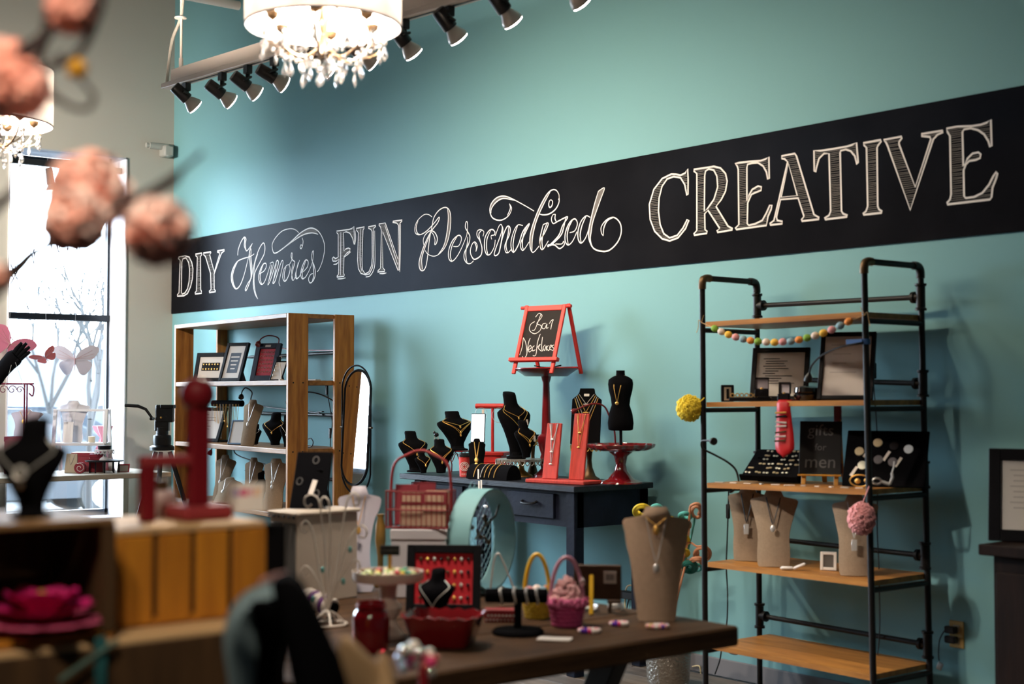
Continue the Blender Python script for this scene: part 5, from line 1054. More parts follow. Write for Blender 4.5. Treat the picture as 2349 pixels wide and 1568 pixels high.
curl(1574, 1240, 8, 1.2, mYs, (1562, 1265), 2, 1.6, .009); curl(1568, 1268, 14, 1.8, mYs, (1552, 1275), 2.5, .7, .010, -.02); curl(1610, 1270, 22, 1.9, mPe, (1575, 1250), 4.2, .9, .009); curl(1600, 1288, 18, 1.8, mPe, (1575, 1288), 2.8, .55, .011, -.03); curl(1582, 1300, 18, 2.2, mDg, (1560, 1285), 2.2, .8, .012); curl(1598, 1302, 14, 1.3, mAq, (1565, 1296), 3.2, .7, .007, .03)
# ================================================================ WOODEN TABLE IN THE MIDDLE
mTab = m_wood('dark_table_wood', (.085, .045, .022), (.035, .018, .010), 'y', .6, spec=.12); mTabL = mat('black_steel', (.008, .007, .006), .5)
TX0, TX1, TY0, TY1, TZt = 6.75, 8.47, -3.62, -1.96, .70
tab = thing('wooden_table', 'dark wooden plank table with angled black legs in the foreground', 'table', (TX0, TY0, 0))
TWx, TWy = TX1-TX0, TY1-TY0
for i in range(4):
    w_ = TWx/4; MB().box((w_*(i+.5), TWy/2, TZt-.034), (w_-.003, TWy+(.012 if i % 2 else -.004), .068), .008).build('plank', mTab, tab, 0)
for y in (.28, TWy-.28):
    MB().box((TWx/2, y, TZt-.09), (TWx*.72, .09, .04), .004).build('cross_rail', mTabL, tab, 0)
    for s in (-1, 1):
        MB().bar((TWx/2+s*TWx*.32, y, TZt-.072), (TWx/2+s*TWx*.12, y, .0), .10, .07, .004, up=(0, 1, 0)).build('leg', mTabL, tab, 0)
MB().bar((TWx/2, .28, .16), (TWx/2, TWy-.28, .16), .06, .06, .004).build('stretcher', mTabL, tab, 0)
ZT = TZt+.0015
def tb_(px, py): p = Zp(px, py, ZT); return p
def size(px_, p): return px_*dep(p)/F
mBeige = mat('beige_linen', (.42, .30, .21), .9, spec=.1, var=.1, vscale=60, bump=.4, bscale=300); mPearl = mat('lilac_white_leatherette', (.50, .47, .52), .5)
p = tb_(1506, 1424); neck_form('large beige linen bust with a fine necklace on the table corner', p, R(44), .40, .242, mBeige, 6, ((.07, 'gold'), (.40, 'silver')), waist=.70, bot=.84)
# baskets
def basket(label, p, r_, h, m, mh, hh, fill):
    k = thing('easter_basket', label, 'basket', p, R(50), 'small handled baskets on the table')
    for i in range(6):
        z0 = h*i/6; ra = lin(r_*.72, r_, i/6); n = 28
        MB().tube([((ra+.003*(-1)**(j+i))*math.cos(2*PI*j/n), (ra+.003*(-1)**(j+i))*math.sin(2*PI*j/n), z0+h/12) for j in range(n)], h/11, 6, True).build('woven_band', m, k)
    MB().lathe([(0, 0), (r_*.7, 0), (r_*.7, .006), (0, .006)], 20).build('bottom', m, k)
    MB().tube([(r_*.92*math.cos(t), 0, h*.8+(hh-h*.8)*math.sin(t)) for t in [PI*q/18 for q in range(19)]], .0075, 7).build('handle', mh, k)
    fill(k, r_, h); return k
def fill_eggs(k, r_, h):
    for x, y, c in ((-.03, 0, 3), (.02, -.015, 4), (.035, .02, 5), (0, .03, 1)): MB().ell((x, y, h+.012), (.022, .022, .027), 12, 8).build('egg', ecol[c], k)
mYb, mPb = mat('yellow_raffia', (.50, .36, .03), .7), mat('magenta_raffia', (.50, .06, .20), .7)
basket('yellow basket of pastel eggs with a tall yellow handle', tb_(1232, 1416), .050, .075, mYb, mat('yellow_plastic', (.75, .45, .02), .4), .225, fill_eggs)
def fill_fluff(k, r_, h):
    rd = random.Random(3); mb = MB(); m1 = mat('pale_pink_fluff', (.72, .42, .42), .9)
    for i in range(150):
        a_ = rd.uniform(0, 2*PI); q = rd.random(); rr = r_*.9*math.sqrt(q); z = h+.085*(1-q)*rd.uniform(.6, 1); mb.ell((rr*math.cos(a_), rr*math.sin(a_), z), rd.uniform(.007, .013), 5, 4)
    mb.build('fluff', m1, k)['kind'] = 'stuff'; fr = MB()
    for i in range(90):
        a_ = 2*PI*i/90; fr.ell((r_*rd.uniform(1.0, 1.16)*math.cos(a_), r_*rd.uniform(1.0, 1.16)*math.sin(a_), h*.95+rd.uniform(-.008, .012)), rd.uniform(.007, .012), 5, 4)
    fr.build('fringe', mat('pink_fringe', (.66, .16, .32), .9), k)['kind'] = 'stuff'
    for s in (-1, 1): MB(tr(r_*.85, 0, h+.05) @ rx(s*.8)).ell((0, 0, .018), (.010, .006, .022), 8, 6).build('bow_loop', mat('white_ribbon', (.72, .62, .62), .6), k)
basket('pink fluffy basket with a lilac handle', tb_(1300, 1434), .062, .085, mPb, mat('lilac_plastic', (.48, .22, .30), .4), .235, fill_fluff)
# back of a brown easel frame with label
p = tb_(1372, 1405); k = thing('easel_frame', 'brown easel frame seen from behind with a barcode label and yellow leg', 'picture frame', p, R(44))
LM = rx(R(8)); mBrown = m_wood('brown_board', (.06, .03, .014), (.035, .017, .009), 'x', .5)
MB(LM).box((0, .0, .115), (.172, .012, .13), .004).build('backing', mBrown, k, 0); MB(LM).box((.045, -.0075, .135), (.046, .002, .045)).build('label_sticker', mat('dull_label', (.45, .40, .36), .7), k, 0)
for i in range(6): MB(LM).box((.032+.005*i, -.009, .136), (.002+.001*(i % 2), .001, .022)).build('barcode_bar', mInk, k, 0)
MB().bar((-.022, -.05, .0), (-.022, -.016, .16), .016, .012, .002).build('easel_leg', mat('yellow_plastic', (1, 1, 1)), k, 0); MB().bar((.055, .02, .10), (.04, .012, .0), .014, .010, .002).build('easel_leg', mBrown, k, 0); MB().box((.06, -.02, .045), (.05, .03, .012), .002).build('ledge', mBrown, k, 0)
# bracelet T bar
p = tb_(1188, 1452); k = thing('bracelet_bar', 'black velvet T-bar with silver bracelets on the table', 'jewelry stand', p, R(48))
MB().lathe([(0, 0), (.085, 0), (.088, .008), (.08, .016), (.02, .020), (0, .020)], 30).build('base', mVelvet, k); MB().cyl((0, 0, .018), (0, 0, .11), .013, 12).build('post', mVelvet, k); MB().tube([(-.11, 0, .125), (-.105, 0, .125), (.095, 0, .125), (.10, 0, .125)], [.018, .024, .024, .018], 18).build('bar', mVelvet, k)
for i, x in enumerate((-.055, -.01, .03, .065)): MB().tube([(x+.003*math.sin(2*t), .0265*math.cos(t), .125+.0265*math.sin(t)) for t in [2*PI*q/20 for q in range(20)]], .004, 6, True).build('bracelet', mSilver, k)
p = tb_(1147, 1424); k = thing('polka_dot_box', 'red box with white polka dots behind the bracelet bar', 'box', p, R(46)); MB().box((0, 0, .016), (.105, .05, .032), .002).build('box', mat('box_red', (.26, .012, .02), .5), k, 0); MB().box((0, 0, .038), (.11, .055, .012), .002).build('lid', mat('box_red', (1, 1, 1)), k, 0)
for i in range(8):
    for j in range(2): MB(tr(-.045+.0128*i+.006*j, -.0256, .009+.014*j) @ rx(R(90))).lathe([(0, 0), (.004, 0), (.004, .0006), (0, .0006)], 8).build('dot', mPaper, k, 0)
# bead bracelets, card, foil
def beads(label, p, a, r_, cols, n=16, flat=.7):
    k = thing('bead_bracelet', label, 'bracelet', p, a, 'beaded bracelets on the table'); rd = random.Random(n)
    for i in range(n): t = 2*PI*i/n; MB().ell((r_*math.cos(t), r_*flat*math.sin(t), .0075), .0078, 8, 6).build('bead', cols[rd.randrange(len(cols))], k)
bc = [mat('bead_'+n, c, .15, coat=.5) for n, c in (('magenta', (.65, .04, .18)), ('purple', (.10, .02, .35)), ('pearl', (.8, .72, .7)), ('pinkclear', (.8, .35, .4)), ('gold', (.6, .42, .2)))]
beads('pink and purple bead bracelet nearest the table edge', tb_(1352, 1450), R(50), .033, bc[:4]); beads('pink and purple bead bracelet further back by the bust', tb_(1420, 1434), R(50), .028, bc[:4]); beads('pearl and magenta bead bracelet at the foot of the linen bust', tb_(1508, 1440), R(50), .034, bc[1:], 18)
tag(MB(tr(tb_(1272, 1466)) @ rz(R(38))).box((0, 0, .002), (.11, .06, .004), .001).build('card', mPaper, None, 0), 'white card lying flat on the wooden table', 'card')
k = thing('foil_ribbon', 'crumpled silver foil behind the pink basket', 'foil', tb_(1352, 1400), 0)
for i in range(9): MB(tr(random.uniform(-.04, .04), random.uniform(-.03, .03), .014) @ rz(i) @ rx(i*.7)).box((0, 0, 0), (.03, .02, .003), .001).build('crumple', mSilver, k, 0)
k = thing('foil_ribbon', 'curl of silver wire ribbon at the right of the brown frame', 'foil', tb_(1412, 1400), 0)
MB().tube([(.03*math.cos(i*.7), .025*math.sin(i*.7), .008+.001*i) for i in range(20)], .004, 5).build('ribbon', mSilver, k)
# aqua hoop with mesh
hc = Dp(1106, 1235, 5.75); k = thing('mesh_hoop', 'large aqua hoop with netting holding hair clips', 'jewelry display', (hc.x, hc.y, ZT), R(114))
mHoop = mat('aqua_hoop', (.20, .40, .42), .45); hr = .205; hz = hr+.006
MB(tr(0, 0, hz)).loft([[(rr*math.cos(2*PI*j/48), y, rr*math.sin(2*PI*j/48)) for rr, y in ((hr, -.05), (hr, .05), (hr-.008, .05), (hr-.008, -.05))] for j in range(48)], True).build('hoop', mHoop, k, 50)
net = MB(tr(0, 0, hz))
for s in (-1, 1):
    for i in range(-13, 14):
        c_ = i*.028; L = math.sqrt(max((hr-.006)**2-(c_*.7071)**2*2*.5, 0)) if abs(c_) < hr-.01 else 0
        if L > .02: net.tube([(c_*.7071-L*.7071, .045, s*(c_*.7071+L*.7071)), (c_*.7071+L*.7071, .045, s*(c_*.7071-L*.7071))], .0011, 4)
net.build('netting', mHoop, k)['kind'] = 'stuff'
for i, (x, z) in enumerate(((-.05, .05), (.03, .02), (.06, -.04), (-.02, -.08), (.09, .07), (.0, .11), (.02, -.13), (.10, -.01))): MB(tr(x, -.0+.035, hz+z) @ ry(i)).box((0, 0, 0), (.045, .008, .010), .003).ell((.018, -.006, 0), .011, 8, 6).build('hair_clip', (mSilver, mBronze, mBlkWood)[i % 3], k)
MB().tube([(-.17, -.06, hz+.02), (-.05, -.03, hz+.05), (.08, -.02, hz+.09), (.15, 0, hz+.13)], .004, 6).build('wire_twig', mBronze, k); MB().box((0, 0, .006), (.26, .07, .012), .003).build('foot', mHoop, k, 0)
k = thing('wire_easel', 'bent silver wire easel between hoop and bracelet bar', 'easel', tb_(1150, 1372), R(50))
MB().tube(cat_rom([(-.045, 0, .0), (-.04, 0, .06), (-.028, 0, .15), (-.012, 0, .175), (.004, 0, .15), (.045, 0, .05), (.065, 0, .0)], 4), .0042, 6).tube([(-.04, 0, .01), (-.03, .07, .004)], .004, 6).build('wire', mSilver, k)
# red panel frame with charms
p = tb_(1016, 1404); fr_ = frame('black frame with a bright red panel of small charms', p, R(46), .275, .245, .030, mBlkWood, 10, .022, paper=mat('bright_red_felt', (.50, .012, .022), .85), art=art_dots(8, 4, mBronze, .0062, .12, .88, None, -.40, .42), name='charm_frame', cat='charm display')
for i, o in enumerate([c for c in fr_.children if c.name.startswith('earring')]): o.data.materials[0] = (mBronze, mGold, mSilver, mat('dark_metal', (1, 1, 1)))[i % 4]; o.name = 'charm'
p = tb_(1000, 1428); velvet('small black velvet bust in front of the red charm frame', p, R(30), .185, .14, ((.5, 'silver'),), base=True, tilt=4)
# red scalloped dish
p = tb_(1018, 1478); k = thing('scalloped_dish', 'dark red ceramic dish with a scalloped rim', 'dish', p, R(38))
def rrect(a_, b_, n=72, sc=0, z=0):
    out = []
    for i in range(n):
        t = 2*PI*i/n; c, s = math.cos(t), math.sin(t); q = (abs(c)**5+abs(s)**5)**(-.2); f_ = 1+sc*math.cos(18*t); out.append((a_*q*c*f_, b_*q*s*f_, z+sc*.12*math.cos(18*t)))
    return out
MB().loft([rrect(.088, .068), rrect(.092, .072, z=.004), rrect(.118, .098, z=.085), rrect(.126, .106, sc=.03, z=.098), rrect(.120, .100, sc=.03, z=.100), rrect(.108, .088, z=.080), rrect(.086, .066, z=.010)]).build('dish', mat('crimson_ceramic', (.20, .008, .012), .18, coat=.7), k, 50)
# white cake stand with sweets, pink pedestal
p = tb_(890, 1462); mCer = mat('cream_ceramic', (.60, .49, .42), .3, coat=.3)
k = thing('cake_stand', 'white ceramic cake stand with bright rings and sweets', 'cake stand', p, 0); u = dep(p)/F; ph = (1462-1322)*u; pr = 82*u
MB().lathe([(0, 0), (.052, 0), (.055, .012), (.035, .035), (.026, .06), (.042, .085), (.045, .10), (.026, .125), (.030, ph-.03), (.05, ph-.012), (0, ph-.012)], 28).build('pedestal', mCer, k)
MB().lathe([(0, ph-.014), (pr*.95, ph-.014), (pr, ph-.006), (pr, ph+.018), (pr*.965, ph+.018), (pr*.95, ph+.004), (0, ph+.004)], 44).build('plate', mCer, k)
rd = random.Random(8); sw = [mat('sweet_'+n, c, .3, coat=.4) for n, c in (('green', (.12, .42, .04)), ('lime', (.5, .6, .2)), ('yellow', (.75, .48, .03)), ('cream', (.7, .6, .4)), ('red', (.45, .03, .03)), ('brown', (.16, .08, .03)), ('teal', (.02, .25, .16)))]
for i in range(44):
    a_ = rd.uniform(0, 2*PI); rr = pr*.86*math.sqrt(rd.random()); MB().ell((rr*math.cos(a_), rr*math.sin(a_), ph+.011+.006*rd.random()), (.013, .010, .008), 8, 5).build('sweet', sw[rd.randrange(7)], k)
sg2 = p+V((0, 0, ph+.006)); k = thing('tag_sign', 'little black tag sign standing among the sweets', 'sign', sg2+rz(0) @ V((-.02, .02, .014)), R(46)); MB().box((-.0, 0, .062), (.066, .006, .034), .003).build('plate', mat('grey_slate', (1, 1, 1)), k, 0); MB().bar((0, 0, .0), (0, 0, .046), .012, .006).build('peg', mEw, k, 0); text_part('chalk_lettering', 'CHARMS', .014, mFaint, k, tr(0, -.0035, .062) @ TXT)
# red jar
p = tb_(851, 1492); k = thing('glass_jar', 'dark red glass jar in front of the cake stand', 'jar', p, 0); mRj = mat('red_glass', (.22, .004, .010), .08, trans=.35, coat=.6)
MB().lathe([(0, 0), (.052, 0), (.057, .01), (.058, .10), (.052, .122), (.044, .13), (.044, .152), (.040, .152), (.040, .128), (.05, .10), (.05, .012), (0, .008)], 32).build('jar', mRj, k); MB().lathe([(.044, .132), (.048, .134), (.048, .142), (.044, .144)], 32).build('rim_ring', mRj, k)
# white jewelry tower
p = Dp(720, 1374, 5.55); p.z = ZT; k = thing('jewelry_cabinet', 'ivory jewelry cabinet with a grey louvred side on the table', 'jewelry cabinet', p, R(98)); mIvC = mat('ivory_leather', (.50, .43, .35), .5); mGs = mat('grey_side_panel', (.14, .14, .135), .6)
hW, hH = .30, (1374-1188)*5.55/F+.02
MB().box((0, 0, hH/2), (hW, .17, hH), .004).build('body', mIvC, k, 0); MB().box((0, 0, hH+.006), (hW+.02, .19, .014), .004).build('top', mIvC, k, 0)
for i in range(2): MB().box((-hW/2-.002, -.04+.08*i, hH*.47), (.006, .07, hH*.88), .002).build('side_panel', mGs, k, 0)
for i in range(6): MB().ell((-hW/2-.012, -.075+.03*i, hH-.006), .006, 8, 6).build('stud', mBlkWood, k)
p2 = p+V((0, 0, hH+.0145)); k = thing('earring_board', 'black sloping earring board on top of the ivory cabinet', 'display board', p2+V((-.02, -.02, 0)), R(40)); LM = rx(R(-24))
MB(LM).box((0, 0, .118), (.145, .012, .236), .003).build('board', mVelvet, k, 0); MB().bar((.02, .06, .15), (.04, .12, .003), .05, .008).build('easel_leg', mVelvet, k, 0)
for x, z in ((.01, .20), (-.045, .11), (.03, .06)): MB(LM @ tr(x, -.008, z)).tube([(.012*math.cos(t), 0, .015*math.sin(t)) for t in [2*PI*q/14 for q in range(14)]], .0022, 5, True).build('earring', mat('dull_silver', (.30, .29, .28), .35, .8), k)
MB(LM @ tr(.015, -.012, .085) @ ry(.2)).box((0, 0, 0), (.02, .002, .06)).build('price_tag', mTagP, k, 0)
# white scroll wire tree in front of it
p = tb_(752, 1432); k = thing('wire_earring_tree', 'white scrolled wire earring tree in front of the ivory cabinet', 'jewelry stand', p, R(50)); mWw = mat('white_wire', (.80, .74, .66), .5); u = dep(p)/F
def tp2(pts): return cat_rom([((x-752)*u, 0, (1432-y)*u) for x, y in pts], 5)
for st in ([(752,1400),(735,1330),(725,1270),(715,1215),(700,1195),(690,1205),(692,1218),(702,1222)], [(752,1400),(748,1330),(745,1260),(738,1200),(730,1150),(715,1135),(700,1140),(697,1155),(705,1163),(713,1157)], [(752,1400),(755,1320),(757,1240),(755,1180),(752,1150),(742,1140),(735,1150),(738,1165),(748,1168)],
           [(752,1400),(768,1320),(780,1250),(788,1190),(795,1150),(808,1130),(822,1140),(822,1158),(810,1160)], [(752,1400),(775,1340),(800,1300),(818,1285),(825,1300),(815,1312),(806,1304)], [(752,1400),(735,1350),(715,1310),(700,1298),(690,1310),(697,1324),(707,1318)], [(752,1400),(785,1290),(805,1230),(825,1205),(840,1215),(838,1232),(826,1232)]):
    MB().tube(tp2(st), .0034, 6).build('scroll', mWw, k)
for a_ in range(5): t = 2*PI*a_/5; MB().tube(cat_rom([(0, 0, .05), (.03*math.cos(t), .03*math.sin(t), .035), (.062*math.cos(t), .062*math.sin(t), .003)], 4), .0034, 6).build('foot_wire', mWw, k)
MB().tube([(.065*math.cos(t), .065*math.sin(t), .004) for t in [2*PI*q/24 for q in range(24)]], .0034, 6, True).build('base_ring', mWw, k)
for x, z in ((-.055, .09), (-.02, .19), (.06, .15), (.085, .26)): MB().ell((x*.9, -.006, z), (.007, .004, .012), 8, 6).build('earring', mat('aqua_stone', (.15, .42, .40), .2), k)
p = Dp(822, 1388, 5.75); p.z = ZT; neck_form('tall lilac-white necklace bust behind the wire tree', p, R(52), .425, .175, mPearl, 4, ((.28, 'gold'),), waist=.5)
# bracelet roll
p = tb_(735, 1420); k = thing('bracelet_roll', 'padded roll of pearl bracelets beside the wire tree', 'jewelry display', p, R(10)); MB().tube([(-.075, 0, .075), (.075, 0, .045)], .022, 14).build('roll', mVelvet, k); MB().box((-.05, 0, .025), (.02, .03, .05)).box((.06, 0, .014), (.02, .03, .028)).build('stand', mBlkWood, k, 0)
for i in range(8): x = -.066+.018*i; MB(tr(x, 0, .075-.2*(x+.075)) @ ry(R(11))).tube([(0, .027*math.cos(t), .027*math.sin(t)) for t in [2*PI*q/16 for q in range(16)]], .0065, 6, True).build('bracelet', (mat('pearl', (.62, .56, .50), .3), mat('pearl', (1, 1, 1)), mat('plum_bead', (.12, .03, .16), .3))[i % 3], k)
# red wire basket on white box
p = Dp(965, 1392, 5.65); p.z = ZT; k = thing('white_box', 'tall white box under the red wire basket', 'box', p, R(48)); bh = (1392-1238)*5.65/F; MB().box((0, 0, bh/2), (.22, .15, bh), .003).build('carton', mat('white_carton', (.52, .50, .52), .6), k, 0); MB().box((0, 0, bh-.02), (.226, .156, .04), .003).build('lid', mat('white_carton', (1, 1, 1)), k, 0)
k = thing('wire_basket', 'red wire basket of cards with a tall arched handle', 'basket', p+V((0, 0, bh+.002)), R(38)); mRw = mat('red_wire', (.22, .016, .018), .45); bw_, bd_, bh_ = .25, .13, .145
for z in (.003, bh_*.5, bh_): MB().tube([(-bw_/2, -bd_/2, z), (bw_/2, -bd_/2, z), (bw_/2, bd_/2, z), (-bw_/2, bd_/2, z)], .0035, 6, True).build('rim_wire', mRw, k)
for i in range(13): x = -bw_/2+bw_*i/12; MB().tube([(x, -bd_/2, bh_), (x, -bd_/2, .003), (x, bd_/2, .003), (x, bd_/2, bh_)], .0022, 5).build('rib_wire', mRw, k)
for i in range(5):
    y = -bd_/2+bd_*(i+.5)/5
    for s in (-1, 1): MB().tube([(s*bw_/2, y, .003), (s*bw_/2, y, bh_)], .0022, 5).build('rib_wire', mRw, k)
MB().tube(cat_rom([(-bw_/2, 0, .0), (-bw_/2, 0, bh_), (-bw_*.44, 0, .25), (-bw_*.2, 0, .29), (0, 0, .305), (bw_*.2, 0, .29), (bw_*.44, 0, .25), (bw_/2, 0, bh_), (bw_/2, 0, 0)], 5), .006, 8).build('handle', mRw, k)
mKr = mat('kraft_card', (.42, .28, .19), .8); mMar = mat('maroon_card', (.20, .02, .03), .7)
for i, (x, y, h_, m_) in enumerate(((-.07, .03, .16, mMar), (.0, .04, .17, mMar), (-.03, -.01, .135, mKr), (.07, -.01, .14, mKr), (-.03, -.03, .13, mKr), (.065, -.035, .132, mKr))):
    kk = thing('packaged_card', ['maroon gift card at the back left of the wire basket', 'maroon gift card standing tallest in the wire basket', 'kraft card in the middle left of the wire basket', 'kraft card in the middle right of the wire basket', 'kraft card with maroon header at the front left of the basket', 'kraft card with maroon header at the front right of the basket'][i], 'card', p+V((0, 0, bh+.009))+rz(R(38)) @ V((x, y, 0)), R(38), 'cards in the red wire basket')
    MB(rx(R(-4))).box((0, 0, h_/2), (.095, .008, h_), .001).build('card', m_, kk, 0)
    if i >= 4: MB(rx(R(-4))).box((0, -.005, h_-.022), (.095, .003, .044)).build('header', mMar, kk, 0); MB(rx(R(-4))).box((0, -.0075, h_-.022), (.075, .002, .026)).build('title_strip', mKr, kk, 0)
p = Dp(872, 1392, 5.9); p.z = ZT; k = thing('gold_vase', 'slim gold vase behind the sweets stand', 'vase', p, 0); MB().lathe([(0, 0), (.026, 0), (.028, .015), (.012, .05), (.012, .12), (.022, .19), (.020, .25), (.012, .285), (.017, .30), (.012, .30), (.0, .28)], 20).build('vase', mat('mustard_gold', (.20, .10, .012), .4, .3), k)
# ================================================================ OUT-OF-FOCUS FOREGROUND
mCr = m_wood('orange_pine_crate', (.52, .205, .018), (.36, .13, .014), 'z', .55); mCrT = m_wood('lit_pine_top', (.62, .42, .22), (.50, .32, .16), 'y', .6); mCrD = m_wood('shaded_crate_wood', (.075, .038, .014), (.04, .02, .008), 'z', .7)  # pale tops and dark insides put lamp light and shade into the pine
FX = Dp(440, 1300, 2.75).x
def fx(px, py, x=None): return Xp(px, py, FX if x is None else x)
zt = fx(440, 1205).z; zb = fx(440, 1424).z
# table carrying the crates
k = thing('display_table', 'low dark table carrying the wooden crates', 'table', (FX-.45, fx(0, 1500).y-.7, 0)); tl = 2.05
tabz = zb-.36
MB().box((.52, tl/2, tabz-.02), (1.44, tl, .04), .004).build('table_top', mDarkW, k, 0)
for x in (-.17, 1.2):
    for y in (.06, tl-.06): MB().box((x, y, (tabz-.04)/2), (.06, .06, tabz-.041), .003).build('leg', mDarkW, k, 0)
def crate(label, x0, y0, y1, z0, z1, depth, front='slats', mtop=None):
    "open wooden crate: faces +x, from y0 to y1"
    k = thing('wooden_crate', label, 'crate', (x0, y0, z0), 0, 'stacked wooden crates'); W_, H_ = y1-y0, z1-z0; t = .012
    for i in range(3):
        yy = W_*(i+.5)/3; d_ = depth/3
        MB().box((-depth*(i+.5)/3, W_/2, H_-t/2), (d_-.008, W_, t), .002).build('top_slat', mtop or mCrT, k, 0); MB().box((-depth*(i+.5)/3, W_/2, t/2), (d_-.008, W_, t), .002).build('bottom_slat', mCr, k, 0)
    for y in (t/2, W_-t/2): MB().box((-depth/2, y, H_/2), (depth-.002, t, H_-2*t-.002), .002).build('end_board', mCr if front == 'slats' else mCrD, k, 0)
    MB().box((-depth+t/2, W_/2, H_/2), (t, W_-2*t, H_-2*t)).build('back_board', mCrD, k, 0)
    if front == 'slats':
        n = 4; sw_ = W_/n
        for i in range(n): MB().box((-t/2, sw_*(i+.5), H_/2-t/2), (t, sw_-.013, H_-t-.004), .002).build('front_slat', mCr, k, 0)
        MB().box((-t-.001, W_/2, H_/2), (.002, W_-.02, H_-.03)).build('slat_gap_shade', mCrD, k, 0)  # dark sheet stands for the shade between the front slats
    else:
        MB().box((-.006, W_-.012, H_/2), (.012, .024, H_-2*t)).build('front_post', mCrD, k, 0)
    return k
yB0, yB1 = fx(268, 1300).y, fx(612, 1300).y
crate('upright slatted pine crate carrying the red wooden stand', FX, yB0, yB1, zb, zt, .30)
# lower long crate
yL1 = fx(545, 1450).y; FXL = FX+.10; yL0 = Xp(-260, 1500, FXL).y
lc = thing('wooden_crate', 'long low pine crate under the other crates', 'crate', (FXL, yL0, tabz+.001), 0, 'stacked wooden crates'); Wl, Hl = yL1-yL0, zb-tabz-.003
for i in range(4): MB().box((-.115*(i+.5), Wl/2, Hl-.007), (.109, Wl, .014), .003).build('top_slat', mCrT, lc, 0)
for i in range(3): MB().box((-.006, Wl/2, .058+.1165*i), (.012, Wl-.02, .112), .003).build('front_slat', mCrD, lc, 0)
for y in (.006, Wl/2, Wl-.006): MB().box((-.23, y, (Hl-.016)/2), (.43, .012, Hl-.018)).build('end_board', mCr, lc, 0)
# open crate at the left, nearer
FXA = FX+.085; zA = Xp(120, 1195, FXA).z; yA1 = Xp(268, 1300, FXA).y; yA0 = Xp(-330, 1300, FXA).y
crate('open dark crate at the left edge with the pink flower inside', FXA, yA0, yA1-.002, zb+.001, zA, .29, 'open', m_wood('brown_pine_top', (.30, .17, .07), (.19, .10, .04), 'y', .6))
# flower
fp = Xp(95, 1470, FXA-.05); fp.z = zb+.016; k = thing('silk_flower', 'bright magenta silk flower lying in the open crate', 'flower', fp, 0); mMag = mat('magenta_silk', (.55, .012, .16), .7); mMag2 = mat('pink_silk', (.62, .10, .22), .7)
for ring_, (n, L, el, m_) in enumerate(((9, .115, 6, mMag2), (9, .10, 22, mMag), (7, .085, 42, mMag), (5, .06, 60, mMag))):
    for i in range(n):
        FM = tr(0, 0, .01+.004*ring_) @ rz(2*PI*i/n+ring_*.3) @ ry(R(-el)); pts = [(0, .004), (L*.3, .018), (L*.65, .030), (L*.92, .022), (L, .004)]
        vv = [(x, w_*s, .006*math.sin(x/L*PI)-.15*w_*w_/.03) for x, w_ in pts for s in (-1, 0, 1)]; fs = [(a*3+b, a*3+b+1, a*3+b+4, a*3+b+3) for a in range(4) for b in range(2)]
        MB(FM).add(vv, fs).build('petal', m_, k, 60)
MB().ell((0, 0, .055), (.012, .012, .02), 10, 7).build('stamen', mat('gold_stamen', (.5, .3, .03), .6), k)
# black bust on the open crate
bp2 = Xp(72, 1186, FXA-.10); bp2.z = zA+.001; ub = dep(bp2)/F
velvet('blurred black velvet bust with a bright pendant on the left crate', bp2, R(44), 222*ub, 176*ub, ((.40, 'silver'),), group=None)
k = thing('crystal_pendant', 'bright round crystal pendant on the blurred black bust', 'pendant', bp2+V((.775, -.632, 0))*.062+V((0, 0, 105*ub)), R(44)); MB().lathe([(0, -.004), (.006, -.004), (.011, 0), (.006, .005), (0, .006)], 10).build('crystal', mat('bright_crystal', (.95, .93, .9), .05, .9), k, 0); MB().tube([(.012*math.cos(t), .012*math.sin(t), 0) for t in [2*PI*q/14 for q in range(14)]], .002, 5, True).build('setting', mSilver, k)
k.rotation_euler = (R(80), 0, R(44))
# red wooden h-shaped bracelet stand on the slatted crate
rp2 = fx(455, 1192, FX-.12); rp2.z = zt+.001; ur = dep(rp2)/F; k = thing('bracelet_stand', 'blurred dark red wooden stand with a ball top on the pine crate', 'jewelry stand', rp2, R(90)); mRed2 = mat('stain_red_wood', (.15, .006, .012), .5, spec=.2); mRed3 = mat('pink_red_base', (.25, .03, .035), .55, spec=.2)
MB().box((0, 0, 16*ur), (122*ur, .10, 32*ur), .006).build('base', mRed3, k, 0); MB().box((-2*ur, 0, 145*ur), (46*ur, .034, 230*ur), .004).build('post', mRed2, k, 0); MB().ell((-4*ur, 0, 285*ur), (40*ur, 40*ur, 40*ur), 20, 12).build('ball', mRed2, k)
MB().box((-82*ur, 0, 135*ur), (120*ur, .03, 26*ur), .004).build('arm', mRed3, k, 0); MB().box((-126*ur, 0, 62*ur), (32*ur, .03, 124*ur), .004).build('side_post', mRed2, k, 0)
jp = fx(372, 1178, FX-.24); jp.z = zt+.001; k = thing('candle_jar', 'blurred pale jar behind the red stand', 'jar', jp, 0); uj = dep(jp)/F; MB().lathe([(0, 0), (30*uj, 0), (32*uj, 40*uj), (26*uj, 58*uj), (0, 58*uj)], 20).build('jar', mat('pale_pink_jar', (.5, .40, .40), .5), k); MB().lathe([(0, 58*uj), (14*uj, 58*uj), (14*uj, 82*uj), (0, 82*uj)], 14).build('lid', mBronze, k)
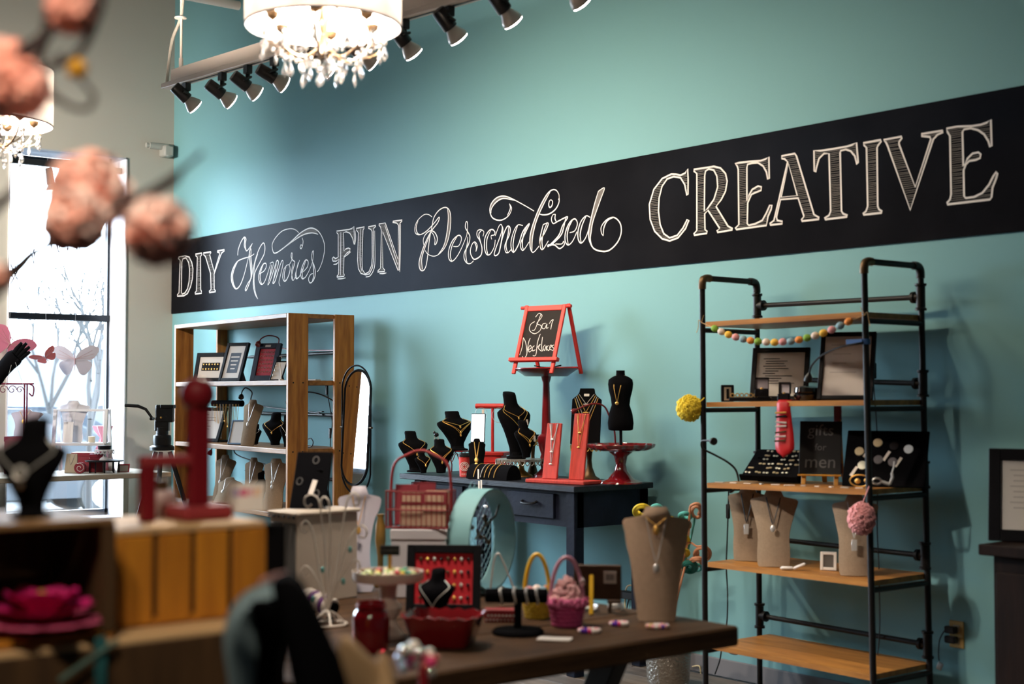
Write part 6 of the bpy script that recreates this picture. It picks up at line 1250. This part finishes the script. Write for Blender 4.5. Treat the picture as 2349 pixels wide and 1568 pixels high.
# printed card leaning on the crate
cp2 = fx(566, 1184, FX-.20); cp2.z = zt+.001; uc = dep(cp2)/F; k = thing('name_card', 'white name card with coloured letters at the right of the pine crate', 'card', cp2, R(56)); LM = rx(R(-12))
MB(LM).box((0, 0, 34*uc), (82*uc, .003, 68*uc), .001).build('card', mPaper, k, 0); MB().bar((0, .02, .05), (0, .05, .002), .03, .004).build('prop', mPaper, k, 0)
for i, (ch, c) in enumerate(zip('CHARM IT', ((.05, .2, .6), (.45, .12, .5), (.7, .05, .2), (.75, .05, .15), (.7, .05, .2), (0, 0, 0), (.8, .35, .05), (.8, .35, .05)))):
    if ch != ' ': text_part('letter', ch, 26*uc, mat('letter_ink_%d' % i, c, .7), k, LM @ tr((-27+7.6*i)*uc, -.0022, 44*uc) @ TXT)
# black panel right of the crate
bp3 = fx(628, 1335, FX-.20); k = thing('black_display_panel', 'black display panel standing behind the pine crate', 'display board', (bp3.x, bp3.y, tabz+.001), R(60)); MB(rx(R(-4))).box((0, 0, (fx(628, 1205, FX-.20).z-tabz)/2), (.05, .02, fx(628, 1205, FX-.20).z-tabz), .004).build('panel', mVelvet, k, 0)
# blue headband on a black velvet form
hp2 = Dp(585, 1568, 2.15); k = thing('headband_stand', 'black velvet form with a dusty blue headband, bottom centre left', 'hair accessory display', (hp2.x, hp2.y, tabz+.001), FACE); uh = 2.15/F; hz0 = hp2.z-tabz-.001
def hpt(px, py, y=0): return ((px-585)*uh, y, hz0+(1568-py)*uh)
mDb = mat('dusty_blue_felt', (.28, .40, .45), .8)
bnd = [V(q) for q in cat_rom([hpt(578, 1660), hpt(562, 1560), hpt(548, 1480), hpt(552, 1425), hpt(575, 1390), hpt(610, 1372), hpt(650, 1362)], 5)]; rgs = []
for i_, p_ in enumerate(bnd):
    t_ = (bnd[min(i_+1, len(bnd)-1)]-bnd[max(i_-1, 0)]).normalized(); n_ = V((-t_.z, 0, t_.x)); hw_ = .030-.012*i_/len(bnd)
    rgs.append([p_+n_*hw_*sx+V((0, sy, 0)) for sx, sy in ((-1, .012), (-.5, -.010), (0, -.018), (.5, -.010), (1, .012), (0, .0))])
MB().loft(rgs).build('blue_band', mDb, k, 60)
MB().loft([[(hpt(cx_+w_*math.cos(t), cy_)[0], .05*math.sin(t)*1.0, hpt(0, cy_)[2]) for t in [2*PI*q/16 for q in range(16)]] for cx_, cy_, w_ in ((600, 1372, 12), (605, 1382, 30), (612, 1405, 36), (618, 1435, 30), (620, 1470, 26), (612, 1568, 24), (610, 1640, 24))]).build('velvet_neck', mVelvet, k, 60)
MB().loft([[(hpt(cx_+w_*math.cos(t), cy_)[0], -.02+.05*math.sin(t), hpt(0, cy_)[2]) for t in [2*PI*q/16 for q in range(16)]] for cx_, cy_, w_ in ((655, 1318, 18), (662, 1332, 34), (680, 1380, 44), (700, 1440, 54), (725, 1510, 62), (745, 1590, 66), (760, 1680, 68))]).build('velvet_arm', mVelvet, k, 60)
MB().box((.06, 0, .008), (.34, .16, .016), .004).build('base', mVelvet, k, 0); MB().bar(hpt(612, 1630), (.02, 0, .01), .05, .05).bar(hpt(755, 1670), (.11, 0, .01), .07, .06).build('stem', mVelvet, k, 0); MB().tube([hpt(588, 1345, .03), hpt(620, 1330, .03), hpt(650, 1324, .03)], .006, 8).build('pink_band', mat('pale_pink_band', (.55, .30, .28), .7), k)
# beige fabric bow
lp = Dp(825, 1568, 2.5); k = thing('fabric_bow', 'blurred beige fabric bow at the bottom edge', 'bow', (lp.x, lp.y, tabz+.001), FACE); ul = 2.5/F; lz = lp.z-tabz-.001; mBg = mat('beige_felt', (.42, .27, .14), .85)
def leaf(pts, th=.012, tilt=0):
    P = [((x-825)*ul, lz+(1568-y)*ul) for x, y in pts]; cx_ = sum(q[0] for q in P)/len(P); cz_ = sum(q[1] for q in P)/len(P); n = len(P)
    rings = []
    for f_, y in ((.80, -th-.006), (1, -th*.5), (1, th*.5), (.80, th)): rings.append([(cx_+(x-cx_)*f_, y+tilt*(z-cz_), cz_+(z-cz_)*f_) for x, z in P])
    return MB().loft(rings)
leaf([(775, 1480), (785, 1458), (802, 1462), (830, 1490), (862, 1520), (880, 1560), (880, 1620), (800, 1620), (778, 1540)], .014).build('loop', mBg, k, 50); leaf([(868, 1500), (884, 1505), (905, 1545), (915, 1620), (860, 1620), (850, 1560)], .012, .3).build('loop', mBg, k, 50); MB().cyl((0, 0, 0), (0, 0, lz-.02), .006, 8).lathe([(0, 0), (.05, 0), (.05, .01), (0, .012)], 16).build('holder', mBlkWood, k)
# sparkling bead cluster on a red stick
sp2 = Dp(955, 1568, 2.9); k = thing('bead_cluster', 'glittering pearl and pink bead cluster on a red stick', 'bead ornament', (sp2.x, sp2.y, tabz+.001), FACE); us = 2.9/F; sz_ = sp2.z-tabz-.001
MB().tube([(18*us, 0, .0), (16*us, 0, sz_+40*us)], .011, 10).build('stick', mDkRed, k); MB().lathe([(0, 0), (.05, 0), (.05, .012), (0, .014)], 18, (18*us, 0, 0)).build('foot', mDkRed, k)
gl = [mat('clear_sparkle', (.85, .83, .80), .06, .85), mat('blue_sparkle', (.50, .60, .78), .08, .7), bc[0], mat('rose_sparkle', (.55, .12, .12), .12, .4), mat('pearl_bead', (.75, .70, .64), .2)]
for i, (x, y, r_, c) in enumerate(((932, 1492, 17, 0), (918, 1512, 14, 1), (948, 1484, 14, 4), (962, 1495, 15, 0), (945, 1505, 16, 2), (972, 1508, 17, 3), (990, 1515, 14, 2), (958, 1520, 15, 0), (985, 1500, 12, 4), (925, 1530, 12, 1), (975, 1528, 14, 3), (940, 1525, 13, 2), (1000, 1508, 9, 3), (988, 1545, 11, 0))): MB().ell(((x-955)*us, -.01+.012*(i % 3), sz_+(1568-y)*us), r_*us, 10, 7).build('bead', gl[c], k)
# teal ribbon tied on the low crate
rb = Xp(232, 1475, FXL+.012); k = thing('ribbon_tie', 'dark teal ribbon tied over the front of the low crate', 'ribbon', rb, R(90)); ub2 = dep(rb)/F; mTr = mat('teal_ribbon', (.02, .11, .12), .6)
MB().box((0, 0, -60*ub2), (28*ub2, .006, 150*ub2), .002).build('tail', mTr, k, 0); MB().tube(cat_rom([(40*ub2, 0, 2*ub2), (10*ub2, -.004, -12*ub2), (-40*ub2, -.004, -38*ub2), (-100*ub2, -.004, -72*ub2)], 4), .0045, 6).build('cord', mat('teal_cord', (.07, .13, .11), .7), k)
# ---------------------------------------------------------------- blossom branches hanging into the picture at the left
BD = 1.75
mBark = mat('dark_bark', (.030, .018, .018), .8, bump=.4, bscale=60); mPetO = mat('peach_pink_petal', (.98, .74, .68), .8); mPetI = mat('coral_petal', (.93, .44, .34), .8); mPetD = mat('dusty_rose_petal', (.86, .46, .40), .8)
b0 = Dp(-260, 900, BD); br = thing('blossom_branches', 'dark branches of pink paper blossoms hanging in from the left', 'artificial blossoms', (b0.x, b0.y, b0.z), FACE)
ubr = BD/F
def bpt(px, py, off=0): return ((px+260)*ubr, off, (900-py)*ubr*1.0)
def bpath(pts, r0, r1, off=0): P = cat_rom([bpt(x, y, off) for x, y in pts], 5); MB().tube(P, [lin(r0, r1, i/len(P)) for i in range(len(P))], 7).build('branch', mBark, br)
bpath([(-260, 900), (-120, 760), (-20, 660), (40, 610), (70, 580), (118, 555), (150, 520), (180, 500)], .016, .0055); bpath([(-120, 760), (-80, 560), (-40, 480), (5, 440), (20, 400)], .010, .005, .02)
bpath([(150, 520), (220, 500), (280, 465), (320, 450), (370, 430), (400, 410), (412, 385)], .006, .0035); bpath([(200, 470), (280, 440), (350, 400), (400, 365), (440, 330)], .005, .003, .05); bpath([(200, 560), (250, 545), (300, 530), (315, 510), (335, 480)], .004, .003)
bpath([(-80, 560), (-60, 300), (-20, 180), (25, 112), (60, 85), (85, 60), (90, 20), (98, -40)], .012, .0065, .02); bpath([(90, 20), (80, 80), (70, 140), (110, 132), (150, 115), (180, 75), (205, 10), (215, -40)], .0045, .006, .02); bpath([(105, 132), (118, 105)], .004, .0035, .02)
bpath([(80, 190), (115, 215), (150, 235), (185, 235), (197, 210), (180, 185), (160, 162)], .0045, .0028, .02); bpath([(-40, 330), (0, 190), (60, 195), (118, 215)], .006, .0045, .03)
def blossom(px, py, rpx, m1, m2, off=0, n=70, seed=1, sq=1):
    rd = random.Random(seed); r_ = rpx*ubr; c = V(bpt(px, py, off)); b_ = MB().ell(c, (r_*.66, r_*.66, r_*.66*sq), 12, 8).build('blossom', m1, br); pm_ = {0: MB(), 1: MB()}
    for i in range(n):
        z = 1-2*(i+.5)/n; a_ = i*2.39996; q = math.sqrt(1-z*z); d = V((q*math.cos(a_), q*math.sin(a_), z)); x = d.orthogonal().normalized(); y = d.cross(x); tw = rd.uniform(0, PI); x, y = x*math.cos(tw)+y*math.sin(tw), y*math.cos(tw)-x*math.sin(tw)
        s = r_*rd.uniform(.34, .46); P0 = c+V((d.x*r_*.62, d.y*r_*.62, d.z*r_*.62*sq)); vv = []
        for u in range(4):
            for v in range(4):
                X_, Y_ = (-1+u*2/3)*s, (-1+v*2/3)*s; vv.append(P0+x*X_+y*Y_+d*(r_*.30*(1-.35*((X_/s)**2)+.45*((Y_/s)**2))*rd.uniform(.7, 1.15)))
        fc = d.y*-.9+d.z*-.45; top = fc > .62 or d.z < -.8 or rd.random() < .08  # coral marks the heart and paints shade onto the lower petals
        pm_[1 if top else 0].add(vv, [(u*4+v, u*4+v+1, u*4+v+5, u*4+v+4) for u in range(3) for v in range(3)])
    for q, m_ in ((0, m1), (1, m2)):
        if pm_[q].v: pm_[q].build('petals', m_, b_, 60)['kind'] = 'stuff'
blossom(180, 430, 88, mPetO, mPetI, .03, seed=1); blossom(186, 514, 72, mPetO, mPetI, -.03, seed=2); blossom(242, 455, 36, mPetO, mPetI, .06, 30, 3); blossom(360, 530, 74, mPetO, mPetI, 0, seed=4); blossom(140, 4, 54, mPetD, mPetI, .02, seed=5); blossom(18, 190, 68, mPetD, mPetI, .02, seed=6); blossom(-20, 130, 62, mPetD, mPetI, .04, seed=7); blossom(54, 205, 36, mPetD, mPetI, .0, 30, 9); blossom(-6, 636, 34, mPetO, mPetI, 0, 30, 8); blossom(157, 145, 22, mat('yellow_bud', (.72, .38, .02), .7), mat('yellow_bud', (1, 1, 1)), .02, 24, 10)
# ================================================================ WINDOW DISPLAY AND OUTSIDE
# display ledge inside the window
p = Xp(150, 1125, .55); WZ = Wp(215, 1100, -1.05).z
WZ = .86
mLed = mat('pale_display_table', (.42, .36, .28), .6)
k = thing('display_table', 'pale table of gifts in front of the corner window', 'table', (.12, -2.35, 0)); MB().box((.42, .95, WZ-.02), (.84, 1.9, .04), .004).build('table_top', mLed, k, 0)
for x in (.05, .79):
    for y in (.05, 1.85): MB().box((x, y, (WZ-.04)/2), (.05, .05, WZ-.041), .003).build('leg', mLed, k, 0)
def wd(px, x, z=None, py=1000): q = Xp(px, py, x); q.z = (WZ+.0015) if z is None else z; return q
def uw(q): return dep(q)/F
mWh = mat('white_wood', (.62, .62, .64), .5); mWcl = mat('white_leather', (.55, .53, .56), .5); mLil = mat('lilac_leather', (.36, .31, .36), .6); mWineM = mat('wine_metal', (.13, .006, .03), .35, .3)
# white frame rack with bust
q = wd(188, .40); u = uw(q); k = thing('white_stand', 'white wooden frame stand holding a white bust by the window', 'display stand', q, R(52)); rz0 = (1108-1020)*u
SH1 = max(.12, Xp(188, 1018, .40).z-WZ); TP1 = Xp(188, 938, .40).z-WZ
for x in (-58*u, 58*u):
    for y in (-.09, .09): MB().bar((x, y*1.3, 0), (x, y*.4, TP1), .03, .022, .002).build('leg', mWh, k, 0)
MB().bar((-58*u, 0, TP1-.01), (58*u, 0, TP1-.01), .02, .02).build('top_rail', mWh, k, 0); MB().box((0, 0, SH1), (120*u, .22, .022), .003).build('shelf', mWh, k, 0)
nf = neck_form('white bust with a tag card standing in the white frame', q+rz(R(52)) @ V((-22*u, -.02, SH1+.0125)), R(50), 96*u, 70*u, mWcl, 8, ((.5, 'silver'),), waist=.6, pend='tag')
tag(MB(tr(q+rz(R(52)) @ V((-25*u, -.095, SH1+.0125))) @ rz(R(50)) @ rx(R(-8))).box((0, 0, 24*u), (22*u, .004, 48*u), .001).build('card', mPaper, None, 0), 'white card in front of the bust in the white frame', 'card')
tag(MB(tr(q+rz(R(52)) @ V((24*u, -.02, SH1+.0125)))).lathe([(0, 0), (.028, 0), (.028, .05), (0, .052)], 14).build('candle', mat('cream_wax', (.6, .5, .35), .6), None), 'short cream candle on the white frame stand', 'candle')
q = wd(55, .45); u = uw(q); neck_form('lilac bust behind the red scroll stand by the window', V((q.x, q.y, Xp(55, 1000, .45).z)), R(50), 62*u, 74*u, mLil, 10, ((.3, 'gold'),), waist=.6)
b_ = Xp(55, 1000, .45).z-WZ-.003
k = thing('gift_box', 'wine red box under the lilac bust', 'box', q, R(50)); MB().box((0, .02, b_/2), (78*u, .16, b_), .004).build('box', mat('wine_box', (.14, .01, .03), .6), k, 0); MB().box((0, .02, b_-.02), (80*u, .165, .04), .003).build('lid', mat('wine_box', (1, 1, 1)), k, 0)
q = wd(58, .62); u = uw(q); k = thing('scroll_stand', 'wine red metal necklace stand with scrollwork arm', 'jewelry stand', q, R(50)); th2 = Xp(58, 880, .62).z-WZ
for x in (-3*u, 3*u): MB().tube([(x, 0, 0), (x, 0, th2)], .006, 7).build('pole', mWineM, k)
MB().lathe([(0, 0), (.07, 0), (.07, .012), (0, .014)], 18).build('base', mWineM, k); MB().tube([(-90*u, 0, th2), (18*u, 0, th2)], .008, 7).build('arm', mWineM, k)
for cx_, r_ in ((-14, 9), (-32, 11), (-52, 11), (-70, 9)): MB().tube([((cx_+r_*(1-.06*i)*math.cos(i*.6))*u, 0, th2-14*u+r_*(1-.06*i)*math.sin(i*.6)*u) for i in range(14)], .0035, 5).build('scroll', mWineM, k)
MB().tube(cat_rom([(8*u, 0, th2), (18*u, 0, th2-8*u), (16*u, 0, th2-28*u), (8*u, 0, th2-22*u)], 4), .006, 6).build('horse_scroll', mWineM, k)
# black display hand above it
q2 = q+V((0, 0, th2+.010)); k = thing('display_hand', 'black velvet display hand reaching up beside the window', 'jewelry display', q2+rz(R(50)) @ V((-70*u, 0, 0)), R(50))
HM = M(); mb = MB(); palm = cat_rom([(0, 0, .0), (10*u, 0, 20*u), (30*u, 0, 45*u), (48*u, 0, 62*u)], 4)
mb.tube(palm, [lin(14, 22, i/len(palm))*u if i < len(palm)*.7 else lin(22, 15, (i/len(palm)-.7)/.3)*u for i in range(len(palm))], 12)
for i, (ox, ln, an) in enumerate(((-9, 34, 58), (-3, 40, 52), (4, 38, 46), (10, 30, 40))):
    st = V((46*u+ox*u*.6, (i-1.5)*.008, 58*u-ox*u*.6)); d_ = V((math.cos(R(an)), 0, math.sin(R(an)))); mb.tube([st, st+d_*ln*.5*u, st+d_*ln*u+V((2*u, 0, -1*u))], [6.2*u, 5.6*u, 3.4*u], 8)
mb.tube([V((26*u, -.02, 40*u)), V((44*u, -.035, 44*u)), V((58*u, -.038, 52*u))], [6.5*u, 6*u, 3.6*u], 8); mb.build('hand', mVelvet, k, 60); MB().lathe([(0, 0), (13*u, 0), (13*u, .01), (0, .012)], 14).build('wrist_base', mVelvet, k)
MB().tube(cat_rom([(44*u, -.05, 52*u), (36*u, -.05, 20*u), (30*u, -.05, 0), (26*u, -.05, -14*u)], 4), .0014, 5).tube(cat_rom([(48*u, -.05, 52*u), (58*u, -.05, 24*u), (72*u, -.05, -14*u)], 4), .0014, 5).build('necklace', mSilver, k)
# gift boxes
mDot = mat('red_gift_paper', (.20, .008, .02), .5)
def dotbox(label, px, x, w_, h, d_, a, dots=True):
    q = wd(px, x); k = thing('gift_box', label, 'gift box', q, a, 'red gift boxes by the window'); MB().box((0, 0, h/2), (w_, d_, h), .003).build('box', mDot, k, 0); MB().box((0, 0, h-.012), (w_+.006, d_+.006, .03), .002).build('lid', mDot, k, 0)
    if dots:
        for i in range(int(h/.028)):
            for j in range(2): MB(tr(w_/2-.014-.022*j, -d_/2-.0005, .016+.028*i+.014*j) @ rx(R(90))).lathe([(0, 0), (.008, 0), (.008, .0006), (0, .0006)], 8).build('dot', mPaper, k, 0)
dotbox('tall red gift box with white dots by the window', 196, .42, .19, Xp(196, 1038, .42).z-WZ, .12, R(50)); dotbox('small plain red gift box in front of the dotted one', 222, .60, .10, .145, .08, R(60), False)
q = wd(162, .60); u = uw(q); k = thing('necklace_ramp', 'cream ramp with a fine chain by the gift boxes', 'jewelry display', q, R(44)); LM = rx(R(-12)); rh = Xp(162, 1040, .60).z-WZ; MB(LM).prism([(-.05, 0), (.06, 0), (.045, rh), (-.045, rh)], -.006, .006).build('ramp', mat('cream_board', (.45, .38, .28), .7), k, 0); MB().bar((0, .05, rh*.7), (0, .12, .003), .04, .006).build('easel_leg', mat('cream_board', (1, 1, 1)), k, 0); cm = MB(LM); chain_between(cm, (-.03, -.008, rh), (.03, -.008, rh), rh*.6, .002, 10, .0018, 1.2); cm.build('necklace', mSilver, k)
q = wd(240, .70); u = uw(q); k = thing('plant_stand', 'small round black stand with spindles by the window', 'display stand', q, R(50)); sh_ = max(.10, Xp(240, 1099, .70).z-WZ+.02); MB().lathe([(0, sh_-.012), (.15, sh_-.012), (.155, sh_), (0, sh_)], 28).build('top', mBlkWood, k)
for i in range(10): t = 2*PI*i/10; MB().cyl((.12*math.cos(t), .12*math.sin(t), 0), (.12*math.cos(t), .12*math.sin(t), sh_-.012), .006, 6).build('spindle', mBlkWood, k)
cake_stand('small white lacy cake stand on the round black stand', V((q.x, q.y, q.z+sh_)), 0, .075, .085, .04, mWh, mWh, 16)
tag(MB(tr(q+V((0, 0, sh_+.087)))).lathe([(0, 0), (.05, 0), (.055, .03), (0, .032)], 18).build('trinket_tin', mBlkWood, None), 'dark trinket tin on the white lacy stand', 'tin')
q = wd(236, .34); k = thing('tulle_bundle', 'bundle of pale pink tulle by the white frame stand', 'fabric', V((q.x, q.y, q.z)), R(50)); mTu = mat('pink_tulle', (.62, .26, .32), .8)
MB().loft([[(rr*(1+.18*math.cos(7*2*PI*j/28))*math.cos(2*PI*j/28), rr*(1+.18*math.cos(7*2*PI*j/28))*math.sin(2*PI*j/28), z) for j in range(28)] for rr, z in ((.09, 0), (.075, .10), (.03, .24), (.02, .27), (.06, .33), (.075, .37))]).build('tulle', mTu, k, 60)
q = wd(185, .72); k = thing('ribbon_roll', 'red swirl patterned ribbon roll by the gift boxes', 'ribbon', q, R(50)); MB(tr(0, 0, .045) @ rx(R(90))).lathe([(0, -.02), (.045, -.02), (.045, .02), (0, .02)], 20).build('roll', mDot, k); MB(tr(0, 0, .045)).tube([((.008+.0024*i)*math.cos(i*.6), -.0215, (.008+.0024*i)*math.sin(i*.6)) for i in range(15)], .0022, 5).build('swirl', mPaper, k)
q = wd(283, .75); k = thing('price_card', 'small white card with a red edge by the black stand', 'card', q, R(50)); MB(rx(R(-20))).box((0, 0, .035), (.10, .006, .07), .001).build('card', mRedCard, k, 0); MB(rx(R(-20))).box((-.004, -.004, .03), (.086, .002, .05)).build('label_panel', mPaper, k, 0); MB().bar((0, .02, .05), (0, .04, .002), .03, .004).build('prop', mRedCard, k, 0)
# hanging paper butterflies
def butterfly(label, px, py, x, w_, m, a, tilt, roll):
    q = Xp(px, py, x); k = thing('paper_butterfly', label, 'butterfly', q, a, 'paper butterflies in the window'); B = ry(roll) @ rx(tilt)
    MB(B).tube([(0, -.004, -.22*w_), (0, -.004, .0), (0, -.004, .16*w_)], [.002, .005, .002], 6).build('body', mat('butterfly_body', (.30, .16, .16), .7), k)
    for s in (-1, 1):
        up_ = [(0, .02), (.10, .20), (.30, .32), (.46, .30), (.5, .22), (.42, .08), (.30, .0), (0, -.02)]; lo_ = [(0, -.02), (.28, -.01), (.36, -.10), (.30, -.22), (.20, -.32), (.10, -.28), (.03, -.12)]
        for nm, pl in (('upper_wing', up_), ('lower_wing', lo_)):
            P = cat_rom([(x_*s*w_, 0, z_*w_) for x_, z_ in pl], 3, True); o = MB(B @ rz(s*.25)).prism([(v.x, v.z) for v in P], -.0012, .0012).build(nm, m, k, 0)
        for q_ in (.15, .35, .55): MB(B @ rz(s*.25)).tube([(0, -.003, .02*w_), (s*.42*w_*math.cos(q_), -.003, .42*w_*math.sin(q_))], .0012, 4).build('wing_vein', mat('butterfly_body', (1, 1, 1)), k)
    MB().tube([(0, 0, .1*w_), (0, 0, HEAD-.02-q.z)], .0008, 4).build('thread', mat('clear_thread', (.5, .5, .55), .5), k)
butterfly('large translucent white butterfly hanging in the window', 172, 826, -.12, .40, m_trans('white_gauze', (.62, .58, .62), (.05, .045, .05)), R(58), .0, .0); butterfly('small coral butterfly hanging in the window seen edge on', 104, 820, -.05, .24, m_trans('coral_gauze', (.6, .12, .1), (.055, .014, .012)), R(50), R(58), R(-25)); butterfly('large pink butterfly hanging at the left of the window', 22, 790, .22, .38, m_trans('pink_gauze', (.62, .18, .28), (.06, .016, .03)), R(50), R(-12), R(28))
# black spot on a bar inside the window head
k = thing('track_rail', 'black lighting bar under the head of the corner window', 'light track', (-.06, -.965, HEAD-.14), 0); MB().box((0, 0, .03), (.05, 1.0, .05), .003).build('rail', mLampBlk, k, 0)
for y in (-.4, .4): MB().box((0, y, .09), (.02, .02, .07)).build('bracket', mLampBlk, k, 0)
q = Xp(112, 385, -.06); L = thing('track_lamp', 'single black lamp with lit bulb under the window head', 'track light', (q.x, q.y, HEAD-.137), 0); ax = V((.15, .1, -1)).normalized(); side = ax.cross(V((0, 1, 0))).normalized(); y_ = ax.cross(side); rel = V((0, 0, -.02))+ax*.19; FM = M(((side.x, y_.x, ax.x, rel.x), (side.y, y_.y, ax.y, rel.y), (side.z, y_.z, ax.z, rel.z), (0, 0, 0, 1)))
MB(FM).lathe([(.0, -.2), (.030, -.2), (.034, -.19), (.036, -.06), (.0, -.06)], 18).build('housing', mLampBlk, L); MB(FM).lathe([(.018, -.06), (.032, -.045), (.044, -.03), (.05, -.010), (.047, 0)], 20).build('bulb', mBulb, L); MB(FM).lathe([(.0475, -.004), (.046, .002), (.03, .007), (0, .009)], 20).build('bulb_face', mBulbFace, L)
# tripod with a fluid head
tq = Wp(372, 1000, -.95); k = thing('camera_tripod', 'black video tripod with fluid head and pan handle before the shelf', 'tripod', (tq.x, tq.y, 0), FACE); u = dep((tq.x, tq.y, 1.2))/F
def tpt(px, py, y=0): return ((px-372)*u, y, 1.5-(py-903)*u*1.0)
mTri = mat('tripod_black', (.008, .008, .009), .35, spec=.5)
MB().box(tpt(378, 948), (40*u, .07, 40*u), .008).box(tpt(372, 975), (32*u, .06, 26*u), .006).box(tpt(385, 932), (30*u, .09, 8*u), .003).build('fluid_head', mTri, k, 0); MB().lathe([(0, 0), (20*u, 0), (21*u, 14*u), (20*u, 22*u), (14*u, 24*u), (14*u, 40*u), (0, 40*u)], 18, tpt(372, 1020)).build('pan_base', mTri, k)
MB().tube([tpt(352, 962, -.01), tpt(335, 938, -.015), tpt(318, 931, -.02), tpt(288, 929, -.02)], [.010, .011, .013, .013], 10).build('pan_handle', mTri, k); MB().cyl(tpt(350, 960, -.05), tpt(350, 960, .02), .012, 10).build('knob', mTri, k); MB().ell(tpt(372, 957, -.04), .008, 8, 6).build('dial', mGold, k)
MB().lathe([(0, 0), (28*u, 0), (28*u, 8*u), (22*u, 12*u), (0, 12*u)], 20, tpt(372, 1032)).build('bowl', mTri, k); mChr = mat('chrome_tube', (.6, .6, .58), .2, 1)
for an in (0.6, 2.7, 4.8):
    zt_ = tpt(372, 1036)[2]; d_ = V((math.cos(an), math.sin(an), 0)); A = d_*.06+V((0, 0, zt_)); B = d_*.40; lg = MB().tube([A, A.lerp(B, .5)], .018, 8).build('leg', mTri, k); MB().tube([A.lerp(B, .45)+d_*.0, B+V((0, 0, .01))], .010, 8).build('leg_tube', mChr, lg)
# ---------------------------------------------------------------- outside
mAsph = mat('wet_asphalt', (.045, .046, .048), .7); g = MB().box((-30, -5, -.2), (59, 90, .1)); tag(struct('ground_outside', g, mAsph, 'pale parking lot outside the windows'), None, None)
tag(MB().box((-3.2, -4, -.13), (1.6, 50, .08)).build('grass_strip', mat('lawn', (.006, .012, .004), .9, var=.4), None, 0), 'strip of grass beyond the shop window', 'grass', kind='stuff')
mCar = [mat('car_paint_%d' % i, c, .6, spec=.1) for i, c in enumerate(((.020, .022, .025), (.012, .015, .02), (.022, .022, .024)))]; mTyre = mat('tyre', (.004, .004, .004), .8); mCw = mat('car_window', (.014, .017, .020), .5)
def car(label, x, y, a, m):
    k = thing('parked_car', label, 'car', (x, y, -.15), a, 'cars parked outside the window')
    body = [(-2.2, .35), (-2.25, .62), (-2.15, .85), (-1.2, .95), (1.25, .98), (2.0, .86), (2.25, .70), (2.28, .40), (2.0, .28), (-2.0, .28)]; cab = [(-1.75, .93), (-1.25, 1.38), (-.6, 1.47), (.45, 1.45), (.95, 1.32), (1.55, .96)]
    MB().prism(body, -.88, .88).build('body', m, k, 30); MB().prism(cab, -.72, .72).build('cabin', m, k, 30)
    for s in (-1, 1):
        for pl in ([(-1.35, .98), (-1.1, 1.32), (-.25, 1.39), (-.2, .98)], [(-.08, .98), (-.1, 1.39), (.4, 1.38), (1.25, .99)]): MB(tr(0, s*.722, 0)).prism(pl, -.004, .004).build('side_window', mCw, k, 0)
        for xx in (-1.4, 1.4): wl = MB(tr(xx, s*.80, .33) @ rx(R(90))).lathe([(0, -.1), (.33, -.1), (.33, .1), (0, .1)], 24).build('wheel', mTyre, k); MB(tr(xx, s*.905, .33) @ rx(R(90))).lathe([(0, -.004), (.2, -.004), (.19, .008), (0, .01)], 16).build('hubcap', mSilver, wl)
car('silver car parked closest to the corner window', -7.4, .85, R(84), mCar[0]); car('blue-grey car parked behind the silver one', -10.6, 2.4, R(86), mCar[1]); car('white car parked further along the lot', -12.5, 5.2, R(82), mCar[2])
tag(MB().box((-38, 12, 1.4), (6, 60, 3.2)).box((-34.9, 12, 1.3), (.1, 56, .9)).build('far_building', mat('far_grey_wall', (.040, .042, .044), .8), None, 0), 'long low grey building beyond the parking lot', 'building')
def tree(label, x, y, h, seed, m):
    rd = random.Random(seed); k = thing('bare_tree', label, 'tree', (x, y, -.16), 0, 'bare trees outside the window'); tw = MB()
    def grow(p, d, L, r_, lv, mb):
        e = p+d*L; mid = p+d*L*.5+V((rd.uniform(-.05, .05), rd.uniform(-.05, .05), 0))*L; mb.tube([p, mid, e], [r_, r_*.85, r_*.68], 5 if lv > 1 else 7, caps=lv > 1)
        if lv >= 6: return
        for i in range(3 if lv < 4 else 2):
            ax = V((rd.gauss(0, 1), rd.gauss(0, 1), rd.gauss(0, .4))).normalized(); nd = (d+ax*rd.uniform(.35, .7)+V((0, 0, .12))).normalized(); grow(e if i else p.lerp(e, rd.uniform(.6, .95)), nd, L*rd.uniform(.62, .8), r_*.66, lv+1, tw)
    tk = MB(); grow(V((0, 0, 0)), V((0, 0, 1)), h*.26, .05, 1, tk); tk.build('trunk', m, k); tw.build('twigs', m, k)['kind'] = 'stuff'
mBk = mat('wet_bark', (.0055, .005, .005), .9)
tree('bare young tree close outside the corner window', -4.7, 1.22, 5.2, 3, mBk); tree('bare tree further right outside the window', -9.5, 2.6, 5.6, 12, mBk); tree('bare tree at the left outside the window', -9.0, -.2, 6.0, 21, mBk)
tag(MB().cyl((-14, 3.0, -.15), (-14, 3.0, 6.0), .06, 10, .04).build('lamp_post', mat('far_post', (.02, .02, .022), .6), None), 'thin lamp post in the parking lot', 'lamp post')
